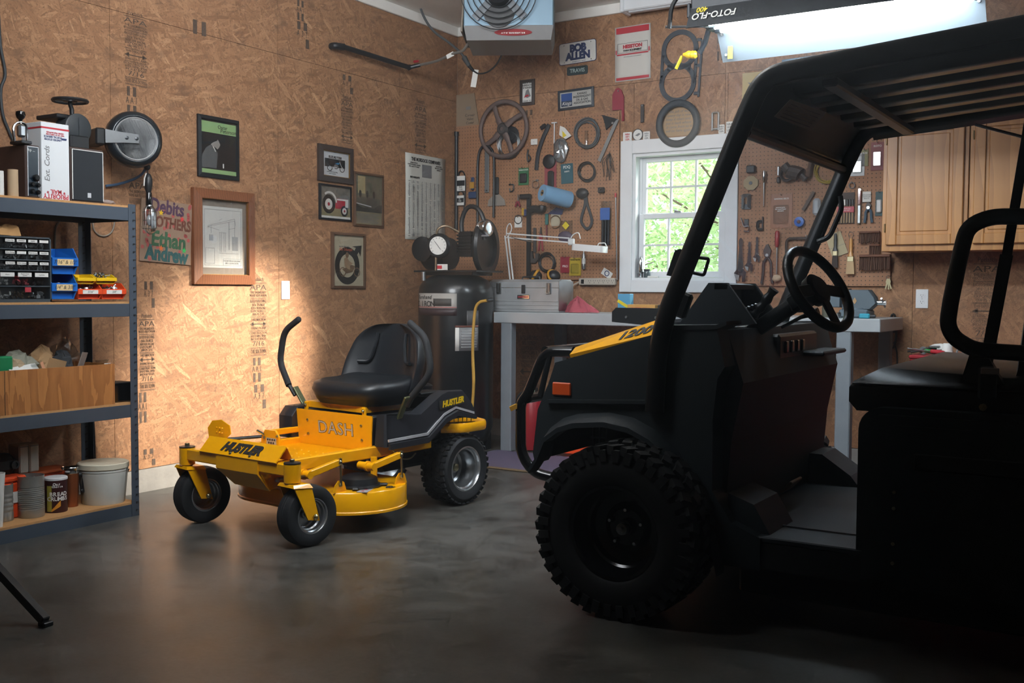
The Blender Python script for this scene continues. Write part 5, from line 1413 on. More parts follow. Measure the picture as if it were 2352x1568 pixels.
# iron hand wheel
t, w, h = bthing(c6, 'iron_hand_wheel_casting', 'large rusty iron hand wheel with four curved spokes', 'wheel', 612, 132, 932, 570, .05)
R = (w + h) / 4 - .016
MB().torus((0, 0, 0), R, .016, 'z', 52, 8, (.018, .013)).build('rim', mat('rusty_iron', '#6a5a55', .65, .3, var=.25, bump=.3), t, smooth=60)
for a in (.55, 2.0, 3.75, 5.1):
    b = MB(); b.tube(smooth_path([(0, 0, .012), (R * .5 * math.cos(a + .08), R * .5 * math.sin(a + .08), .006), (R * math.cos(a), R * math.sin(a), 0)]), [.024] * 6 + [.019] * 6 + [.015], 8, flat=(.5, 1)); b.build('spoke', MATS['rusty_iron'], t, smooth=60)
MB().lathe([(.05, -.02), (.05, .012), (.034, .03), (.016, .032), (.014, .01)], (0, 0, 0), 'z', 20).build('hub', IRON, t)
t, w, h = bthing(c6, 'wire_coil', 'coil of grey wire behind the iron hand wheel', 'wire', 725, 340, 905, 570, .026); coil(t, w * .48, .003, 7, STEEL, sq=.9)
t, w, h = bthing(c6, 'black_pulley', 'black cup pulley hanging behind the hand wheel spokes', 'pulley', 785, 340, 885, 445, .024); MB().lathe([(w * .45, 0), (w * .5, .012), (w * .3, .016), (w * .3, .02)], (0, 0, 0), 'z', 24).build('disc', BLACK, t); hook(t, 0, .0)
t, w, h = bthing(c6, 'black_pipe', 'long black pipe standing at the edge of the pegboard', 'pipe', 440, 372, 466, 1060, .03); MB().cyl((0, -h / 2, .012), (0, h / 2, .012), .014).build('pipe', BLACK, t); MB().lathe([(.019, 0), (.019, .03)], (0, h / 2 - .03, .012), 'y', 14).build('coupling', BLACK, t)
t, w, h = bthing(c6, 'rubber_hose', 'long black hose hanging in a narrow loop over the compressor', 'hose', 600, 465, 722, 1010, .03); MB().tube(smooth_path([(-w * .46, -h * .5, .02), (-w * .48, h * .1, .02), (-w * .40, h * .40, .02), (-w * .1, h * .5, .02), (w * .25, h * .46, .02), (w * .44, h * .33, .02), (w * .46, -h * .1, .02), (w * .44, -h * .42, .02)]), .010, 8).build('hose', BLACK, t); hook(t, -w * .05, h * .49)
for k, (x0, y0, x1, y1, lab) in enumerate(((455, 640, 520, 810, 'drive belt in white sleeve, upper one at the pegboard edge'), (448, 775, 512, 912, 'drive belt in white sleeve, lower one at the pegboard edge'))):
    t, w, h = bthing(c6, 'drive_belt', lab, 'belt', x0, y0, x1, y1, .03)
    MB().tube(smooth_path([(-w * .35, -h * .9, .01), (-w * .40, 0, .01), (-w * .25, h * .42, .01), (w * .15, h * .46, .01), (w * .40, h * .1, .01), (w * .35, -h * .9, .01)]), .008, 6, flat=(1, .6)).build('belt', BLACK, t); MB().box((0, -.02 * h, .016), (w * .85, h * (.62 if k == 0 else .5), .008), .002).build('sleeve', WHITE_P, t)
    flat(t, 'sleeve_band', rect(-w * .42, -h * .12, w * .42, h * .1), BLACK_P, .0202); text('lettering', 'XL\n7480' if k else 'Belt\n2530', t, (0, h * (.0 if k else -.22), .0212), h * .10, WHITE_P if k else INK)
t, w, h = bthing(c6, 'counter_brush', 'blue brush with a yellow tag beside the white belt sleeves', 'brush', 538, 685, 592, 832, .024); MB().box((0, h * .2, .012), (w * .35, h * .6, .016), .005).build('handle', mat('brush_blue', '#2a3f63', .5), t); MB().box((0, -h * .34, .012), (w, h * .32, .022), .006).build('bristle_block', MATS['brush_blue'], t); MB().box((0, h * .12, .022), (w * .55, h * .3, .002)).build('tag', mat('tag_amber', '#b5872e', .6), t, smooth=0)
t, w, h = bthing(c6, 'flat_bar', 'flat galvanised bar hanging under the hand wheel', 'bar', 640, 480, 682, 792, .024); MB().box((0, 0, .006), (w * .7, h, .008), .003).build('bar', mat('galvanised', '#7a7d7e', .5, .6, var=.2), t); MB().lathe([(.006, 0), (.006, .004)], (0, -h * .45, .010), 'z', 10).build('rivet', DSTEEL, t)
t, w, h = bthing(c6, 'putty_knife', 'wide fan-shaped putty knife with grey blade', 'putty knife', 668, 680, 792, 882, .024); MB().prism([(-w * .5, -h * .5), (w * .5, -h * .5), (w * .44, -h * .3), (w * .14, -h * .10), (-w * .12, -h * .10), (-w * .46, -h * .3)], .008, .010).build('blade', mat('blade_grey', '#a09b94', .4, .5), t, smooth=0); MB().box((.004, h * .18, .012), (w * .2, h * .6, .018), .006).build('handle', BLACK, t)
t, w, h = bthing(c6, 'spring_clip', 'small black spring clip on the pegboard', 'clip', 812, 728, 852, 795, .024); MB().tube(fillet([(-w * .4, h * .4, .01), (w * .4, h * .4, .01), (w * .4, -h * .2, .01), (-w * .2, -h * .4, .01), (-w * .3, 0, .01)], .01), .005, 7).build('spring', BLACK, t); hook(t, 0, h * .4)
packet(c6, 'blister_pack', 'red and green blister pack hanging near the curved strap', 'packet', 878, 620, 948, 738, mat('pack_green', '#2f6b45', .5), mat('pack_black', '#1d2022', .3), (('SAND-O-FLEX', .38, .10, WHITE_P),))
t, w, h = bthing(c6, 'hose_clamp', 'round chrome hose clamp hanging in a clear bag', 'clamp', 968, 692, 1035, 775, .024); MB().torus((0, 0, .012), w * .33, .006, 'z', 24, 6, (.003, .008)).build('band', CHROME, t); MB().box((w * .15, w * .33, .014), (.02, .014, .014), .002).build('screw_housing', STEEL, t)
t, w, h = bthing(c6, 'rubber_strap', 'long curved black rubber strap beside the white T-handle', 'strap', 985, 318, 1100, 632, .024); b = MB(); b.tube(smooth_path([(w * .42, h * .48, .01), (w * .28, h * .36, .01), (0, h * .12, .01), (-w * .22, -h * .15, .01), (-w * .32, -h * .5, .01)]), .017, 6, flat=(.45, 1)); b.build('strap', mat('strap_black', '#2b2d30', .6), t); MB().box((w * .08, h * .44, .01), (.05, .03, .016), .004, Matrix.Rotation(.5, 3, 'Z')).build('buckle', BLACK, t)
t, w, h = bthing(c6, 't_handle', 'slim white T-handle rod on the pegboard', 'tool', 1112, 303, 1148, 530, .024); MB().cyl((0, -h / 2, .012), (0, h / 2 - .006, .012), .004).build('shaft', WHITE, t); MB().cyl((-w * .5, h / 2 - .006, .012), (w * .5, h / 2 - .006, .012), .005).build('handle', WHITE, t)
t, w, h = bthing(c6, 'foil_bag', 'wrinkled silver foil bag with a yellow and white tag', 'bag', 1122, 330, 1252, 580, .024)
b = MB(); b.ball((-w * .05, -h * .16, .02), (w * .40, h * .34, .022), 12, 8); rnd = random.Random(8)
b.v = [(v[0] * rnd.uniform(.8, 1.15), v[1] * rnd.uniform(.88, 1.08), .02 + (v[2] - .02) * rnd.uniform(.6, 1.3)) for v in b.v]; b.build('bag', mat('foil', '#9ea3a6', .25, .75, var=.2), t, smooth=0)
MB().prism([(-w * .1, h * .5), (w * .15, h * .44), (w * .5, h * .2), (w * .2, h * .12), (-w * .15, h * .25)], .02, .022).build('tag', WHITE_P, t, smooth=0); MB().prism([(w * .02, h * .36), (w * .25, h * .22), (w * .05, h * .16)], .0222, .0228).build('tag_print', YLAB, t, smooth=0)
t, w, h = bthing(c6, 'cable_coil', 'large coil of grey cable near the square', 'cable', 1265, 272, 1447, 492, .026); coil(t, (w + h) / 4 * .95, .0055, 5, mat('cable_slate', '#5b5f62', .5), sq=.95); MB().lathe([(.010, 0), (.012, .10), (.009, .14)], (-.0, h * .08, .02), (0, -1, 0), 10).build('plug', CLEAR, t)
t, w, h = bthing(c6, 'try_square', 'black triangular square with a long grey rule', 'square', 1438, 250, 1578, 570, .026); MB().prism([(-w * .34, h * .5), (w * .42, h * .38), (-w * .14, h * .17), (-w * .20, h * .32)], .004, .018).build('stock', BLACK, t, smooth=0); b = MB(); b.bar((w * .40, h * .38, .010), (-w * .48, -h * .5, .010), .004, .026, up=(1, 1, 0)); b.build('rule', mat('rule_grey', '#8b8f90', .4, .5), t, smooth=0); MB().lathe([(.008, 0), (.008, .005)], (w * .2, h * .3, .018), 'z', 10).build('knob', STEEL, t)
packet(c6, 'red_card_tool', 'tall red card pack with black sanding head', 'packet', 1058, 530, 1140, 850, mat('card_rose', '#8d3a40', .6), None, ())
o = bpy.data.objects['red_card_tool']; MB().lathe([(.05, 0), (.05, .02), (.02, .03)], (-.005, .12, .003), 'z', 24).build('sanding_disc', BLACK, o); MB().box((.01, -.01, .015), (.05, .12, .026), .010).build('tool_body', BLACK, o)
# blue towel roll
t, w, h = bthing(c6, 'towel_roll', 'roll of blue shop towels sticking out from the pegboard', 'towel roll', 1055, 735, 1275, 892, .024)
TB = mat('towel_blue', '#6f9cc0', .85, var=.05)
p0, p1 = Vector((w * .40, -h * .22, .055)), Vector((-w * .02, h * .02, .25))
ax = (p1 - p0); r_ = .06
b = MB(); b.lathe([(r_, 0), (r_, ax.length), (.022, ax.length), (.022, 0), (r_, 0)], p0, ax, 36, caps=False); b.build('roll', TB, t); MB().lathe([(.0225, .001), (.0225, ax.length + .001), (.020, ax.length + .001), (.020, .001)], p0, ax, 24, caps=False).build('core', CARD, t); MB().tube([p0 - ax * .1, p1 + ax * .04], .006, 6).build('holder_rod', DSTEEL, t)
packet(c6, 'sand_paper_pack', 'teal pack of sanding sheets on the pegboard', 'packet', 1172, 590, 1255, 728, mat('pack_teal', '#1f5663', .5), None, (('PDQ', .32, .2, WHITE_P), ('SHEETS', .1, .09, WHITE_P)), tilt=.04)
t, w, h = bthing(c6, 'wire_coil', 'small coil of wire below the grey cable coil', 'wire', 1288, 580, 1420, 718, .024); coil(t, (w + h) / 4 * .9, .0045, 4, DSTEEL)
t, w, h = bthing(c6, 'wire_bunch', 'loose bunch of thin wires hanging near the window', 'wire', 1438, 500, 1562, 720, .024); b = MB(); rnd = random.Random(3)
for k in range(14):
    a = rnd.uniform(-.45, .45) * w; b.tube(smooth_path([(w * .1, h * .42, .01), (a * .6 + rnd.uniform(-.02, .02), h * .15, .012 + rnd.uniform(0, .02)), (a, -h * rnd.uniform(.1, .48), .012)]), .0016, 4)
b.build('wires', DSTEEL, t, kind='stuff'); hook(t, w * .1, h * .42)
t, w, h = bthing(c6, 'strap_loop', 'dark hanging loops of strap and cord', 'strap', 1280, 755, 1412, 1048, .024); b = MB()
b.tube(smooth_path([(0, h * .4, .012), (w * .08, h * .12, .012), (w * .34, -h * .3, .012), (w * .1, -h * .48, .012), (-w * .22, -h * .28, .012), (-w * .02, h * .12, .012), (-w * .1, h * .4, .012)]), .011, 6, flat=(.5, 1)); b.build('strap', mat('strap_slate', '#33373b', .7), t)
b = MB(); b.ball((-w * .15, h * .36, .02), (w * .33, h * .13, .025), 12, 7); b.build('buckle_bundle', BLACK, t)
t, w, h = bthing(c6, 'small_switch', 'small black switch box hung near the window', 'switch', 1430, 750, 1482, 798, .024); MB().box((0, 0, .012), (w * .8, h * .8, .022), .004).build('body', BLACK, t); MB().cyl((0, 0, .022), (.004, .008, .034), .004).build('toggle', STEEL, t)
# bar clamp
t, w, h = bthing(c6, 'bar_clamp', 'long black bar clamp with yellow and blue trigger grip', 'clamp', 875, 782, 1060, 1375, .026)
MB().bar((-w * .05, -h * .5, .02), (w * .06 - w * .12, h * .44, .02), .012, .032, up=(1, 0, 0)).build('bar', mat('clamp_steel', '#2c3135', .4, .6), t); MB().box((-w * .18, h * .44, .022), (w * .42, .035, .03), .006).build('fixed_jaw', BLACK, t)
b = MB(); b.tube(smooth_path([(-w * .05, h * .27, .024), (w * .15, h * .29, .024), (w * .42, h * .28, .024), (w * .46, h * .33, .024)]), [.028] * 18 + [.02], 8); b.build('sliding_jaw', BLACK, t); MB().box((-w * .24, h * .26, .03), (.02, .055, .02), .004).build('trigger', mat('trigger_yellow', '#b9912a', .5), t); MB().box((-w * .16, h * .25, .03), (.016, .05, .02), .004).build('grip_pad', mat('pad_blue', '#34426e', .5), t)
t, w, h = bthing(c6, 'spring_clamp', 'small red-handled spring clamp beside the bar clamp', 'clamp', 855, 800, 900, 892, .03); MB().prism([(0, h * .5), (w * .18, h * .1), (w * .1, -h * .1), (-w * .05, h * .05)], .006, .014).build('jaw', STEEL, t); 
for s in (-1, 1): MB().bar((s * .004, -h * .05, .012), (s * w * .36, -h * .48, .012), .012, .016, up=(1, 0, 0), bev=.003).build('handle', mat('grip_crimson', '#7d2230', .5), t)
packet(c6, 'hose_clamp_card', 'cream card holding a round hose clamp', 'packet', 1103, 908, 1168, 1022, mat('card_cream', '#b0a68f', .6), None, ())
o = bpy.data.objects['hose_clamp_card']; MB().torus((0, -.03, .008), .045, .004, 'z', 24, 5).build('clamp_ring', BRASS := mat('brass_dull', '#8a6a4a', .4, .8), o); MB().prism([(-.07, .03), (.0, .075), (.07, .06), (.05, .02)], .0022, .003).build('printed_patch', NAVY, o, smooth=0)
t, w, h = bthing(c6, 'file_tool', 'slim teal-handled file hanging below the towel roll', 'file', 1062, 935, 1092, 1120, .024); MB().box((0, h * .28, .01), (w * .7, h * .42, .016), .005).build('handle', mat('handle_teal', '#2c6a66', .5), t); MB().box((0, -h * .2, .01), (w * .35, h * .56, .005), .001).build('blade', mat('handle_wine', '#6e2f38', .5), t)
t, w, h = bthing(c6, 'red_snips', 'red-handled snips hanging beside the bar clamp', 'snips', 1012, 1030, 1060, 1195, .024)
for s in (-1, 1): MB().bar((s * .004, h * .2, .01), (s * w * .3, -h * .5, .01), .010, .012, up=(1, 0, 0), bev=.002).build('handle', mat('grip_red', '#962a34', .5), t)
MB().prism([(-w * .2, h * .15), (w * .2, h * .15), (w * .05, h * .5), (-w * .05, h * .5)], .006, .014).build('jaw', IRON, t, smooth=0)
t, w, h = bthing(c6, 'pipe_wrench', 'dark pipe wrench hanging behind the white lamp arm', 'wrench', 958, 1035, 1032, 1278, .024); MB().bar((0, h * .5, .012), (0, -h * .2, .012), .014, .022, up=(1, 0, 0), bev=.003).build('handle', IRON, t); MB().prism([(-w * .35, -h * .5), (w * .1, -h * .5), (w * .4, -h * .40), (w * .45, -h * .24), (w * .1, -h * .22), (w * .12, -h * .36), (-w * .1, -h * .38), (-w * .2, -h * .16), (-w * .5, -h * .24)], .004, .022).build('jaw', IRON, t, smooth=0)
t, w, h = bthing(c6, 'wire_coil', 'coil of dark wire above the yellow ear muffs', 'wire', 1018, 1222, 1142, 1330, .024); coil(t, w * .45, .004, 5, DSTEEL, sq=1.0)
packet(c6, 'red_packet', 'red packet hung low on the pegboard beside a yellow one', 'packet', 1168, 1235, 1235, 1345, mat('packet_red', '#8f2b38', .5), None, (('PRO', -.1, .2, WHITE_P),))
packet(c6, 'wire_nut_pack', 'yellow bow-tie blister pack hung low on the pegboard', 'packet', 1230, 1242, 1310, 1365, mat('packet_yellow', '#b79f2c', .5), CLEAR, (('WIRE NUTS', .38, .12, INK),))
t, w, h = bthing(c6, 'glue_bottle', 'grey metal tube hanging under the lamp head', 'tube', 1320, 1195, 1352, 1322, .024); MB().lathe([(.012, 0), (.014, .01), (.014, h * .8), (.005, h * .9), (.005, h)], (0, -h / 2, .016), 'y', 14).build('tube', STEEL, t); MB().lathe([(.0145, h * .3), (.0145, h * .6)], (0, -h / 2, .016), 'y', 14).build('label', WHITE_P, t)
packet(c6, 'caulk_sleeve', 'long clear sleeve of heat-shrink tubes with blue label by the window', 'packet', 1448, 850, 1522, 1185, CLEAR, None, ())
o = bpy.data.objects['caulk_sleeve']
for x in (-.022, 0, .022): MB().cyl((x, -.14, .012), (x, .06, .012), .009, seg=10).build('tubing', BLACK, o)
MB().box((0, .08, .022), (.075, .085, .004)).build('blue_label', mat('label_blue', '#2d5aa0', .5), o, smooth=0)
t, w, h = bthing(c6, 'thin_rod', 'thin steel rod leaning at the pegboard edge by the window', 'rod', 1545, 795, 1572, 1395, .026); MB().tube([(-w * .3, h / 2, .01), (w * .3, -h / 2, .01)], .004, 6).build('rod', STEEL, t); MB().lathe([(.007, 0), (.007, .03)], (-w * .3, h / 2 - .03, .01), 'y', 8).build('tip', REDP, t)
packet(c6, 'warning_card', 'white warning card with a round symbol behind the bar clamp', 'packet', 850, 958, 902, 1032, WHITE_P, None, ()); o = bpy.data.objects['warning_card']; ring(o, 'printed_ring', 0, .02, .035, .028, INK, .0024)
t, w, h = bthing(c6, 'price_tag', 'white tag with blue logo tilted above the power strip', 'tag', 1450, 1318, 1530, 1382, .024, -.55); MB().box((0, 0, .001), (w * .9, h * .75, .002)).build('card', WHITE_P, t, smooth=0); ring(t, 'printed_logo', 0, 0, .02, .014, NAVY, .0022)
packet(c6, 'keyed_pack', 'small pack with yellow diamond mark beside the lamp arm', 'packet', 1158, 985, 1252, 1110, CLEAR, None, ()); o = bpy.data.objects['keyed_pack']; MB().prism([(0, .06), (.03, .03), (0, 0), (-.03, .03)], .003, .004).build('diamond_print', YLAB, o, smooth=0); MB().ball((0, -.05, .012), (.06, .04, .015), 12, 6).build('contents', mat('pack_violet', '#4f4254', .5), o)
t, w, h = bthing(c6, 'cable_hook', 'short black cable with hook below the hand wheel', 'cable', 930, 495, 968, 582, .024); MB().tube(smooth_path([(0, h * .5, .01), (-w * .2, 0, .01), (0, -h * .45, .01), (w * .4, -h * .2, .01), (w * .1, h * .1, .01)]), .006, 6).build('cable', BLACK, t); hook(t, 0, h * .45)
t, w, h = bthing(c6, 'paper_label', 'small white paper label on a black switch box', 'label', 965, 420, 1010, 460, .024); MB().box((0, 0, .004), (w, h, .008), .002).build('box', WHITE_P, t); MB().lathe([(.003, 0), (.003, .002)], (0, 0, .008), 'z', 8).build('screw', STEEL, t)
# power strip
t, w, h = bthing(c6, 'power_strip', 'long beige power strip fixed under the pegboard', 'power strip', 1308, 1385, 1558, 1428, .01)
MB().box((0, 0, .02), (w, .05, .04), .006).build('body', mat('strip_beige', '#b8b0a4', .5), t)
for k in range(6):
    s_ = MB()
    for dx, dy in ((-.008, .006), (.008, .006), (0, -.008)): s_.box((-w * .18 + k * w * .125 + dx, dy, .0405), (.003, .008, .001))
    s_.build('socket', SLOT, t, smooth=0)
MB().box((-w * .38, 0, .043), (.022, .03, .008), .003).build('switch', BLACK, t)
MB().tube(smooth_path([(-w * .5, 0, .02), (-w * .62, -.02, .03), (-w * .78, -.05, .04), (-w * .95, -.05, .05)]), .005, 6).build('cord', MATS['strip_beige'], t)

# ---- tools on the second pegboard
def adj_wrench(conv, label, x0, y0, x1, y1, tilt=0.0):
    t, w, h = bthing(conv, 'adjustable_wrench', label, 'wrench', x0, y0, x1, y1, .024, tilt, 'adjustable wrenches on the second pegboard')
    k = h
    MB().prism([(-.07 * k, -.2 * k), (-.035 * k, .30 * k), (-.05 * k, .38 * k), (-.04 * k, .46 * k), (0, .5 * k), (.04 * k, .46 * k), (.05 * k, .38 * k), (.035 * k, .30 * k), (.07 * k, -.2 * k)], .004, .014).build('handle', CHROME, t)
    MB().prism([(-.06 * k, -.19 * k), (.06 * k, -.19 * k), (.14 * k, -.28 * k), (.12 * k, -.46 * k), (.05 * k, -.5 * k), (.04 * k, -.36 * k), (-.03 * k, -.34 * k), (-.15 * k, -.30 * k)], .002, .018).build('jaw_head', CHROME, t, smooth=0)
    MB().prism([(-.15 * k, -.31 * k), (-.02 * k, -.35 * k), (-.04 * k, -.48 * k), (-.10 * k, -.44 * k)], .004, .016).build('sliding_jaw', STEEL, t, smooth=0)
    MB().cyl((-.02 * k, -.25 * k, .019), (.05 * k, -.25 * k, .019), .012 * k / .3, seg=10).build('knurl', DSTEEL, t)
adj_wrench(c3, 'largest adjustable wrench, next to the window casing', 178, 948, 268, 1310)
adj_wrench(c3, 'middle-sized adjustable wrench of the three', 268, 978, 322, 1225)
adj_wrench(c3, 'smallest adjustable wrench, hung beside the pliers', 335, 938, 378, 1150)
def pliers(conv, label, x0, y0, x1, y1, m1, name='slip_pliers', tilt=0.0):
    t, w, h = bthing(conv, name, label, 'pliers', x0, y0, x1, y1, .024, tilt)
    for s in (-1, 1): MB().tube(smooth_path([(-s * w * .04, h * .20, .012), (s * w * .28, h * .02, .012), (s * w * .32, -h * .25, .012), (s * w * .42, -h * .5, .012)]), .009, 7).build('handle', m1, t)
    MB().prism([(-w * .22, h * .18), (w * .2, h * .18), (w * .3, h * .34), (w * .05, h * .5), (-w * .1, h * .48), (-w * .3, h * .34)], .004, .02).build('jaw', IRON, t, smooth=0)
    MB().lathe([(.010, 0), (.010, .006)], (0, h * .22, .018), 'z', 10).build('pivot', STEEL, t)
pliers(c3, 'large slip-joint pliers between the wrenches and the screwdriver', 388, 1000, 492, 1322, IRON)
t, w, h = bthing(c3, 'screwdriver', 'red-handled screwdriver with a pale bulb tip', 'screwdriver', 498, 893, 548, 1245, .024); MB().lathe([(.010, 0), (.016, .01), (.016, h * .30), (.010, h * .37), (.006, h * .38)], (0, h / 2, .02), (0, -1, 0), 10).build('handle', RED, t); MB().cyl((0, h * .14, .02), (0, -h * .5, .02), .005).build('shaft', STEEL, t)
t, w, h = bthing(c3, 'cotton_mop', 'pale fibre mop head at the foot of the pegboard', 'mop', 478, 1240, 560, 1315, .024); b = MB(); b.ball((0, 0, .02), (w * .45, h * .4, .022), 14, 9); b.v = [(v[0] * random.uniform(.85, 1.15), v[1] * random.uniform(.85, 1.15), v[2]) for v in b.v]; b.build('head', mat('mop_pale', '#b9a58a', .95, var=.2), t, smooth=0); hook(t, 0, h * .4)
t, w, h = bthing(c3, 'c_clamp', 'rusty C-clamp hanging behind the steering wheel', 'clamp', 578, 928, 765, 1185, .026)
MB().tube(fillet([(-w * .10, -h * .48, .014), (-w * .40, -h * .48, .014), (-w * .40, h * .40, .014), (w * .25, h * .40, .014)], .03), .013, 8, flat=(1, .7)).build('frame', IRON, t); MB().cyl((w * .02, h * .40, .014), (w * .5, h * .40, .014), .009).build('screw', IRON, t); MB().cyl((w * .46, h * .28, .014), (w * .46, h * .50, .014), .005).build('handle', STEEL, t)
packet(c3, 'saw_blade_pack', 'large clear pack of brown sanding belts', 'packet', 462, 590, 640, 868, mat('pack_rust', '#8d5a3c', .4, coat=.4), CLEAR, (('SANDING BELTS', .36, .06, WHITE_P), ('assorted grits\nfor wood metal\nand paint', .05, .05, WHITE_P)))
t, w, h = bthing(c3, 'tape_spool', 'blue tape spool with dark centre', 'spool', 666, 775, 745, 862, .024); MB().lathe([(w * .5, 0), (w * .5, .03), (w * .2, .032), (w * .2, .0)], (0, 0, .0), 'z', 28, caps=False).build('spool', mat('spool_blue', '#2b63b5', .4), t); MB().lathe([(w * .2, 0), (w * .18, .034), (.001, .034)], (0, 0, 0), 'z', 20).build('core', mat('core_wine', '#4a2330', .5), t)
t, w, h = bthing(c3, 'steel_bracket', 'bright steel angle hook on the pegboard by the window', 'bracket', 218, 785, 302, 905, .024); MB().tube(fillet([(-w * .4, h * .5, .012), (-w * .1, -h * .1, .012), (w * .4, -h * .05, .012), (w * .35, -h * .45, .012), (-w * .1, -h * .4, .012)], .01), .008, 6, flat=(1, .6)).build('hook', CHROME, t); MB().box((w * .1, h * .2, .006), (.03, .04, .01), .002).build('plate', DSTEEL, t)
t, w, h = bthing(c3, 'pipe_cutter', 'small dark pipe cutter hung beside the bright hook', 'pipe cutter', 355, 775, 422, 905, .024); MB().tube(fillet([(w * .2, h * .2, .012), (-w * .4, h * .2, .012), (-w * .4, -h * .3, .012), (w * .3, -h * .3, .012)], .012), .010, 7).build('frame', BLACK, t); MB().cyl((w * .2, h * .5, .012), (w * .2, -h * .25, .012), .005).build('screw', DSTEEL, t)
t, w, h = bthing(c3, 'wire_hanger', 'pad of bent grey wire hooks', 'wire', 222, 580, 312, 722, .024); b = MB()
for k in range(5): b.tube(fillet([(-w * (.4 - .05 * k), -h * .4, .008 + .003 * k), (-w * (.4 - .06 * k), h * (.42 - .04 * k), .008 + .003 * k), (w * (.4 - .06 * k), h * (.42 - .04 * k), .008 + .003 * k), (w * (.38 - .06 * k), -h * (.4 - .03 * k), .008 + .003 * k)], .012), .0025, 5)
b.build('wires', STEEL, t, kind='stuff'); MB().box((0, -h * .3, .004), (w * .8, h * .3, .006), .001).build('clip_plate', DSTEEL, t)
t, w, h = bthing(c3, 'scratch_awl', 'long thin awl pointing down beside the yellow disc', 'awl', 398, 400, 432, 692, .024); MB().lathe([(.008, 0), (.013, .02), (.010, h * .3), (.006, h * .34)], (0, h / 2, .016), (0, -1, 0), 12).build('handle', CHROME, t); MB().cyl((0, h * .18, .016), (0, -h * .5, .016), .006, .002).build('shaft', STEEL, t)
t, w, h = bthing(c3, 'sanding_disc', 'pale yellow octagonal sanding disc under a dark brush', 'sanding disc', 238, 440, 372, 562, .024); MB().prism(disc(0, 0, w * .48, h * .5, 8, .4, 2 * PI + .4), 0, .012).build('disc', mat('disc_pale', '#a8987a', .85, var=.1), t, smooth=0); MB().lathe([(.012, 0), (.012, .015)], (0, 0, 0), 'z', 12).build('hub', DSTEEL, t)
t, w, h = bthing(c3, 'block_brush', 'dark block brush hanging over the pale disc', 'brush', 268, 352, 352, 425, .03); MB().box((0, 0, .016), (w * .85, h * .85, .03), .006).build('block', BLACK, t); hook(t, 0, h * .4)
t, w, h = bthing(c3, 'steel_cutter', 'bright bolt-shaped cutter with black grip', 'cutter', 505, 360, 560, 505, .024); MB().box((0, h * .2, .012), (w * .35, h * .55, .02), .005).build('body', STEEL, t); MB().box((0, -h * .3, .012), (w * .5, h * .35, .02), .006).build('grip', BLACK, t)
t, w, h = bthing(c3, 'power_planer', 'dark hand planer body hanging on the pegboard', 'planer', 555, 340, 785, 512, .026, -.3); b = MB(); b.tube(smooth_path([(-w * .45, h * .25, .03), (-w * .2, h * .05, .03), (w * .15, h * .05, .03), (w * .45, -h * .12, .03)]), [.03] * 6 + [.045] * 8 + [.02] * 5, 10); b.build('body', mat('planer_brown', '#3e3734', .5), t); MB().torus((-w * .25, -h * .12, .03), .04, .010, 'z', 20, 7).build('handle', BLACK, t)
t, w, h = bthing(c3, 'mallet', 'dark wooden mallet hanging head up', 'mallet', 745, 255, 852, 450, .026, -.15); MB().box((0, h * .33, .03), (w * .9, h * .3, .055), .01).build('head', mat('mallet_brown', '#4c3a33', .6), t); MB().tube([(0, h * .2, .03), (0, -h * .5, .03)], .013, 9).build('handle', mat('mallet_handle', '#5c4436', .6), t)
t, w, h = bthing(c3, 'yellow_cord_coil', 'coil of thin yellow cord hung below the roof edge', 'cord', 825, 300, 1028, 512, .026); coil(t, w * .47, .004, 5, mat('cord_yellow', '#b09a48', .6)); MB().lathe([(.018, 0), (.022, .03), (.015, .035)], (0, h * .4, .0), 'z', 14).build('clip', CLEAR, t)
t, w, h = bthing(c3, 'hedge_trimmer', 'grey and white cordless cutter with dark blade', 'cutter', 720, 560, 885, 790, .026); MB().box((w * .28, -h * .1, .022), (w * .38, h * .6, .035), .014).build('body', mat('cutter_pale', '#a5abb0', .45), t); MB().bar((w * .1, h * .45, .012), (-w * .42, -h * .2, .012), .006, .02, up=(1, 0, 0)).build('blade', mat('blade_brown', '#5a4a40', .6), t)
packet(c3, 'white_blister', 'silver and white blister pack beside the windshield pillar', 'packet', 1118, 255, 1232, 442, mat('blister_white', '#9fa4a8', .35), CLEAR, (('BIT SET', .38, .10, INK),))
packet(c3, 'olive_packet', 'olive green packet between two blister packs', 'packet', 1208, 228, 1262, 362, mat('packet_olive', '#7a7845', .5), None, (('FUSE', .3, .14, WHITE_P),))
packet(c3, 'red_blister', 'red headed blister pack close to the cabinet', 'packet', 1285, 165, 1392, 395, mat('blister_red', '#7c2f35', .5), CLEAR, (('ROTO', .36, .10, WHITE_P),))
t, w, h = bthing(c3, 'artist_brush_set', 'set of small brushes in a red-banded holder', 'brush set', 1012, 578, 1150, 832, .024)
MB().box((0, 0, .003), (w, h, .004)).build('card', mat('set_dark', '#3f322c', .6), t, smooth=0); MB().box((0, -h * .05, .013), (w * 1.02, h * .19, .006), .002).build('red_band', mat('band_red', '#a8404c', .5), t, smooth=0)
text('lettering', 'FIVE BOX PC.\nBRUSH SET', t, (0, -h * .05, .0165), h * .06, WHITE_P)
for k in range(6):
    x = (-.40 + .16 * k) * w; MB().cyl((x, -h * .48, .009), (x, h * .08, .009), .0055, .0045, 8).build('brush_handle', mat('handle_tan', '#9a8468', .5), t); MB().box((x, h * .18, .009), (.012, h * .2, .006), .002).build('brush_tip', WHITE_P if k == 2 else BLACK, t)
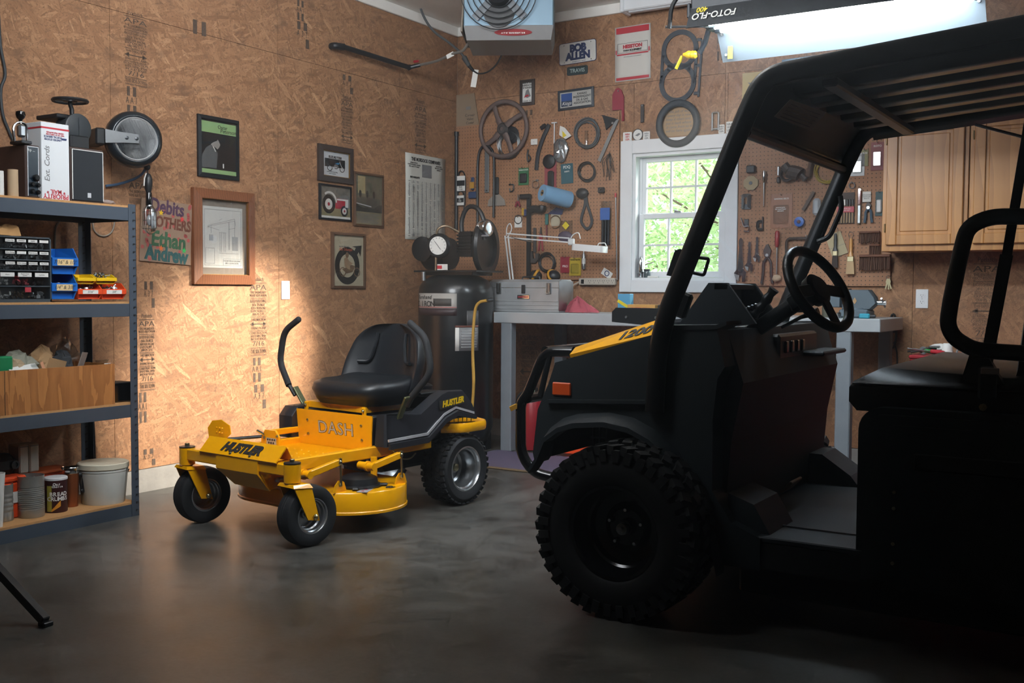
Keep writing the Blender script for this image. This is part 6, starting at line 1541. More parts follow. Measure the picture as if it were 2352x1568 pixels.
t, w, h = bthing(c3, 'scraper_tube', 'long scraper with red handle in a clear tube', 'scraper', 1163, 528, 1222, 855, .024); MB().box((0, 0, .012), (w * .7, h * .95, .02), .008).build('tube', CLEAR, t); MB().box((0, h * .22, .012), (w * .45, h * .34, .012), .004).build('handle', mat('scraper_red', '#8a3d33', .4), t); MB().box((0, -h * .2, .012), (w * .4, h * .45, .008), .002).build('blade', STEEL, t)
t, w, h = bthing(c3, 'tag_box', 'small white instruction card on the pegboard', 'card', 1218, 570, 1288, 656, .026); MB().box((0, 0, .006), (w, h, .012), .002).build('card', WHITE_P, t); text('lettering', 'NO LOOSE\nNUTS OR\nBOLTS', t, (0, 0, .0125), h * .17, INK)
pliers(c3, 'slim blue-handled pliers beside the white card', 1230, 655, 1305, 825, mat('grip_slate', '#3f5566', .5), 'needle_pliers')
packet(c3, 'teal_packet', 'dark teal packet cut by the cabinet edge', 'packet', 1322, 570, 1385, 768, mat('packet_teal', '#1d4448', .5), mat('blister_pale', '#b3b6b8', .3), ())
def paint_brush(label, x0, y0, x1, y1, hm, bm, tilt=0.0):
    t, w, h = bthing(c3, 'paint_brush', label, 'brush', x0, y0, x1, y1, .03, tilt, 'paint brushes by the cabinet')
    MB().tube([(0, h * .36, .016), (0, h * .2, .016), (0, h * .02, .016), (0, -h * .08, .016)], [.008, .011, .009, .018], 8, flat=(.6, 1)).build('handle', hm, t)
    MB().box((0, -h * .14, .016), (w * .66, h * .13, .018), .003).build('ferrule', ZINC, t); MB().prism([(-w * .33, -h * .2), (w * .33, -h * .2), (w * .42, -h * .5), (-w * .42, -h * .5)], .009, .023).build('bristles', bm, t)
    MB().tube([(.014 * math.cos(a) * (1 + .3 * math.sin(a)), h * .42 + .022 * math.sin(a), .018) for a in [2 * PI * k / 16 for k in range(16)]], .002, 5, closed=True).build('wire_loop', STEEL, t)
BRS = mat('bristle_pale', '#b59b78', .9, var=.2); BRD = mat('bristle_dark', '#3b3330', .9, var=.2)
paint_brush('black-handled paint brush over the cream card', 968, 868, 1028, 1192, BLACK, BRD)
paint_brush('paint brush with amber handle and pale bristles', 1082, 903, 1165, 1245, mat('handle_amber', '#b57f36', .35, coat=.3), BRS)
t, w, h = bthing(c3, 'cream_card', 'cream coloured card hung at a tilt behind the black brush', 'card', 912, 895, 1095, 1110, .024, .35); MB().box((0, 0, .002), (w * .72, h * .9, .003)).build('card', mat('card_ivory', '#a79b7c', .7, var=.04), t, smooth=0); b = MB(); b.box((0, -h * .08, .004), (w * .7, .002, .0006)); b.build('printed_rule', GREYP, t, smooth=0)
for k, (lab, x0, y0, x1, y1) in enumerate((('upper wide wall brush partly behind the cabinet', 1195, 895, 1365, 995), ('lower wide wall brush below the cabinet', 1195, 1085, 1450, 1218), ('short whisk brush between the two wide brushes', 1278, 1000, 1365, 1105))):
    t, w, h = bthing(c3, 'wall_brush', lab, 'brush', x0, y0, x1, y1, .026)
    MB().box((0, h * .42, .022), (w, h * .16, .035), .004).build('block', mat('brush_wood', '#6b4430', .6, var=.2), t)
    b = MB(); n = int(w / .0065)
    for i in range(n):
        x = -w / 2 + (i + .5) * w / n
        b.bar((x, h * .36, .022 + random.uniform(-.008, .008)), (x * 1.02 + random.uniform(-.003, .003), -h * .5 + random.uniform(0, .01), .022 + random.uniform(-.008, .008)), .005, .012)
    b.build('bristles', mat('bristle_brown', '#54392c', .9, var=.3), t, smooth=0, kind='stuff')
t, w, h = bthing(c3, 'key_bunch', 'bunch of keys at the lower corner of the pegboard', 'keys', 1405, 1250, 1450, 1362, .024)
MB().torus((0, h * .3, .008), .012, .0015, 'z', 16, 5).build('key_ring', STEEL, t)
for a in (-.25, .05, .3): MB().prism([(x * math.cos(a) - y * math.sin(a), h * .2 + x * math.sin(a) + y * math.cos(a)) for x, y in ((-.01, 0), (.01, 0), (.01, -.024), (.004, -.028), (.004, -.065), (-.004, -.065), (-.004, -.028), (-.01, -.024))], .006 + a * .01, .008 + a * .01).build('key', ZINC, t, smooth=0)
t, w, h = bthing(c3, 'ring_hook', 'small ring hook above the scraper tube', 'hook', 1110, 475, 1155, 545, .024); MB().torus((0, -h * .15, .01), .018, .003, 'z', 18, 6).build('ring', DSTEEL, t); hook(t, 0, h * .1)
# ================================================================ workbench along the back wall
t = thing('workbench', 'long grey steel workbench under the pegboards', 'workbench', (2.06, -.36, 0))
def lb(x, y, z): return (x - 2.06, y + .36, z)
MB().box(lb(2.06, -.36, .921), (2.58, .60, .075), .004).build('bench_top', mat('bench_top_grey', '#a3a9ad', .4, .15, var=.15, vscale=6), t)
for x in (.868, 3.148):
    for y, w_ in ((-.62, .085), (-.10, .07)): MB().box(lb(x + (.11 if y > -.3 and x > 2 else (.0 if y < -.3 else .12)), y, .446), (w_, .07, .892), .006).build('leg', GREYB, t)
# toolbox
zb = .9585
t = thing('steel_toolbox', 'worn grey steel toolbox with two latches on the bench', 'toolbox', (.945, -.45, zb)); TBX = mat('toolbox_grey', '#a3a6a8', .42, .35, var=.25, vscale=12)
W_, H_ = .555, .225
MB().box((0, 0, H_ * .37), (W_, .20, H_ * .74), .004).build('body', TBX, t)
MB().loft([[(x, y, H_ * .75) for x, y in ((-W_ / 2, -.10), (W_ / 2, -.10), (W_ / 2, .10), (-W_ / 2, .10))], [(x, y, H_ * .92) for x, y in ((-W_ / 2, -.10), (W_ / 2, -.10), (W_ / 2, .10), (-W_ / 2, .10))], [(x, y, H_) for x, y in ((-W_ / 2, -.06), (W_ / 2, -.06), (W_ / 2, .06), (-W_ / 2, .06))]]).build('lid', TBX, t, smooth=0)
for z in (.10, .22, .34): MB().box((0, -.1015, H_ * z), (W_ * .99, .004, .008), .002).build('rib', TBX, t)
for x in (-.20, .20):
    la = MB().box((x, -.104, H_ * .72), (.040, .007, .075), .002).build('latch', STEEL, t)
    MB().tube(fillet([(x - .012, -.112, H_ * .88), (x - .012, -.115, H_ * .58), (x + .012, -.115, H_ * .58), (x + .012, -.112, H_ * .88)], .008), .0035, 6).build('latch_bail', CHROME, la)
MB().box((0, -.104, H_ * .70), (.032, .007, .06), .004).build('hasp', DSTEEL, t)
MB().box((0, -.103, H_ * .46), (.10, .005, .028), .003).build('name_badge', CHROME, t); text('lettering', 'CRAFTSMAN', t, (0, -.1062, H_ * .46), .0145, REDP, (PI / 2, 0, 0), .0004)
MB().tube(fillet([(-.07, 0, H_), (-.07, 0, H_ + .018), (.07, 0, H_ + .018), (.07, 0, H_)], .012), .006, 8).build('handle', DSTEEL, t)
for s in (-1, 1): MB().box((s * W_ / 2, 0, H_ * .5), (.004, .202, H_ * .9), .001).build('end_plate', STEEL, t)
# magnifier lamp
t = thing('magnifier_lamp', 'white spring-arm bench lamp with flat rounded head', 'lamp', (.72, -.26, zb)); WL_ = mat('lamp_white', '#c9cccd', .4, var=.05)
def mp(px, py, y=-.32): return PB(px, py, y) - t.location
j0, j1, j2 = mp(1172, 640), mp(1163, 541), mp(1308, 552)
MB().lathe([(.05, 0), (.05, .02), (.02, .03), (.014, .05)], (j0.x + .012, 0, 0), 'z', 20).build('base', WL_, t)
for k, d in enumerate((-.012, .014)):
    MB().bar(Vector((j0.x + .012 + d, -.02, .04)), j1 + Vector((d, 0, 0)), .010, .010).build('lower_arm', WL_, t); MB().bar(j1 + Vector((.0, 0, d * 1.1)), j2 + Vector((0, 0, d * 1.1)), .010, .009).build('upper_arm', WL_, t)
MB().tube(smooth_path([j1, j1 + Vector((.005, 0, .06)), j1 + Vector((.03, 0, .085)), j1 + Vector((.045, 0, .05)), j1 + Vector((.02, 0, 0))]), .004, 7).build('spring_bow', WL_, t); MB().tube(smooth_path([j2, j2 + Vector((.03, 0, .04)), j2 + Vector((.07, 0, .05)), j2 + Vector((.085, 0, .01))]), .004, 7).build('spring_bow', WL_, t)
for a, c in ((.2, .75), ): MB().tube([j1 + (j2 - j1) * .08 + Vector((0, 0, -.01)), j1 + (j2 - j1) * .42 + Vector((0, 0, -.03))], .006, 8).build('spring', STEEL, t)
h0, h1 = mp(1318, 562), mp(1390, 573)
b = MB(); ax = (h1 - h0); b.prism(rrect(ax.length, .11, .03, 4), 0, .045, 'xy', Matrix.Translation((h0 + h1) / 2 + Vector((0, 0, -.03))) @ Matrix.Rotation(.09, 4, 'Y')); b.build('lamp_head', mat('lamp_head_white', '#d5d7d8', .35), t)
MB().box(j2 + Vector((.015, 0, -.01)), (.05, .02, .045), .006).build('joint', WL_, t); MB().tube(fillet([h1 + Vector((-.06, 0, .02)), h1 + Vector((-.05, 0, .045)), h1 + Vector((0, 0, .045)), h1 + Vector((.01, 0, .02))], .01), .004, 6).build('grab_rail', WL_, t)
# red rag, ear muffs, small boxes
t = thing('shop_rag', 'crumpled red shop rag on the bench beside the toolbox', 'rag', (1.33, -.45, zb)); b = MB()
def ragf(u, v):
    a = 2 * PI * u; r = v * (.125 + .025 * math.sin(3 * a) + .012 * math.sin(7 * a + 1)); z = .085 * (1 - v) ** .7 * (1 + .25 * math.sin(4 * a + 6 * v)) + .012 * abs(math.sin(9 * a + 10 * v)) * (1 - v * .6)
    return (r * math.cos(a) - .02 * (1 - v), r * math.sin(a) * .55, max(.002, z))
b.grid(40, 10, ragf); b.build('rag', mat('rag_red', '#a04a55', .9, var=.15), t, smooth=40)
t = thing('ear_muffs', 'yellow and black ear muffs lying behind the toolbox', 'ear muffs', (.93, -.24, zb))
for s in (-1, 1): MB().ball((s * .075, 0, .25), (.05, .05, .045), 16, 9).build('cup', BLACK, t); 
for s in (-1, 1): MB().torus((s * .075, 0, .25), .047, .010, (s * .9, -.3, .5), 24, 7).build('cushion_ring', mat('muff_yellow', '#c08a1e', .5), t)
MB().box((0, 0, .11), (.3, .12, .22), .006).build('carton', CARD, t)
t = thing('blue_tin', 'small light blue box with yellow stripe on the bench', 'box', (1.60, -.30, zb)); MB().box((0, 0, .065), (.09, .06, .13), .003).build('box', mat('tin_sky', '#4f93b8', .5), t); MB().box((0, -.031, .06), (.10, .002, .02), 0, Matrix.Rotation(.5, 3, 'Y')).build('stripe', YLAB, t)
t = thing('orange_print_box', 'long orange and white printed box on the bench', 'box', (1.75, -.34, zb)); MB().box((0, 0, .03), (.20, .07, .06), .002).build('box', mat('box_ochre', '#b98a45', .6), t); text('lettering', 'SUPER SPAR', t, (0, -.0365, .03), .026, REDP, (PI / 2, 0, 0), .0006)
t = thing('metal_punch', 'small grey metal hole punch on the bench', 'punch', (1.96, -.32, zb)); MB().box((0, 0, .03), (.20, .08, .06), .006).build('base', DSTEEL, t); MB().box((.02, 0, .085), (.12, .06, .05), .01).build('body', STEEL, t); MB().cyl((.02, 0, .1), (.02, 0, .135), .012).build('plunger', STEEL, t)
# bullet shaped thermos, jar and cloth on the window sill
zs_ = WZ0 + .016
t = thing('steel_shell', 'tall chrome pointed shell standing on the window sill', 'ornament', (1.555, .03, zs_ )); MB().lathe([(.016, 0), (.018, .004), (.018, .11), (.012, .135), (.003, .15)], (0, 0, 0), 'z', 18).build('body', CHROME, t, smooth=60); MB().lathe([(.0185, .03), (.0185, .036)], (0, 0, 0), 'z', 18).build('band', STEEL, t)
t = thing('glass_jar', 'short dark glass jar on the window sill', 'jar', (1.605, .028, zs_)); MB().lathe([(.020, 0), (.022, .004), (.022, .045), (.019, .05)], (0, 0, 0), 'z', 18).build('jar', mat('jar_dark', '#4c585c', .15), t); MB().lathe([(.023, .05), (.023, .06)], (0, 0, 0), 'z', 18).build('lid', BLACK, t)
t = thing('sill_stick', 'white bar lying on the window sill', 'bar', (1.65, .02, zs_)); MB().box((0, 0, .006), (.09, .02, .012), .003).build('bar', WHITE_P, t); MB().box((.04, 0, .0135), (.01, .018, .003)).build('tip', WHITE, t)
# vise
VM = mat('vise_blue', '#55626b', .5, .3, var=.12)
t = thing('bench_vise', 'blue-grey bench vise bolted to the bench end', 'vise', (3.16, -.42, zb))
MB().box((-.0, 0, .025), (.17, .16, .05), .01).build('base', VM, t); MB().lathe([(.075, 0), (.07, .03)], (0, 0, .03), 'z', 20).build('swivel', VM, t)
MB().prism([(-.075, .05), (.085, .05), (.12, .085), (.11, .12), (.075, .165), (-.035, .165), (-.075, .13)], -.05, .05, 'xz', bev=.006).build('rear_jaw', VM, t); MB().prism([(-.125, .06), (-.085, .06), (-.085, .16), (-.105, .165), (-.155, .12), (-.155, .08)], -.05, .05, 'xz', bev=.006).build('front_jaw', VM, t)
MB().box((-.06, 0, .165), (.03, .11, .012), .002).build('jaw_plate', DSTEEL, t); MB().cyl((.10, 0, .09), (.165, 0, .09), .015).build('screw', CHROME, t); MB().cyl((.15, -.05, .115), (.15, .05, .065), .006).build('handle_bar', STEEL, t)
MB().prism([(-.012, .10), (0, .12), (.012, .10), (0, .08)], -.053, -.0505, 'xz').build('diamond_mark', CARD, t, smooth=0)
t = thing('teal_tool', 'small teal gadget lying beside the vise', 'tool', (3.24, -.56, zb)); MB().box((0, 0, .014), (.06, .035, .028), .006).build('body', mat('gadget_teal', '#2f8ea3', .4), t); MB().cyl((.03, 0, .014), (.06, 0, .014), .01).build('nozzle', BLACK, t)
t = thing('spray_can', 'small spray can with yellow cap next to the vise', 'can', (2.98, -.40, zb)); MB().lathe([(.028, 0), (.028, .12), (.02, .13)], (0, 0, 0), 'z', 18).build('can', mat('can_dark', '#4a4a3e', .4), t); MB().lathe([(.02, .13), (.02, .17), (.012, .175)], (0, 0, 0), 'z', 16).build('cap', YELP, t)
t = thing('screw_tin', 'tiny steel tin at the bench corner', 'tin', (3.10, -.60, zb)); MB().lathe([(.016, 0), (.016, .03), (.012, .034)], (0, 0, 0), 'z', 16).build('tin', STEEL, t); MB().lathe([(.017, .028), (.017, .034)], (0, 0, 0), 'z', 16).build('lid', CHROME, t)
# black cord bundle on the wall
t = thing('cord_bundle', 'black power cord tied in a bundle on the wall by the bench', 'cord', PB(2052, 760, -.02)); L0 = t.location; b = MB()
for k in range(4): b.tube([L0 * 0 + Vector((.018 * math.cos(a) * (1 + .1 * k), -.004 * k - .006, .105 * math.sin(a))) for a in [2 * PI * i / 20 for i in range(20)]], .006, 6, closed=True)
b.tube(smooth_path([PB(x, y, -.03) - L0 for x, y in ((2008, 728), (2030, 742), (2044, 760))]), .005, 6); b.tube(smooth_path([PB(x, y, -.03) - L0 for x, y in ((2053, 785), (2060, 810), (2061, 850), (2062, 920))]), .005, 6); b.build('cord', BLACK, t, smooth=60); MB().box((0, -.012, 0), (.05, .03, .02), .004).build('tie', BLACK, t)
# upper cabinets
OAK = wood('oak_honey', '#c08a50', '#a06c38', (3, 3, .5), .42, 1.6, (0, 0, 0), 9.0)
for i, (x0, x1) in enumerate(((3.265, 3.735), (3.739, 4.26))):
    t = thing('oak_wall_cabinet', 'honey oak wall cabinet %s' % ('next to the pegboard' if i == 0 else 'cut by the picture edge behind the roll bar'), 'cabinet', ((x0 + x1) / 2, -.15, 1.35), None, 'oak wall cabinets')
    w_, h_ = x1 - x0, .76
    MB().box((0, 0, h_ / 2), (w_ - .002, .296, h_), .002).build('body', OAK, t, smooth=0)
    d = MB(); fw = .06; y = -.158
    dw, dh, zc_ = w_ - .05, h_ - .05, h_ / 2 + .012
    dr = MB().box((0, y + .006, zc_), (dw - .01, .008, dh - .01)).build('door', OAK, t, smooth=0)
    for c, s in (((-dw / 2 + fw / 2, zc_), (fw, dh)), ((dw / 2 - fw / 2, zc_), (fw, dh))): MB().box((c[0], y, c[1]), (s[0], .02, s[1]), .004).build('stile', OAK, dr)
    for zz_ in (zc_ - dh / 2 + fw / 2, zc_ + dh / 2 - fw / 2): MB().box((0, y, zz_), (dw - 2 * fw, .02, fw), .004).build('rail', OAK, dr)
    MB().box((0, y + .003, zc_), (dw - 2 * fw - .03, .012, dh - 2 * fw - .03), .006).build('raised_panel', OAK, dr)
    for zz_ in (zc_ - dh * .36, zc_ + dh * .36): MB().box((-dw / 2 - .006, y + .002, zz_), (.008, .016, .05), .002).build('hinge', mat('hinge_brass', '#6a5638', .4, .8), dr)
# red tool chest with odds and ends
t = thing('red_tool_chest', 'red steel tool chest behind the seat', 'tool chest', (3.95, -.33, 0)); MB().box((0, 0, .37), (.92, .46, .74), .008).build('body', RED, t); MB().box((0, -.0, .748), (.93, .47, .02), .006).build('top_tray', RED, t)
for k in range(4): dd = MB().box((0, -.233, .12 + k * .165), (.88, .012, .15), .004).build('drawer', RED, t); MB().box((0, -.243, .18 + k * .165), (.8, .012, .014), .003).build('drawer_pull', STEEL, dd)
zt_ = .758
def small(nm, lab, cat, px, py, y): p = PB(px, py, y); return thing(nm, lab, cat, (p.x, y, zt_))
o = small('foam_cup', 'white foam cup upside down on the red tool chest', 'cup', 2176, 800, -.42); MB().lathe([(.034, 0), (.034, .006), (.024, .062), (.020, .066)], (0, 0, 0), 'z', 20).build('cup', WHITE_P, o); MB().torus((0, 0, .004), .034, .003, 'z', 20, 6).build('rim', WHITE_P, o)
for k, (lab, px, c_) in enumerate((('screwdriver with green handle on the red tool chest', 2142, '#2f9a4a'), ('screwdriver with red handle on the red tool chest', 2156, '#b02a36'))):
    o = small('bench_screwdriver', lab, 'screwdriver', px, 812, -.44 - .02 * k); MB().lathe([(.011, 0), (.013, .02), (.011, .07), (.006, .075)], (.03, 0, .014), (-1, -.25, .12), 10).build('handle', mat('drv' + c_, c_, .35), o); MB().cyl((-.04, -.018, .02), (-.13, -.04, .034), .004).build('shaft', STEEL, o)
for k, (lab, px) in enumerate((('dark pliers lying in the tool heap on the chest', 2128), ('steel pliers crossing the tool heap on the chest', 2136))):
    o = small('heap_pliers', lab, 'pliers', px, 805, -.40 - .03 * k)
    for s in (-1, 1): MB().tube([(.0, 0, .03 + .01 * k), (-.05, s * .012, .02), (-.10, s * .02, .012)], .006, 6).build('handle', IRON if k else BLACK, o)
    MB().box((.025, 0, .034 + .01 * k), (.06, .022, .014), .004).build('jaw', STEEL if k else DSTEEL, o)
o = small('tape_roll', 'small grey tape roll on the red tool chest', 'tape', 2120, 818, -.42); MB().lathe([(.022, 0), (.022, .016), (.010, .016), (.010, 0)], (0, 0, .022), (.3, -1, 0), 20, caps=False).build('roll', GREYP, o); MB().lathe([(.0105, .001), (.0105, .015)], (0, 0, .022), (.3, -1, 0), 16, caps=False).build('core', CARD, o)
o = small('paper_wad', 'white crumpled paper behind the foam cup', 'paper', 2160, 800, -.33); b = MB(); b.ball((0, 0, .03), (.06, .03, .03), 10, 6); b.v = [(v[0] * random.uniform(.8, 1.2), v[1] * random.uniform(.8, 1.2), v[2]) for v in b.v]; b.build('wad', WHITE_P, o, smooth=0)
o = small('reel_tape', 'grey washer coil with an orange plug on the chest', 'coil', 2205, 812, -.42); MB().torus((0, 0, .02), .016, .006, (.2, -1, .2), 20, 7).build('coil', GREYP, o); MB().lathe([(.016, 0), (.016, .03), (.01, .034)], (.03, 0, .018), (1, .2, 0), 12).build('plug', ORANGE, o)

# ================================================================ air compressor
t = thing('air_compressor', 'tall black upright air compressor tank in the corner', 'compressor', (.525, -.76, 0)); O_ = t.location
CMP = mat('compressor_black', '#14171a', .33, .2, var=.08, coat=.25)
R = .26
MB().lathe([(R * .8, .05), (R * .92, .10), (R, .17), (R, 1.08), (R * .97, 1.13), (R * .86, 1.175), (R * .62, 1.205), (R * .3, 1.215)], (0, 0, 0), 'z', 48).build('tank', CMP, t, smooth=60)
for a in (.6, 2.2, 3.8, 5.3): MB().box((R * .8 * math.cos(a), R * .8 * math.sin(a), .06), (.06, .06, .12), .004).build('foot', CMP, t)
MB().box((.02, 0, 1.235), (.52, .34, .012), .003).build('deck_plate', CMP, t); MB().box((.02, 0, 1.222), (.40, .25, .03), .003).build('plate_riser', CMP, t)
MB().lathe([(.11, 0), (.115, .02), (.115, .18), (.10, .2)], (-.08, .05, 1.36), (-1, 0, 0), 24).build('motor', CMP, t); MB().lathe([(.07, 0), (.085, .01), (.085, .03), (.06, .035)], (-.20, -.10, 1.39), (0, -1, 0), 24).build('switch_box', CMP, t)
MB().lathe([(.022, 0), (.185, .01), (.195, .03), (.185, .05), (.14, .05), (.14, .02)], (.20, .02, 1.40), (1, .15, 0), 36).build('flywheel_guard', CMP, t)
b = MB()
for k in range(6): b.box((.12, -.02, 1.37 + k * .022), (.12, .13, .012), .002)
b.box((.12, -.02, 1.42), (.10, .11, .17)); b.build('cylinder_head', CMP, t)
b = MB(); p = PB(1126, 525, -.78) - O_
for k in range(5): b.lathe([(.050, 0), (.054, .004), (.050, .008)], (p.x + k * .011 - .04, -.06, p.z), (1, -.2, .05), 28)
b.build('air_filter_fins', CHROME, t, smooth=60, kind='stuff'); MB().lathe([(.05, .0), (.05, .06), (.04, .066), (.02, .066)], (p.x - .045, -.06, p.z), (1, -.2, .05), 28).build('air_filter', CHROME, t)
p = PB(1005, 564, -.93) - O_
MB().lathe([(.085, 0), (.085, .03), (.075, .04)], (p.x, p.y + .03, p.z), (.25, -1, 0), 32).build('gauge_case', CMP, t); gf = MB().lathe([(.062, .0405), (.062, .042)], (p.x, p.y + .03, p.z), (.25, -1, 0), 32).build('gauge_face', WHITE_P, t)
b = MB(); d_ = Vector((.25, -1, 0)).normalized(); s_ = Vector((1, .25, 0)).normalized(); c_ = Vector((p.x, p.y + .03, p.z)) + d_ * .043
b.bar(c_ - s_ * .024 + Vector((0, 0, .03)), c_ + s_ * .02 - Vector((0, 0, .026)), .004, .002)
for k in range(12):
    a = k * PI * 1.5 / 11 - PI * .25; q = s_ * math.cos(a) + Vector((0, 0, 1)) * math.sin(a); b.bar(c_ + q * .048, c_ + q * .056, .003, .002)
b.build('gauge_needle', INK, gf, smooth=0)
MB().tube(smooth_path([(-.05, -.17, 1.24), (-.045, -.17, 1.45), (-.03, -.17, 1.52), (.02, -.14, 1.54), (.08, -.08, 1.5)]), .008, 8).build('copper_pipe', mat('pipe_tan', '#7d6a54', .4, .6), t)
MB().tube(smooth_path([(.07, -.02, 1.44), (.06, -.02, 1.58), (.11, -.02, 1.67), (.19, -.02, 1.66), (.24, -.02, 1.58), (.25, -.02, 1.45)]), .016, 8).build('discharge_hose', BLACK, t)
MB().cyl((-.13, -.2, 1.17), (-.13, -.2, 1.23), .016).build('valve', STEEL, t); MB().box((.01, -.176, 1.262), (.085, .003, .04)).build('filter_sticker', WHITE_P, t); MB().box((-.013, -.178, 1.262), (.04, .002, .022)).build('sticker_print', REDP, t)
def tank_label(nm, a0, a1, z0, z1, m, rr=R + .0012, par=None):
    b = MB(); n = 14
    b.loft([[(rr * math.cos(a0 + (a1 - a0) * i / n), rr * math.sin(a0 + (a1 - a0) * i / n), z) for i in range(n + 1)] for z in (z0, z1)], False, None, False); return b.build(nm, m, par or t, solid=.0006)
fa = math.atan2(CAM.y + .76, CAM.x - .525)      # towards the photographer
lb_ = tank_label('tank_label', fa - 1.35, fa + .02, .935, 1.085, mat('label_pale', '#9d9a95', .5, var=.1)); tank_label('label_band', fa - 1.35, fa + .02, .935, .985, mat('label_dark', '#33262a', .5), R + .002, lb_); tank_label('label_rule', fa - 1.35, fa + .02, .990, .993, REDP, R + .0026, lb_)
def tank_text(s, a, z, size, m, adv=.62, bold=.0006, sh=0):
    for i, ch in enumerate(s):
        if ch != ' ':
            q = a + i * size * adv / R; text('lettering', ch, lb_, ((R + .003) * math.cos(q), (R + .003) * math.sin(q), z), size, m, Matrix.Rotation(q, 3, 'Z') @ RX, bold, sh, 'CENTER', .0003)
tank_text('Farnhand', fa - 1.25, 1.058, .038, INK, .52, .0004, .25); tank_text('C.IRON', fa - 1.30, 1.012, .052, INK, .66, .0008)
tank_label('label_horses', fa - .62, fa - .12, 1.0, 1.05, mat('label_horse', '#44423f', .7, var=.5, vscale=40), R + .0026, lb_)
p2 = tank_label('instruction_plate', fa + .28, fa + .62, .86, .97, mat('plate_slate', '#4c4e50', .5)); p3 = tank_label('warning_plate', fa - .02, fa + .62, .70, .865, mat('plate_pale', '#77797b', .5, var=.1)); tank_label('warning_head', fa - .02, fa + .62, .858, .870, mat('head_red', '#6a3a30', .5), R + .002, p3); tank_label('warning_column', fa - .02, fa + .08, .70, .856, WHITE_P, R + .002, p3)
for k in range(7): tank_label('plate_line', fa + .13, fa + .57, .722 + .018 * k, .728 + .018 * k, mat('line_grey', '#9a9c9e', .6), R + .002, p3)
q = thing('air_hose', 'yellow air hose hanging down the front of the compressor', 'hose', O_ + Vector((R * math.cos(fa + .4), R * math.sin(fa + .4), 0))); L0 = q.location
MB().tube(smooth_path([PB(x, y, -1.05) - L0 for x, y in ((1118, 690), (1102, 694), (1092, 710), (1087, 760), (1086, 820), (1088, 880), (1085, 930), (1079, 968), (1072, 1005), (1066, 1030))]), .010, 8).build('hose', mat('hose_yellow', '#b08a3a', .5), q); MB().cyl(PB(1118, 690, -1.05) - L0, PB(1130, 688, -1.0) - L0, .014).build('fitting', DSTEEL, q)
# mat, fire extinguisher, crate under the bench
t = thing('purple_mat', 'flat purple rubber floor mat under the bench', 'mat', (1.66, -.98, 0)); RU = mat('mat_purple', '#5d566e', .9, var=.15, vscale=30, bump=.4, bscale=200)
MB().box((0, 0, .005), (1.7, .62, .01), .004).build('pad', RU, t); MB().box((0, -.31, .006), (1.7, .03, .012), .004).build('edge_strip', mat('mat_edge', '#6d5c44', .8), t)
t = thing('fire_extinguisher', 'red fire extinguisher on the floor under the bench', 'fire extinguisher', (PB(1208, 1010, -.6).x, -.52, .011)); MB().lathe([(.07, 0), (.075, .01), (.075, .32), (.05, .37), (.02, .39)], (0, 0, 0), 'z', 24).build('cylinder', RED, t, smooth=60); MB().box((0, 0, .41), (.04, .10, .03), .005).build('valve', DSTEEL, t); MB().tube(smooth_path([(-.02, -.02, .41), (-.09, -.04, .36), (-.10, -.05, .2), (-.095, -.05, .08)]), .008, 7).build('hose', BLACK, t)
t = thing('orange_crate', 'orange slatted crate under the bench seen past the front wheel', 'crate', (PB(1330, 1010, -.6).x, -.52, .011)); 
for z in (.05, .13, .21, .29):
    for y in (-.15, .15): MB().box((0, y, z), (.40, .012, .06), .003).build('slat', ORANGE, t)
    for x in (-.2, .2): MB().box((x, 0, z), (.012, .30, .06), .003).build('slat', ORANGE, t)
for x in (-.19, .19):
    for y in (-.14, .14): MB().box((x, y, .17), (.02, .02, .34), .003).build('corner_post', ORANGE, t)
# ================================================================ heater, pipes and cords at the ceiling
HB = mat('heater_blue', '#6f8a9c', .45, .2, var=.06)
t = thing('unit_heater', 'grey-blue unit heater hanging from the ceiling at the corner', 'heater', (.985, -.80, 2.70), (0, 0, .50))
MB().box((0, 0, .25), (.57, .52, .34), .006).build('cabinet', HB, t); MB().loft([[(x, y, .002) for x, y in ((-.27, -.22), (.27, -.22), (.27, .22), (-.27, .22))], [(x, y, .085) for x, y in ((-.285, -.26), (.285, -.26), (.285, .26), (-.285, .26))]]).build('lower_pan', mat('heater_grey', '#868686', .5, .2), t, smooth=0)
lg = MB().prism(disc(0, 0, .12, .021, 28), 0, .002, 'xy', Matrix.Translation((.03, -.245, .045)) @ Matrix.Rotation(PI / 2 + .45, 4, 'X')).build('logo_oval', mat('logo_red', '#8f2a2e', .5), t, smooth=0); text('lettering', 'RE-VERBER-RAY', lg, (.03, -.2478, .043), .022, WHITE_P, (PI / 2 + .45, PI, 0), .0004)
MB().lathe([(.10, 0), (.10, .012)], (-.06, -.26, .17), (0, -1, 0), 28).build('fan_plate', BLACK, t); MB().lathe([(.075, 0), (.075, .10), (.05, .12)], (-.06, -.275, .27), (0, -1, 0), 24).build('fan_motor', BLACK, t)
b = MB()
for k in range(5): b.torus((-.06, -.30, .29), .10 + .035 * k, .0035, 'y', 30, 5)
b.build('fan_guard', DSTEEL, t, smooth=60, kind='stuff')
for a in (-2.3, -.8, .7, 2.4): MB().bar((-.06, -.285, .29), (-.06 + .23 * math.cos(a), -.28, .29 + min(.1, .22 * math.sin(a))), .05, .004, up=(0, 1, 0)).build('fan_blade', DSTEEL, t)
MB().box((-.292, -.02, .2), (.012, .46, .3), .003, Matrix.Rotation(.05, 3, 'Y')).build('side_flange', mat('flange_tan', '#6d6255', .5), t)
for x, y in ((-.2, -.2), (.2, -.2), (.2, .2), (-.2, .2)): MB().cyl((x, y, .41), (x, y, .42), .006).build('hanger', STEEL, t)
for x in (.02, .10): MB().lathe([(.006, 0), (.006, .004)], (x, -.26, .13), (0, -1, 0), 8).build('screw', DSTEEL, t)
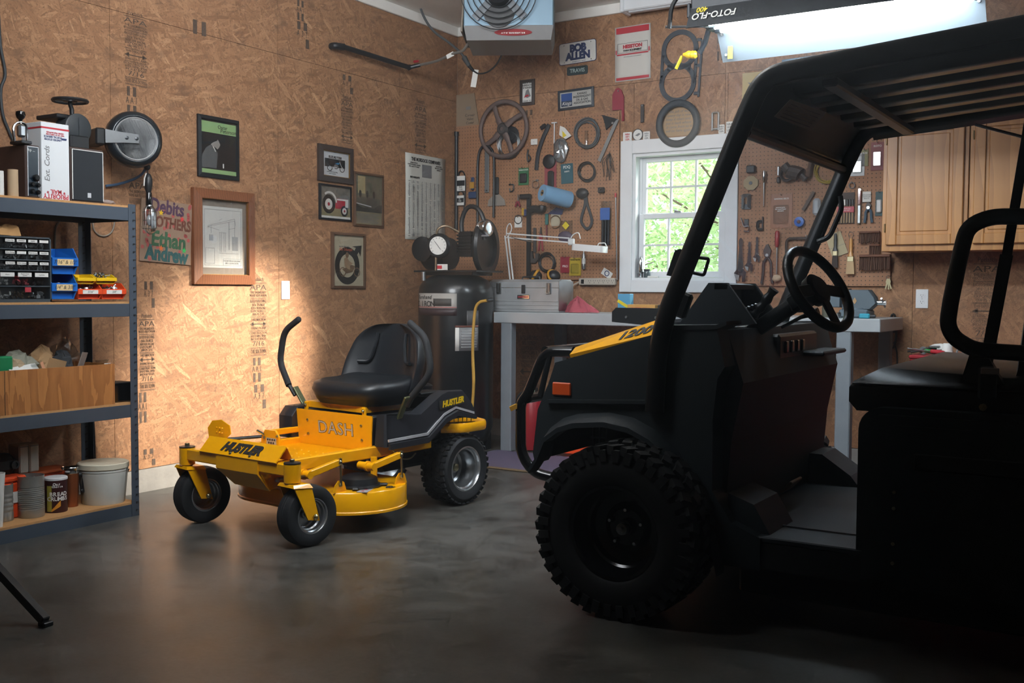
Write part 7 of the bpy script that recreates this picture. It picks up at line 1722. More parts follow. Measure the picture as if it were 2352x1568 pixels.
q = thing('flue_pipe', 'grey flue pipe from the heater to the back wall', 'pipe', (.97, -.30, 2.93)); MB().cyl((-.10, -.18, 0.0), (-.19, .285, .03), .062, seg=24).build('pipe', mat('flue_grey', '#7b746b', .5, .5, var=.1), q); MB().lathe([(.085, 0), (.085, .006)], (-.19, .293, .03), (0, -1, 0), 24).build('collar', MATS['flue_grey'], q)
t = thing('gas_pipe', 'black iron gas pipe along the left wall with red valve', 'pipe', PL(850, 130, .05)); L0 = t.location
a_, b_ = PL(790, 108, .07) - L0, PL(940, 155, .10) - L0
MB().cyl(a_, b_, .017).build('pipe', BLACK, t); MB().tube(smooth_path([PL(760, 107, -.004) - L0, PL(768, 105, .05) - L0, a_]), .022, 10).build('elbow', BLACK, t); MB().cyl(b_, PB(965, 149, -.70) - L0, .014).build('valve', DSTEEL, t)
MB().box(PB(956, 141, -.72) - L0, (.05, .012, .018), .004).build('valve_lever', RED, t); MB().torus(b_, .014, .008, (0, 1, -.2), 16, 6).build('nut', BLACK, t)
MB().tube(smooth_path([PB(965, 149, -.70) - L0, PB(1000, 141, -.74) - L0, PB(1022, 132, -.78) - L0, PB(1042, 123, -.82) - L0, PB(1062, 117, -.86) - L0, PB(1076, 98, -.88) - L0, PB(1080, 82, -.90) - L0]), .010, 8).build('flex_line', mat('flex_grey', '#83827c', .4, .4), t); MB().box(PB(1034, 127, -.82) - L0, (.06, .004, .03), 0, Matrix.Rotation(-.3, 3, 'Y')).build('line_tag', WHITE_P, t)
t = thing('ceiling_cord', 'dark grey extension cord looping from the ceiling to the heater', 'cord', PB(1060, 100, -.60)); L0 = t.location
MB().tube(smooth_path([PB(x, y, -.60) - L0 for x, y in ((955, -40), (965, 15), (980, 50), (1000, 75), (1030, 97), (1055, 118), (1070, 136))]), .009, 7).build('cord', mat('cord_slate', '#4d5254', .6), t); MB().cyl(PB(1066, 132, -.60) - L0, PB(1078, 152, -.60) - L0, .02, .014).build('plug', MATS['cord_slate'], t); MB().cyl(PB(1078, 152, -.60) - L0, PB(1088, 163, -.60) - L0, .013, .010).build('socket', BLACK, t)
MB().tube(smooth_path([PB(x, y, -.60) - L0 for x, y in ((1088, 163), (1100, 169), (1120, 165), (1140, 148), (1155, 120), (1168, 88))]), .006, 7).build('heater_lead', BLACK, t); tg = PB(1090, 180, -.60) - L0; MB().box(tg, (.045, .002, .12), 0, Matrix.Rotation(.2, 3, 'Y')).build('paper_tag', WHITE_P, t)
# leg of a stand reaching into the picture
p = PG(105, 1437)
t = thing('stand_leg', 'square black steel leg of a stand reaching in from the left', 'stand', (p.x, p.y, 0)); d_ = PL(-60, 1270, p.x + .05) - p; d_ = PG(-25, 1300, .16) - p
MB().bar((0, 0, .016), Vector((d_.x, d_.y, d_.z + .016)) * 1.6, .03, .03, bev=.003).build('leg_tube', BLACK, t); MB().box((0, 0, .008), (.036, .036, .016), .003).build('rubber_foot', BLACK, t)
# ================================================================ zero-turn mower
MW = thing('riding_mower', 'yellow and black zero-turn riding mower parked before the bright wall', 'mower', (1.24, -2.904, 0), (0, 0, math.radians(-5.6)))
def part(b, nm, m, par=MW, **k): return b.build(nm, m, par, **k)
# chassis
part(MB().box((0, -.52, .336), (.70, .045, .055), .006), 'front_beam', YELLOW)
for s in (-1, 1):
    b = MB(); b.lathe([(.036, 0), (.036, .078), (.033, .080)], (s * .37, -.52, .285), 'z', 28); tb = part(b, 'caster_tube', YELLOW)
    part(MB().lathe([(.037, 0), (.037, .004), (.012, .006)], (s * .37, -.52, .366), 'z', 24), 'cap_washer', DSTEEL, tb); part(MB().lathe([(.011, 0), (.011, .012), (.008, .014)], (s * .37, -.52, .371), 'z', 6), 'cap_bolt', ZINC, tb)
    part(MB().box((s * .265, -.02, .335), (.036, .98, .055), .005), 'side_rail', YELLOW)
b = MB(); b.loft([[(x, y, z) for x, y, z in ((-.115, -.548, .362), (.175, -.548, .362), (.175, -.540, .362), (-.115, -.540, .362))], [(x, y, z) for x, y, z in ((-.115, -.550, .300), (.175, -.550, .300), (.175, -.541, .300), (-.115, -.541, .300))], [(x, y, z) for x, y, z in ((-.045, -.500, .226), (.195, -.500, .222), (.195, -.490, .222), (-.045, -.490, .226))]])
part(b, 'front_plate', YELLOW, smooth=20); part(MB().prism([(-.54, .30), (-.50, .224), (-.36, .25), (-.36, .30)], .185, .19, 'yz'), 'front_plate_side', YELLOW, smooth=0)
# folded tread plate with the maker's name
b = MB(); th = .004
pf = [(-.552, .364), (-.492, .428), (-.455, .366)]
b.loft([[(x, y, z) for y, z in pf] + [(x, y + .003 * (1 if i != 2 else -1), z - .005) for i, (y, z) in reversed(list(enumerate(pf)))] for x in (-.235, .300)]); fp = part(b, 'tread_plate', YELLOW, smooth=20)
rp = Matrix.Rotation(math.atan2(.064, .060), 3, 'X')
text('lettering', 'HUSTLER', fp, (.035, -.5245, .397), .062, INK, rp, .0042, .30, xs=1.08, space=.95)
for x in (-.02, .115): part(MB().lathe([(.008, 0), (.006, .004), (.002, .005)], (x, -.543, .374), (0, -.73, .68), 10), 'bolt', ZINC, fp)
# foot pan
part(MB().box((0, -.20, .330), (.50, .52, .006)), 'foot_pan', YELLOW)
b = MB()
for i in range(9):
    for j in range(5): b.lathe([(.005, 0), (.003, .003)], (-.20 + i * .05, -.40 + j * .075, .333), 'z', 6)
part(b, 'tread_dimple', YELLOW, kind='stuff')
# seat box front
b = MB(); b.loft([[(-.255, .065, .325), (.255, .065, .325), (.255, .071, .325), (-.255, .071, .325)], [(-.258, .050, .508), (.278, .050, .508), (.278, .056, .508), (-.258, .056, .508)]]); dp = part(b, 'seat_box_panel', YELLOW, smooth=0)
rd = Matrix.Rotation(PI / 2 + .08, 3, 'X')
text('lettering', 'DASH', dp, (.02, .0565, .425), .086, INK, rd, .0018, 0, xs=1.12, space=1.04); text('lettering', 'DASH', dp, (.02, .0555, .425), .086, SILVER, rd, -.0002, 0, xs=1.12, space=1.04)
for x in (-.18, .20):
    for z in (.385, .455): part(MB().lathe([(.008, 0), (.007, .004), (.002, .006)], (x, .060 if z < .4 else .055, z), (0, -1, 0), 10), 'bolt', ZINC, dp)
part(MB().box((0, .33, .42), (.50, .50, .17), .01), 'seat_box', BLACK)
# lap bar guide side panel on the far side
b = MB(); b.prism([(.02, .36), (.10, .36), (.30, .36), (.30, .52), (.06, .515), (.02, .47)], -.36, -.26, 'yz', bev=.006); part(b, 'side_cover', FENDER)
# fenders, near side with stripe, far side mirrored
FP = [(.070, .362), (.085, .512), (.310, .500), (.470, .582), (.520, .596), (.640, .590), (.705, .520), (.742, .440), (.640, .462), (.560, .490), (.470, .452), (.360, .372)]
for s in (1, -1):
    b = MB(); n = len(FP)
    outer = [(s * (.365 - .02 * (z - .36) / .24 - (.03 if y < .1 else 0)), y, z) for y, z in FP]; inner = [(s * .275, y, z) for y, z in FP]
    mid = [(s * .350 if z < .47 else s * .33, y + (.008 if y < .1 else 0), z + (.006 if z > .5 else 0)) for y, z in FP]
    b.loft([inner, mid, outer]); fd = part(b, 'fender', FENDER, smooth=25)
    if s > 0:
        ST = [(.075, .395), (.350, .400), (.480, .484), (.572, .512), (.715, .472)]
        b = MB()
        for i in range(4):
            (y0, z0), (y1, z1) = ST[i], ST[i + 1]
            def q(y, z, k): return (.366 - .02 * (z - .36) / .24 + .003 * k, y, z)
            b.loft([[q(y0, z0 - .006, -2), q(y0, z0 - .006, 1), q(y0, z0 + .006, 1), q(y0, z0 + .006, -2)], [q(y1, z1 - .006, -2), q(y1, z1 - .006, 1), q(y1, z1 + .006, 1), q(y1, z1 + .006, -2)]])
        part(b, 'silver_stripe', SILVER, fd, smooth=0)
        b = MB(); LW = [(y, z - .012) for y, z in ST]
        b.loft([[(.362, y, z) for y, z in LW] + [(.362, y, z - (.032 if y < .6 else .02)) for y, z in reversed(LW)], [(.374, y, z - .003) for y, z in LW] + [(.374, y, z - (.030 if y < .6 else .018)) for y, z in reversed(LW)]]); part(b, 'lower_skirt', FENDER, fd, smooth=20)
        rf = Matrix(((0, 0, 1), (1, 0, 0), (0, 1, 0))) @ Matrix.Rotation(.10, 3, 'Z')
        b = MB(); b.prism(rrect(.205, .048, .004), 0, .0012, 'xy', Matrix.Translation((.3575, .545, .542)) @ rf.to_4x4()); part(b, 'name_decal', INK, fd, smooth=0)
        text('lettering', 'HUSTLER', fd, (.3592, .545, .542), .041, YELP, rf, .0022, .25, xs=1.02, space=.95)
# rear engine cover, fuel area
b = MB(); b.prism([(.44, .44), (.74, .44), (.70, .53), (.62, .565), (.46, .565)], -.28, .28, 'yz'); part(b, 'rear_cover', FENDER, smooth=0); part(MB().box((.20, .50, .585), (.12, .18, .012), .004), 'cup_tray', BLACK)
part(MB().lathe([(.05, 0), (.055, .01), (.055, .03), (.04, .04)], (.08, .62, .575), 'z', 24), 'fuel_cap', BLACK); part(MB().box((.02, .60, .61), (.06, .10, .03), .01), 'engine_top', BLACK); part(MB().box((.0, .55, .635), (.016, .03, .02), .003), 'yellow_lever', YELP)
# rear bumper
b = MB(); path = fillet([(.30, .52, .405), (.385, .60, .405), (.385, .80, .405), (.20, .88, .405), (-.20, .88, .405), (-.385, .80, .405), (-.385, .60, .405)], .06)
b.tube(path, .024, 8, flat=(1, .22)); part(b, 'rear_bumper', YELLOW)
b = MB()
for k in range(6): b.tube([(.29 + .012 * k, .60 + .02 * k, .42), (.29 + .012 * k, .60 + .02 * k, .455)], .0025, 5)
b.tube([(.28, .58, .425), (.36, .72, .425)], .003, 6); b.tube([(.28, .58, .452), (.36, .72, .452)], .003, 6); part(b, 'muffler_guard', CHROME, kind='stuff')
# seat pan and seat
b = MB(); b.prism([(-.235, .095), (.205, .075), (.225, .33), (-.225, .34)], .515, .545, 'xy'); sp = part(b, 'seat_pan', YELLOW, smooth=0)
for x, y in ((-.225, .088), (.205, .070)): part(MB().box((x, y, .518), (.022, .014, .05), .003), 'hinge_tab', YELLOW, sp); part(MB().lathe([(.009, 0), (.009, .004), (.004, .008)], (x, y - .007, .525), (0, -1, 0), 8), 'hinge_bolt', ZINC, sp)
def superring(cx, cy, cz, rx, ry, n=28, e=.55, zf=None):
    o = []
    for i in range(n):
        a = 2 * PI * i / n; c, s = math.cos(a), math.sin(a)
        x, y = cx + rx * math.copysign(abs(c) ** e, c), cy + ry * math.copysign(abs(s) ** e, s)
        o.append((x, y, cz + (zf(x - cx, y - cy) if zf else 0)))
    return o
SW = .245
b = MB()
lift = lambda x, y: .03 * max(0, y / .2) + .022 * (abs(x) / SW) ** 3
b.loft([superring(.045, .232, 0.560, SW * .84, .165), superring(.045, .232, 0.568, SW * .93, .185), superring(.045, .232, 0.604, SW * 1.0, .205, zf=lift), superring(.045, .232, 0.634, SW * .97, .195, zf=lift), superring(.045, .237, 0.652, SW * .84, .165, zf=lift), superring(.045, .242, 0.652, SW * .70, .14, zf=lambda x, y: .012 * max(0, y / .14)), superring(.045, .247, 0.640, SW * .35, .07), superring(.045, .247, 0.638, SW * .05, .01)])
st = part(b, 'seat', VINYL, smooth=70)
b = MB()
def backring(t, k):
    """ring of the backrest at height fraction t: a shell curving round the driver"""
    z = .595 + .340 * t; yc = .412 + .07 * t
    w = SW * (1.07 if t < .55 else math.sqrt(max(.05, 1 - ((t - .55) / .47) ** 2.4)))
    n = 14; fr, bk = [], []
    for i in range(n + 1):
        u = -1 + 2 * i / n; x = w * u + .045
        wrap = -.115 * abs(u) ** 3 * (1 - .55 * t)
        fr.append((x, yc - .030 + wrap + (.012 if abs(u) < .45 else 0), z)); bk.append((x, yc + .045 + wrap * .8 - .02 * abs(u) ** 4, z))
    return fr + bk[::-1]
b.loft([backring(t_, 0) for t_ in (0, .06, .15, .3, .45, .6, .72, .82, .9, .96, 1.0)]); bk_ = part(b, 'backrest', VINYL, st, smooth=60, subsurf=1)
for s in (-1, 1):
    b = MB(); b.tube(smooth_path([(.045 + s * .10, .428, .885), (.045 + s * .105, .412, .82), (.045 + s * .13, .392, .745), (.045 + s * .185, .362, .738)]), .009, 7); part(b, 'seam_piping', VINYL, st)
part(MB().loft([superring(.045, .232, .546, SW * .86, .170), superring(.045, .232, .569, SW * .93, .186)]), 'seat_base', BLACK, st)
# steering levers
HP = [(.358, .182, .500), (.400, .165, .555), (.440, .156, .608), (.539, .180, .724), (.502, .180, .887), (.398, .187, .950)]
for s in (-1, 1):
    P = [Vector((s * x, y, z)) for x, y, z in HP]
    hp = fillet(P[2:], .05, 6); lv = part(MB().tube([P[2] + (P[2] - P[3]) * .02] + hp[1:], .0165, 12), 'lever_grip', GRIP)
    part(MB().tube([P[1], P[2] + (P[3] - P[2]) * .1], .011, 10), 'lever_tube', BLACK, lv); part(MB().bar(P[0] + Vector((-s * .03, 0, -.01)), P[1] + Vector((0, 0, .045)), .012, .034, up=(0, 1, 0), bev=.002), 'lever_bracket', mat('olive_zinc', '#6f7355', .35, .8, var=.2), lv)
    part(MB().ball(P[-1], .0165, 12, 8), 'grip_end', GRIP, lv)
# foot pedal, park brake and deck height plate
b = MB(); b.prism([(-.045, .385), (.02, .385), (.055, .42), (.05, .455), (.01, .478), (-.03, .472), (-.052, .44)], -.006, .0, 'xz', Matrix.Translation((-.325, -.37, -.05)) @ Matrix.Rotation(.25, 4, 'Z') @ Matrix.Diagonal((1.25, 1, 1.12, 1))); pd = part(b, 'foot_pedal', YELLOW, smooth=0)
for k in range(6): part(MB().lathe([(.005, 0), (.002, .007)], (-.335 + .024 * (k % 3), -.377 - .003 * (k % 3), .425 + .022 * (k // 3)), (.2, -1, 0), 7), 'grip_dimple', YELLOW, pd)
part(MB().tube([(-.30, -.36, .39), (-.255, -.08, .385)], .008, 8), 'pedal_rod', DSTEEL); part(MB().box((-.265, .0, .40), (.02, .26, .03), .004), 'pedal_arm', YELLOW)
b = MB(); b.prism([(-.23, .345), (-.10, .345), (-.10, .40), (-.125, .43), (-.20, .43), (-.225, .39)], -.20, -.188, 'xz'); hpl = part(b, 'height_plate', YELLOW, smooth=0)
part(MB().box((-.150, -.2015, .378), (.07, .002, .03)), 'height_scale', SILVER, hpl); b = MB()
for k in range(7): b.lathe([(.005, 0), (.005, .001)], (-.174 + .016 * (k % 4) + (.008 if k > 3 else 0), -.203, .385 if k < 4 else .370), (0, -1, 0), 10)
part(b, 'scale_hole', INK, hpl, kind='stuff')
part(MB().tube([(-.235, -.22, .425), (-.205, -.20, .405)], .006, 8), 'height_pin', CHROME, hpl)
for x in (-.20, -.105): part(MB().lathe([(.008, 0), (.006, .005)], (x, -.203, .392 if x < -.15 else .405), (0, -1, 0), 8), 'plate_bolt', ZINC, hpl)
# cutting deck: twin-lobed shell
def lobes(r, n=40, x0=.21, y0=-.02):
    o = []
    for i in range(n // 2 + 1): a = -PI / 2 + PI * i / (n // 2); o.append((x0 + r * math.cos(a), y0 + r * math.sin(a)))
    for i in range(n // 2 + 1): a = PI / 2 + PI * i / (n // 2); o.append((-x0 + r * math.cos(a), y0 + r * math.sin(a)))
    return o
RD = .262
b = MB(); rg = lambda r, z: [(x, y, z) for x, y in lobes(r)]
b.loft([rg(RD - .006, .098), rg(RD + .004, .092), rg(RD + .004, .102), rg(RD, .106), rg(RD, .186), rg(RD - .005, .192), rg(RD - .03, .194)]); dk = part(b, 'cutting_deck', YELLOW, smooth=40)
part(MB().box((.30, -.02, .208), (.006, .15, .03)), 'deck_stiffener', YELLOW, dk)
for x, y in ((.30, -.06), (-.30, -.06)):
    part(MB().lathe([(.105, 0), (.108, .006), (.10, .010), (.092, .012), (.085, .040), (.06, .052), (.001, .054)], (x, y, .196), 'z', 32), 'pulley_cover', BLACK, dk, smooth=40)
    for a in (-.9, .7): part(MB().box((x + .115 * math.cos(a), y + .115 * math.sin(a), .202), (.04, .03, .012), .005, Matrix.Rotation(a, 3, 'Z')), 'cover_ear', BLACK, dk)
for (x, y) in ((.335, -.215), (.40, .115)):
    b = MB(); b.prism([(y - .04, .192), (y + .04, .192), (y + .025, .235), (y + .01, .245), (y - .01, .245), (y - .03, .225)], x, x + .006, 'yz'); br = part(b, 'hanger_bracket', YELLOW, dk, smooth=0); part(MB().lathe([(.010, 0), (.010, .004), (.005, .010)], (x + .006, y, .226), (1, 0, 0), 8), 'hanger_bolt', ZINC, br)
    part(MB().cyl((x + .012, y, .226), (x + .012, y - .005, .35), .005, seg=8), 'hanger_rod', ZINC); part(MB().lathe([(.010, 0), (.010, .012)], (x + .012, y - .005, .335), 'z', 6), 'rod_nut', ZINC)
    b = MB(); b.bar((x + .006, y - .03 + .02, .330), (x - .02, y - .17, .292), .026, .030, bev=.003); part(b, 'lift_arm', YELLOW); part(MB().lathe([(.018, 0), (.018, .10)], (x - .10, y - .17, .292), (1, 0, 0), 18), 'lift_pivot', YELLOW)
    part(MB().lathe([(.024, 0), (.024, .012)], (x - .05, y - .17, .292), (1, 0, 0), 18), 'pivot_collar', YELLOW)
    part(MB().lathe([(.011, 0), (.011, .006), (.006, .010)], (x + .014, y - .01, .330), (1, 0, 0), 8), 'arm_bolt', ZINC)
part(MB().cyl((.31, .03, .19), (.31, .03, .32), .016, seg=10), 'deck_post', YELLOW)
part(MB().box((.395, -.105, .1945), (.05, .13, .001), 0, Matrix.Rotation(.45, 3, 'Z')), 'safety_label', SILVER, dk, smooth=0); b = MB()
for k in range(3): b.lathe([(.010, 0), (.010, .0008)], (.395 - .012 * (k - 1) * 1.1, -.105 + .035 * (k - 1), .1952), 'z', 3)
part(b, 'safety_symbol', REDP, dk, smooth=0, kind='stuff')
text('lettering', '42', dk, (.435, .005, .1956), .045, INK, (0, 0, PI / 2 - .15), .003, .2)
# underside machinery
part(MB().box((0, .42, .28), (.34, .34, .16), .02), 'transmission', BLACK); part(MB().lathe([(.08, 0), (.08, .05)], (.10, .30, .24), 'z', 24), 'drive_pulley', DSTEEL); part(MB().tube(smooth_path([(.30, .17, .335), (.31, .22, .29), (.32, .27, .285), (.30, .33, .30)]), .004, 6), 'linkage_rod', ZINC)
part(MB().tube([(.19, -.45, .27), (.32, -.40, .29)], .006, 7), 'tie_rod', ZINC); part(MB().ball((.20, -.46, .268), .012, 10, 7), 'rod_ball', STEEL)
part(MB().box((0, -.36, .25), (.36, .03, .10), .004), 'cross_member', YELLOW)
# wheels
def wheel(name, r, w, rim_r, parent, loc, axis_out, ribs=False, lugs=0, hubr=.02):
    """tyre about local x, outside towards axis_out"""
    o = bpy.data.objects.new(name, None); link(o, parent); o.location = loc; s = axis_out
    pr_ = [(rim_r * .98, -w * .42), (rim_r * 1.05, -w * .47), (r * .84, -w * .5), (r * .95, -w * .44), (r * .99, -w * .30), (r, -w * .12), (r, w * .12), (r * .99, w * .30), (r * .95, w * .44), (r * .84, w * .5), (rim_r * 1.05, w * .47), (rim_r * .98, w * .42)]
    if lugs: pr_ = [(a if a < r * .93 else a - r * .03, h_) for a, h_ in pr_]
    if ribs:
        q = []
        for a, h_ in pr_:
            q.append((a, h_))
        pr_ = q[:5] + [(r * .985, -w * .24), (r * .992, -w * .2), (r, -w * .1), (r * .99, -w * .08), (r, -w * .06), (r, w * .06), (r * .99, w * .08), (r, w * .1), (r * .992, w * .2), (r * .985, w * .24)] + q[-5:]
    ty = MB().lathe(pr_, (0, 0, 0), 'x', 56, caps=False).build('tyre', RUBBER, o, smooth=40)
    if lugs:
        b = MB()
        for k in range(lugs):
            a = 2 * PI * k / lugs
            for row in range(6):
                aa = a + (row % 2) * PI / lugs
                h0 = (-.47 + .158 * row) * w; cx = h0 + .075 * w
                rr = r * (1 - .015 * abs(row - 2.5) ** 1.3 / 2)
                m = Matrix.Rotation(aa, 4, 'X') @ Matrix.Translation((cx, 0, rr - r * .02)) @ Matrix.Rotation(.25 * (1 if row % 2 else -1), 4, 'Z')
                b.box((0, 0, 0), (.145 * w, 2 * PI * r / lugs * .62, r * .045), 0, None) if False else b.add(*boxvf((.14 * w, 2 * PI * r / lugs * .60, r * .045)), m)
        b.build('tread_block', RUBBER, ty, smooth=0, kind='stuff')
    MB().lathe([(rim_r * 1.03, s * w * .46), (rim_r * .97, s * w * .47), (rim_r * .93, s * w * .42), (rim_r * .92, s * w * .36), (rim_r * .86, s * w * .33), (rim_r * .85, s * w * .12), (rim_r * .78, s * w * .06), (rim_r * .77, -s * w * .18), (rim_r * .68, -s * w * .24), (rim_r * .45, -s * w * .22), (hubr * 1.6, -s * w * .22), (hubr * 1.6, -s * w * .05), (.001, -s * w * .05)], (0, 0, 0), 'x', 44, caps=False).build('rim', mat('rim_silver', '#b4b7ba', .28, .85, var=.05), o, smooth=40)
    MB().lathe([(rim_r * 1.03, -s * w * .46), (rim_r * .8, -s * w * .32), (rim_r * .74, -s * w * .26)], (0, 0, 0), 'x', 36, caps=False).build('inner_rim', MATS['rim_silver'], o, smooth=40)
    MB().lathe([(hubr, -s * w * .06), (hubr, s * w * .06), (hubr * .5, s * w * .1), (.001, s * w * .1)], (0, 0, 0), 'x', 12).build('hub_cap', ZINC, o)
    return o
def boxvf(sz):
    x, y, z = sz[0] / 2, sz[1] / 2, sz[2] / 2
    return [(i * x, j * y, k * z) for i in (-1, 1) for j in (-1, 1) for k in (-1, 1)], [(0, 1, 3, 2), (4, 6, 7, 5), (0, 4, 5, 1), (2, 3, 7, 6), (0, 2, 6, 4), (1, 5, 7, 3)]
wheel('rear_wheel', .187, .165, .114, MW, (.285, .650, .187), 1, lugs=34); wheel('rear_wheel', .187, .165, .114, MW, (-.285, .650, .187), -1, lugs=34)
for s, rz in ((1, -.10), (-1, -.12)):
    f = bpy.data.objects.new('caster', None); link(f, MW); f.location = (s * .37, -.52, 0); f.rotation_euler = (0, 0, rz)
    wh = wheel('caster_wheel', .134, .094, .076, f, (0, .075, .134), 1, ribs=True, hubr=.012)
    b = MB()
    for q in (-1, 1): b.loft([[(q * .050, -.03, .270), (q * .050, .06, .262), (q * .057, .06, .262), (q * .057, -.03, .270)], [(q * .058, .035, .125), (q * .058, .095, .115), (q * .065, .095, .115), (q * .065, .035, .125)]])
    b.loft([[(-.060, -.035, .268), (.060, -.035, .268), (.060, .065, .260), (-.060, .065, .260)], [(-.050, -.03, .281), (.050, -.03, .281), (.050, .055, .278), (-.050, .055, .278)]])
    b.build('fork', YELLOW, f, smooth=20); MB().lathe([(.024, .278), (.024, .287)], (0, 0, 0), 'z', 20).build('fork_bearing', BLACK, f)
    MB().lathe([(.013, 0), (.013, .006), (.006, .012)], (.065, .072, .134), 'x', 8).build('axle_bolt', ZINC, f)
    MB().cyl((-.06, .075, .134), (.06, .075, .134), .008).build('axle', STEEL, f)
# ================================================================ utility vehicle
U0 = Vector((3.6, -2.76, 0)); YN, YF = -3.42, -2.10
UV = thing('utility_vehicle', 'black utility vehicle with yellow hood stripe and canopy roof in the foreground', 'vehicle', U0)
UPL = mat('utv_plastic', '#182024', .58, var=.12, vscale=40, bump=.25, bscale=420)
UBK = mat('utv_black_steel', '#0e1113', .38, .1, var=.1)
UIN = mat('utv_inner_black', '#0b0d0e', .6, var=.15)
USEAT = mat('utv_vinyl', '#211e1c', .42, var=.08, bump=.1, bscale=300)
def u(p): return Vector(p) - U0
def up(b, nm, m=UPL, par=UV, **k):
    b.v = [tuple(Vector(v) - U0) for v in b.v]; return b.build(nm, m, par, **k)
def nb(px, py, y=YN): return PB(px, py, y)
# front side panels with wheel arch
SIDE = [(2.822, .848), (2.795, .771), (2.750, .672), (2.730, .508), (2.740, .470), (2.775, .52), (2.805, .59), (2.86, .63), (2.92, .650), (3.045, .663), (3.14, .65), (3.220, .615), (3.312, .545), (3.40, .404), (3.452, .27), (3.47, .195), (3.60, .195), (3.60, .300), (3.50, .34), (3.432, .44), (3.430, .68), (3.445, .82), (3.470, .86), (3.440, .985), (3.24, .978), (3.217, .963)]
for y0, y1, nm in ((YN, YN + .10, 'near_side_panel'), (YF, YF - .10, 'far_side_panel')):
    up(MB().prism(SIDE, y0, y1, 'xz', bev=.0), nm, smooth=0)
    s = 1 if y1 > y0 else -1
    b = MB(); arch = [(x, z) for x, z in SIDE[4:16]]
    b.loft([[(x, y0 - s * .05, z - .012) for x, z in arch] + [(x, y0 - s * .05, z - .03) for x, z in reversed(arch)], [(x, y0 + s * .02, z + .03) for x, z in arch] + [(x, y0 + s * .02, z - .03) for x, z in reversed(arch)]]); up(b, 'fender_flare', smooth=30)
b = MB(); b.loft([[(2.795, y, .700), (3.215, y, .722), (3.215, y, .735), (2.80, y, .712)] for y in (YN - .018, YN + .01)]); up(b, 'side_crease', smooth=0)
# hood: chamfer strip in yellow, then the top
sl0, sl1, su0, su1 = PB(1308, 814, -3.40), PB(1507, 767, -3.40), PB(1322, 797, -3.28), PB(1507, 735, -3.28)
def strip(a, b_, c, d, nm, m, th=.012):
    bb = MB(); n = (b_ - a).cross(d - a).normalized() * th
    if n.z < 0: n = -n
    bb.loft([[a - n, b_ - n, c - n, d - n], [a, b_, c, d]]); return up(bb, nm, m, smooth=0)
mir = lambda p: Vector((p.x, 2 * U0.y - p.y, p.z))
ys_ = strip(sl0, sl1, su1, su0, 'hood_stripe', YELLOW); strip(mir(sl0), mir(sl1), mir(su1), mir(su0), 'hood_stripe', YELLOW)
strip(su0, su1, mir(su1), mir(su0), 'hood_top', UPL)
ex = (sl1 - sl0).normalized(); ey = (su1 - sl1); ey = (ey - ex * ey.dot(ex)).normalized(); ez = ex.cross(ey)
text('lettering', '1200', ys_, sl0 + (sl1 - sl0) * .76 + (su1 - sl1) * .40 + ez * .002 - U0, .085, INK, Matrix((ex, ey, ez)).transposed(), .003, .15, xs=.78)
b = MB(); b.loft([[(2.822, YN + .02, .845), (2.822, YF - .02, .845), (2.73, YF - .02, .50), (2.73, YN + .02, .50)], [(2.85, YN + .02, .845), (2.85, YF - .02, .845), (2.80, YF - .02, .50), (2.80, YN + .02, .50)]]); up(b, 'nose_panel', smooth=0)
b = MB(); b.prism([(2.99, .25), (3.42, .25), (3.42, .95), (2.99, .86)], YN + .09, YF - .09, 'xz'); up(b, 'inner_well', UIN, smooth=0)
for k in range(4):
    up(MB().box((2.90 + k * .027, YN + .16, .56), (.006, .012, .20)), 'guard_bar', UIN); 
for k in range(3): up(MB().box((2.94, YN + .16, .51 + k * .05), (.11, .012, .006)), 'guard_bar', UIN)
up(MB().box((2.852, YN - .003, .753), (.077, .008, .048), .006), 'side_reflector', mat('reflector_orange', '#e0561a', .4, coat=.5))
# brush guard
for y in (-3.20, 2 * U0.y + 3.20):
    P = [Vector((p.x, y, p.z)) for p in (PB(1318, 808, -3.20), PB(1252, 806, -3.20), PB(1212, 905, -3.20), PB(1196, 925, -3.20), PB(1196, 1040, -3.20), PB(1225, 1085, -3.20))] + [Vector((2.85, y, .36))]
    up(MB().tube(fillet(P, .05, 6), .021, 12), 'guard_hoop', BLACK_G)
    up(MB().tube([P[1] + Vector((.02, 0, -.02)), P[3] + Vector((.09, 0, .03))], .012, 8), 'guard_brace', UBK)
for py in (806, 915): p = PB(1252 if py < 850 else 1212, py, -3.20); up(MB().tube([(p.x, -3.20, p.z), (p.x, 2 * U0.y + 3.20, p.z)], .019, 10), 'guard_crossbar', BLACK_G)
p = PB(1188, 930, -3.2); up(MB().bar((p.x - .02, -3.22, p.z - .015), (p.x + .05, -3.18, p.z + .025), .03, .018), 'tow_strap', mat('strap_amber', '#a87a1e', .6))
up(MB().box((2.95, U0.y, .30), (.35, .75, .12), .01), 'skid_plate', UIN)
b = MB(); q0, q1 = PB(1410, 706, -2.30), PB(1545, 752, -2.30); b.prism([(q0.x + .02, q0.z), (q1.x, q0.z), (q1.x, q1.z), (q0.x, q1.z + .02), (q0.x, q0.z - .02)], -2.32, -2.30, 'xz'); up(b, 'rear_view_panel', UBK, smooth=0)
for x in (.25, .75): up(MB().lathe([(.007, 0), (.005, .004)], (q0.x + (q1.x - q0.x) * x, -2.321, (q0.z + q1.z) / 2), (0, -1, 0), 10), 'panel_bolt', STEEL)
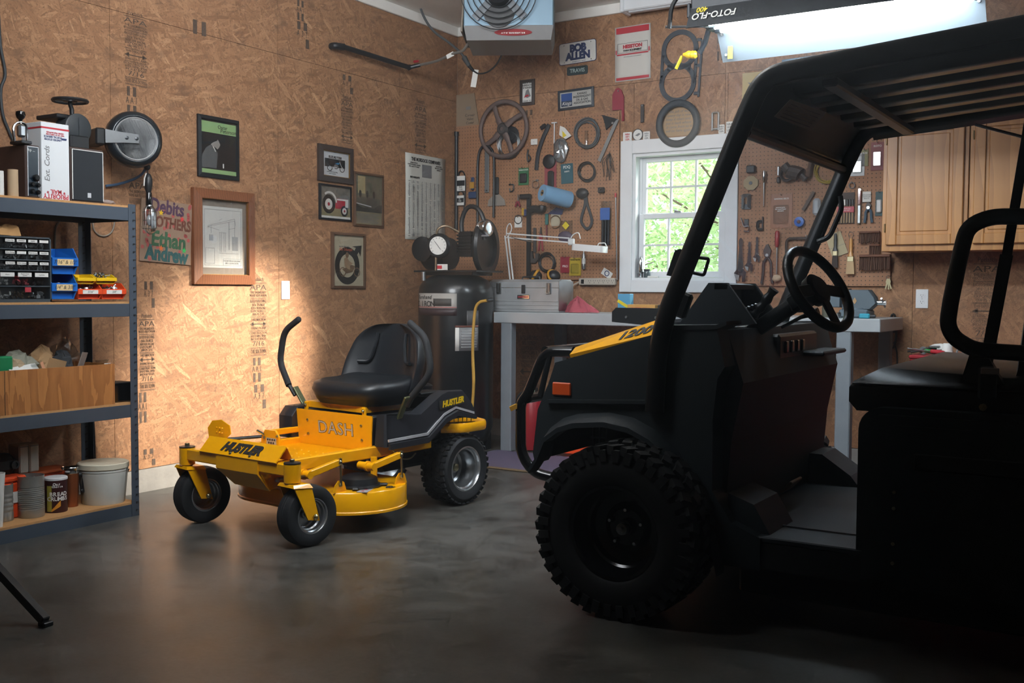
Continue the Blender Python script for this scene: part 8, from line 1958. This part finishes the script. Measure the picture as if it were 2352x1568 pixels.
# cab frame: pillars run up and over into the roof rails
def rail(y, pts): return fillet([Vector((p.x, y, p.z)) for p in pts] + [Vector((5.15, y, 1.93))], .16, 8)
near = [PB(1503, 945, -3.44), PB(1512, 768, -3.44), PB(1712, 268, -3.44)]; near.append(Vector((near[2].x + .06, -3.44, 1.80)))
up(MB().tube(rail(-3.44, near), .034, 12, flat=(1, .8)), 'cab_frame_tube', UBK); up(MB().tube(rail(-2.14, near), .034, 12, flat=(1, .8)), 'cab_frame_tube', UBK)
pt = near[2]
up(MB().tube([(pt.x - .02, -3.38, pt.z - .04), (pt.x - .02, -2.14, pt.z - .04)], .020, 10), 'header_tube', UBK)
dirp = (near[2] - near[1]).normalized()
# brackets on the near pillar
p = PB(1556, 602, -3.40); b = MB(); b.prism([(p.x - .035, p.z - .045), (p.x - .005, p.z - .05), (p.x + .03, p.z + .035), (p.x + .015, p.z + .045), (p.x - .005, p.z + .04)], -3.412, -3.40, 'xz'); up(b, 'mirror_bracket', UBK, smooth=0)
p = PB(1612, 608, -3.40); up(MB().tube(fillet([(p.x - .05, -3.40, p.z + .03), (p.x + .025, -3.40, p.z + .02), (p.x + .008, -3.40, p.z - .035), (p.x - .06, -3.40, p.z - .02)], .008), .006, 6), 'strap_loop', UBK)
p = PB(1568, 700, -3.36); up(MB().box(p, (.05, .03, .09), .008, Matrix.Rotation(.36, 3, 'Y')), 'pillar_clamp', UBK)
# windshield
b = MB(); w0, w1 = near[1] + dirp * .03, near[2] - dirp * .02; n_ = Vector((-dirp.z, 0, dirp.x)) * .002
b.loft([[Vector((q.x, y, q.z)) + sg * n_ for q, sg in ((w0, 1), (w1, 1), (w1, -1), (w0, -1))] for y in (-3.35, -2.17)]); up(b, 'windshield', SHIELD, smooth=0)
# far grab handle
P = [PB(x, y, -2.20) for x, y in ((1930, 450), (1934, 478), (1905, 545), (1878, 555))]; up(MB().tube(fillet(P, .03), .011, 8), 'grab_handle', UBK)
# roof: pressed sheet with ribs, front visor
ZR = lambda x: 1.805 + (x - 3.687) * .082
b = MB(); nx = 2; prof = []
yy = [YN - .03, YN + .05, YN + .10]
for k in range(5): c = -3.16 + k * .20; yy += [c - .075, c - .045, c + .045, c + .075]
yy += [YF - .10, YF - .05, YF + .03]
def rz(i, y): 
    if i < 1 or i > len(yy) - 2: return -.035
    if i in (1, 2) or i >= len(yy) - 3: return .02
    return .02 if ((i - 3) % 4) in (0, 3) else -.022
for x in (3.62, 5.25): prof.append([(x, y, ZR(x) + rz(i, y)) for i, y in enumerate(yy)])
b.loft(prof, False, None, False); up(b, 'roof_sheet', mat('roof_plastic', '#15191b', .28, var=.1), smooth=20, solid=.008)
b = MB(); vs = [near[2] + Vector((-.035, 0, -.055)), near[2] + Vector((-.02, 0, .015)), Vector((pt.x + .05, 0, ZR(3.6) + .0)), Vector((3.64, 0, ZR(3.64) + .026))]
b.loft([[(q.x, y, q.z) for q in smooth_path(vs, 5)] for y in (YN - .03, YF + .03)], False, None, False); up(b, 'roof_visor', UPL, smooth=50, solid=.010)
up(MB().box((3.78, U0.y, ZR(3.78) - .035), (.05, 1.2, .03), .006), 'roof_cross_brace', UBK)
va, vb = near[2] + Vector((-.02, 0, .0)), Vector((3.63, 0, ZR(3.63) - .006)); vn = Vector((-(vb.z - va.z), 0, vb.x - va.x)).normalized()
def vis(px, py, k): d = ray(px, py); return CAM + d * (vn.dot(va - vn * k - CAM) / vn.dot(d))
b = MB(); b.add([vis(x, y, .035) for x, y in ((1815, 228), (1898, 258), (1862, 300), (1778, 268))], [(0, 1, 2, 3)])
lb2 = up(b, 'visor_label', mat('label_cream', '#b5b2aa', .7), smooth=0, solid=.001)
for k in range(5):
    b = MB(); b.add([vis(x, y, .038) for x, y in ((1815 - 6 * k + 2, 238 + 7 * k), (1885 - 6 * k, 263 + 7 * k), (1884 - 6 * k, 265 + 7 * k), (1814 - 6 * k + 2, 240 + 7 * k))], [(0, 1, 2, 3)]); up(b, 'label_line', GREYP, lb2, smooth=0)
up(MB().tube([PB(2240, 286, -2.25), PB(2420, 333, -2.25)], .006, 8), 'roof_strut', STEEL)
# dash
b = MB(); b.prism([(3.24, .30), (3.44, .34), (3.46, .60), (3.50, .80), (3.44, .978), (3.22, .975)], -3.32, YF - .02, 'xz'); up(b, 'dashboard', UIN, smooth=0)
b = MB(); b.prism([(3.205, .972), (3.330, 1.141), (3.352, 1.141), (3.352, .985)], -3.22, -2.92, 'xz'); b.prism([(3.352, 1.141), (3.400, 1.135), (3.400, 1.118), (3.352, 1.118)], -3.22, -2.92, 'xz'); b.prism([(3.352, 1.141), (3.400, 1.141), (3.505, 1.0), (3.40, .985), (3.352, .985)], -3.22, -3.205, 'xz'); b.prism([(3.352, 1.141), (3.400, 1.141), (3.505, 1.0), (3.40, .985), (3.352, .985)], -2.935, -2.92, 'xz'); up(b, 'instrument_hood', UPL, smooth=0)
for k in range(2): up(MB().torus((3.36, -3.13 + k * .13, 1.055), .045, .006, (1, 0, .35), 24, 7), 'gauge_bezel', BLACK_G); up(MB().lathe([(.042, 0), (.042, .003)], (3.355, -3.13 + k * .13, 1.055), (1, 0, .35), 24), 'gauge_dial', mat('dial_dark', '#1c2226', .15), UV)
b = MB(); b.loft([[(3.215, y, .975), (3.44, y, .985), (3.475, y, 1.0), (3.475, y, 1.012), (3.44, y, 1.0), (3.215, y, .992)] for y in (YN - .005, YN + .14)]); up(b, 'cowl_ledge', smooth=20)
up(MB().box((3.50, -2.40, .865), (.13, .34, .018), .006), 'cup_shelf', UPL); up(MB().box((3.455, -2.62, .88), (.05, .5, .14), .01), 'switch_panel', UBK)
for k in range(4): up(MB().box((3.484, -2.80 + k * .07, .90), (.012, .03, .045), .003), 'rocker_switch', BLACK_G)
# steering column, wheel, gear lever
wc = Vector((3.672, -3.05, 1.122)); ax = Vector((.82, -.24, .50)).normalized()
up(MB().tube([wc - ax * .32, wc - ax * .03], .030, 12), 'steering_column', UBK); up(MB().box(wc - ax * .08, (.08, .07, .07), .012, ax.to_track_quat('X', 'Z').to_matrix()), 'column_shroud', UBK)
up(MB().torus(wc, .155, .018, ax, 44, 12), 'steering_wheel_rim', UBK, smooth=60); up(MB().lathe([(.055, -.03), (.06, 0), (.045, .012), (.001, .014)], wc, ax, 24), 'steering_wheel_hub', UBK)
e1 = ax.cross(Vector((0, 0, 1))).normalized(); e2 = e1.cross(ax)
for a in (.1, 1.6, PI - .1): up(MB().bar(wc, wc + (e1 * math.cos(a) - e2 * math.sin(a)) * .152, .045, .012, up=ax, bev=.004), 'steering_wheel_spoke', UBK)
P = [PB(x, y, -3.12) for x, y in ((1728, 726), (1752, 700), (1778, 664))]; b = MB(); pp = smooth_path(P, 6); b.tube(pp, [.017 + .003 * math.sin(k * 1.7) for k in range(len(pp))], 10); up(b, 'lever_grip', UBK, smooth=60)
P = [PB(x, y, -3.12) for x, y in ((1693, 722), (1742, 704))]; b = MB(); b.tube([P[0] + (P[1] - P[0]) * k / 12 for k in range(13)], [.016 if k % 2 else .012 for k in range(13)], 10); up(b, 'lever_bellows', UBK)
P = [PB(x, y, -3.0) for x, y in ((1795, 752), (1840, 728), (1880, 715))]; up(MB().tube(P, [.006, .007, .016], 8), 'gear_lever', UBK)
# floor, steps, sill
up(MB().box((3.74, U0.y, .295), (.62, 1.30, .02), .004), 'floor_pan', UPL); b = MB(); b.prism([(3.46, .20), (4.0, .20), (4.0, .285), (3.46, .285)], YN + .01, YN + .06, 'xz'); up(b, 'sill_skirt', UIN, smooth=0)
up(MB().box((3.60, YN + .20, .309), (.70, .012, .003)), 'floor_seam', UIN); b = MB(); b.prism([(3.47, .30), (3.62, .30), (3.56, .40), (3.47, .43)], YN + .05, YN + .30, 'xz'); up(b, 'foot_rest', smooth=0)
b = MB(); b.prism([(3.44, .30), (3.66, .30), (3.62, .35), (3.50, .43), (3.44, .43)], -2.34, YF - .03, 'xz'); up(b, 'foot_rest', smooth=0)
b = MB(); b.box((3.53, -2.86, .385), (.06, .13, .012), .003, Matrix.Rotation(-.8, 3, 'Y')); up(b, 'brake_pedal', mat('pedal_amber', '#6d4a1e', .6, var=.2))
up(MB().box((4.25, U0.y, .17), (1.5, 1.16, .16), .01), 'underbody_light_block', UIN)  # block added to keep red bounce light off the floor under the vehicle
# seat base with pressed outline, cushion, backrest
def rr2(x0, z0, x1, z1, r, n=6):
    o = [(x1, z0), (x1, z1)]; o += [(x0 + r - r * math.sin(PI / 2 * k / n), z1 - r + r * math.cos(PI / 2 * k / n)) for k in range(n + 1)]; return o + [(x0, z0)]
up(MB().prism(rr2(3.905, .20, 5.10, .755, .07), YN + .012, YF - .012, 'xz'), 'seat_base', smooth=30); up(MB().prism(rr2(3.925, .22, 5.10, .735, .06), YN, YN + .012, 'xz'), 'base_panel', smooth=30)
up(MB().prism(rr2(3.965, .24, 5.10, .705, .06), YN - .006, YN, 'xz'), 'base_panel_inner', smooth=30); up(MB().box((4.35, YN - .008, .60), (.55, .008, .05), .004), 'panel_groove', UIN)
for z in (.28, .34, .45, .50): up(MB().lathe([(.006, 0), (.004, .004)], (4.02, YN - .006, z), (0, -1, 0), 8), 'panel_screw', ZINC)
b = MB()
def cushring(dz, ins): return [(x, y, z) for x, y, z in [(3.862 + ins, YN + .06 + ins, .765 + dz), (4.42, YN + .06 + ins, .765 + dz), (4.42, YF - .06 - ins, .765 + dz), (3.862 + ins, YF - .06 - ins, .765 + dz)]]
b.loft([cushring(-.03, .02), cushring(0, 0), cushring(.045, 0), cushring(.065, .012)] + [[(3.95, YN + .12, .872), (4.42, YN + .12, .852), (4.42, YF - .12, .852), (3.95, YF - .12, .872)]]); cu = up(b, 'seat_cushion', USEAT, smooth=45)
up(MB().tube([(3.872, YN + .06, .822), (4.40, YN + .06, .822)], .0035, 6), 'seat_piping', UBK, cu)
b = MB(); b.prism([(4.33, .86), (4.45, .86), (4.56, 1.36), (4.50, 1.40), (4.42, 1.36), (4.36, 1.15)], YN + .15, YF - .15, 'xz', bev=.02); up(b, 'seat_backrest', USEAT, smooth=30)
P = [PB(x, y, -3.36) for x, y in ((2400, 497), (2275, 497), (2222, 520), (2204, 590), (2182, 700), (2176, 745), (2190, 775), (2235, 803), (2400, 815))]; up(MB().tube(fillet(P, .05, 4), .024, 12), 'hip_restraint', UBK)
# seat belt
def belt(a, c, w_=.048): b = MB(); b.bar(a, c, .004, w_, up=(1, 0, 0)); return b
up(belt(PB(2385, 150, -3.10), PB(2312, 590, -3.30), .028), 'belt_strap', UBK); up(belt(PB(2312, 585, -3.30), PB(2262, 850, -3.34), .036), 'belt_strap', UBK)
up(MB().box(PB(2268, 880, -3.37), (.05, .03, .10), .008), 'belt_buckle', UBK); up(MB().box(PB(2274, 852, -3.39), (.05, .008, .02), .002), 'buckle_tongue', STEEL); up(MB().lathe([(.011, 0), (.011, .006), (.005, .009)], PB(2258, 935, -3.40), (0, -1, 0), 8), 'belt_anchor_bolt', ZINC)
b = MB(); b.prism([(4.19, .84), (4.31, .84), (4.25, .95), (4.22, .95)], -3.36, -3.32, 'xz'); up(b, 'belt_bracket', UBK, smooth=0)
up(MB().box((4.85, U0.y, .93), (.6, 1.25, .34), .02), 'cargo_box', UPL); up(MB().tube([(4.60, -3.38, .80), (4.52, -3.38, 1.88)], .034, 10), 'rear_pillar', UBK); up(MB().tube([(4.60, -2.14, .80), (4.52, -2.14, 1.88)], .034, 10), 'rear_pillar', UBK)
# wheels: knobbly tyres on black steel rims
def uwheel(loc, s):
    o = bpy.data.objects.new('wheel', None); link(o, UV); o.location = Vector(loc) - U0
    r, w, rm = .292, .24, .158
    UR = mat('utv_tyre', '#0f1011', .62, var=.2, bump=.2, bscale=200); ty = MB().lathe([(rm, -w * .44), (rm * 1.1, -w * .49), (r * .78, -w * .52), (r * .93, -w * .46), (r * .975, -w * .3), (r * .98, 0), (r * .975, w * .3), (r * .93, w * .46), (r * .78, w * .52), (rm * 1.1, w * .49), (rm, w * .44)], (0, 0, 0), 'y', 64, caps=False).build('tyre', UR, o, smooth=40)
    b = MB(); n = 36
    for k in range(n):
        for row, (h_, wd, dl, rr) in enumerate(((-.40, .22, 0, .965), (-.14, .20, .5, .985), (.14, .20, 0, .985), (.40, .22, .5, .965))):
            a = 2 * PI * (k + dl * .5) / n; m = Matrix.Rotation(a, 4, 'Y') @ Matrix.Translation((0, h_ * w, r * rr)) @ Matrix.Rotation(.35 if row % 2 else -.35, 4, 'Z'); b.add(*boxvf((2 * PI * r / n * .62, wd * w, .030)), m)
        for sg in (-1, 1):
            a = 2 * PI * (k + .25) / n; b.add(*boxvf((.026, .014, .04)), Matrix.Rotation(a, 4, 'Y') @ Matrix.Translation((0, sg * w * .50, r * .90)))
    b.build('tread_block', UR, ty, smooth=0, kind='stuff')
    MB().lathe([(rm * 1.02, s * w * .47), (rm * .95, s * w * .47), (rm * .93, s * w * .40), (rm * .90, s * w * .36), (rm * .89, s * w * .28), (rm * .86, s * w * .25), (rm * .85, s * w * .16), (rm * .80, s * w * .13), (rm * .78, 0), (rm * .55, -s * w * .04), (rm * .40, s * w * .02), (.03, s * w * .02), (.03, s * w * .12), (.001, s * w * .12)], (0, 0, 0), 'y', 48, caps=False).build('rim', BLACK_G, o, smooth=30)
    MB().lathe([(rm * 1.02, -s * w * .47), (rm * .8, -s * w * .2), (.001, -s * w * .15)], (0, 0, 0), 'y', 40, caps=False).build('rim_back', UIN, o)
    for k in range(5): a = 2 * PI * k / 5 + .3; MB().lathe([(.010, 0), (.010, .014), (.006, .018)], (.062 * math.cos(a), s * w * .015, .062 * math.sin(a)), (0, s, 0), 6).build('lug_nut', CHROME, o)
    MB().lathe([(.022, 0), (.02, .02), (.012, .022), (.010, .034), (.001, .036)], (0, s * w * .11, 0), (0, s, 0), 16).build('hub_cap', STEEL, o)
    return o
for x in (3.150, 4.98):
    for y, s in ((-3.485, -1), (-2.035, 1)): uwheel((x, y, .296), s)
# ================================================================ thin haze in the air of the room
hz = bpy.data.materials.new('haze_volume'); hz.use_nodes = True
_h = hz.node_tree; _h.nodes.clear()
_v = _h.nodes.new('ShaderNodeVolumeScatter'); _v.inputs['Color'].default_value = (.95, .97, 1, 1); _v.inputs['Density'].default_value = .016; _v.inputs['Anisotropy'].default_value = .6
_ho = _h.nodes.new('ShaderNodeOutputMaterial'); _h.links.new(_v.outputs[0], _ho.inputs['Volume'])
o = MB().box((ROOM_X / 2, ROOM_Y / 2, ZC / 2), (ROOM_X - .06, -ROOM_Y - .06, ZC - .01)).build('haze', hz, smooth=0)
tag(o, 'thin pale haze filling the air of the garage', 'haze', None, 'stuff')
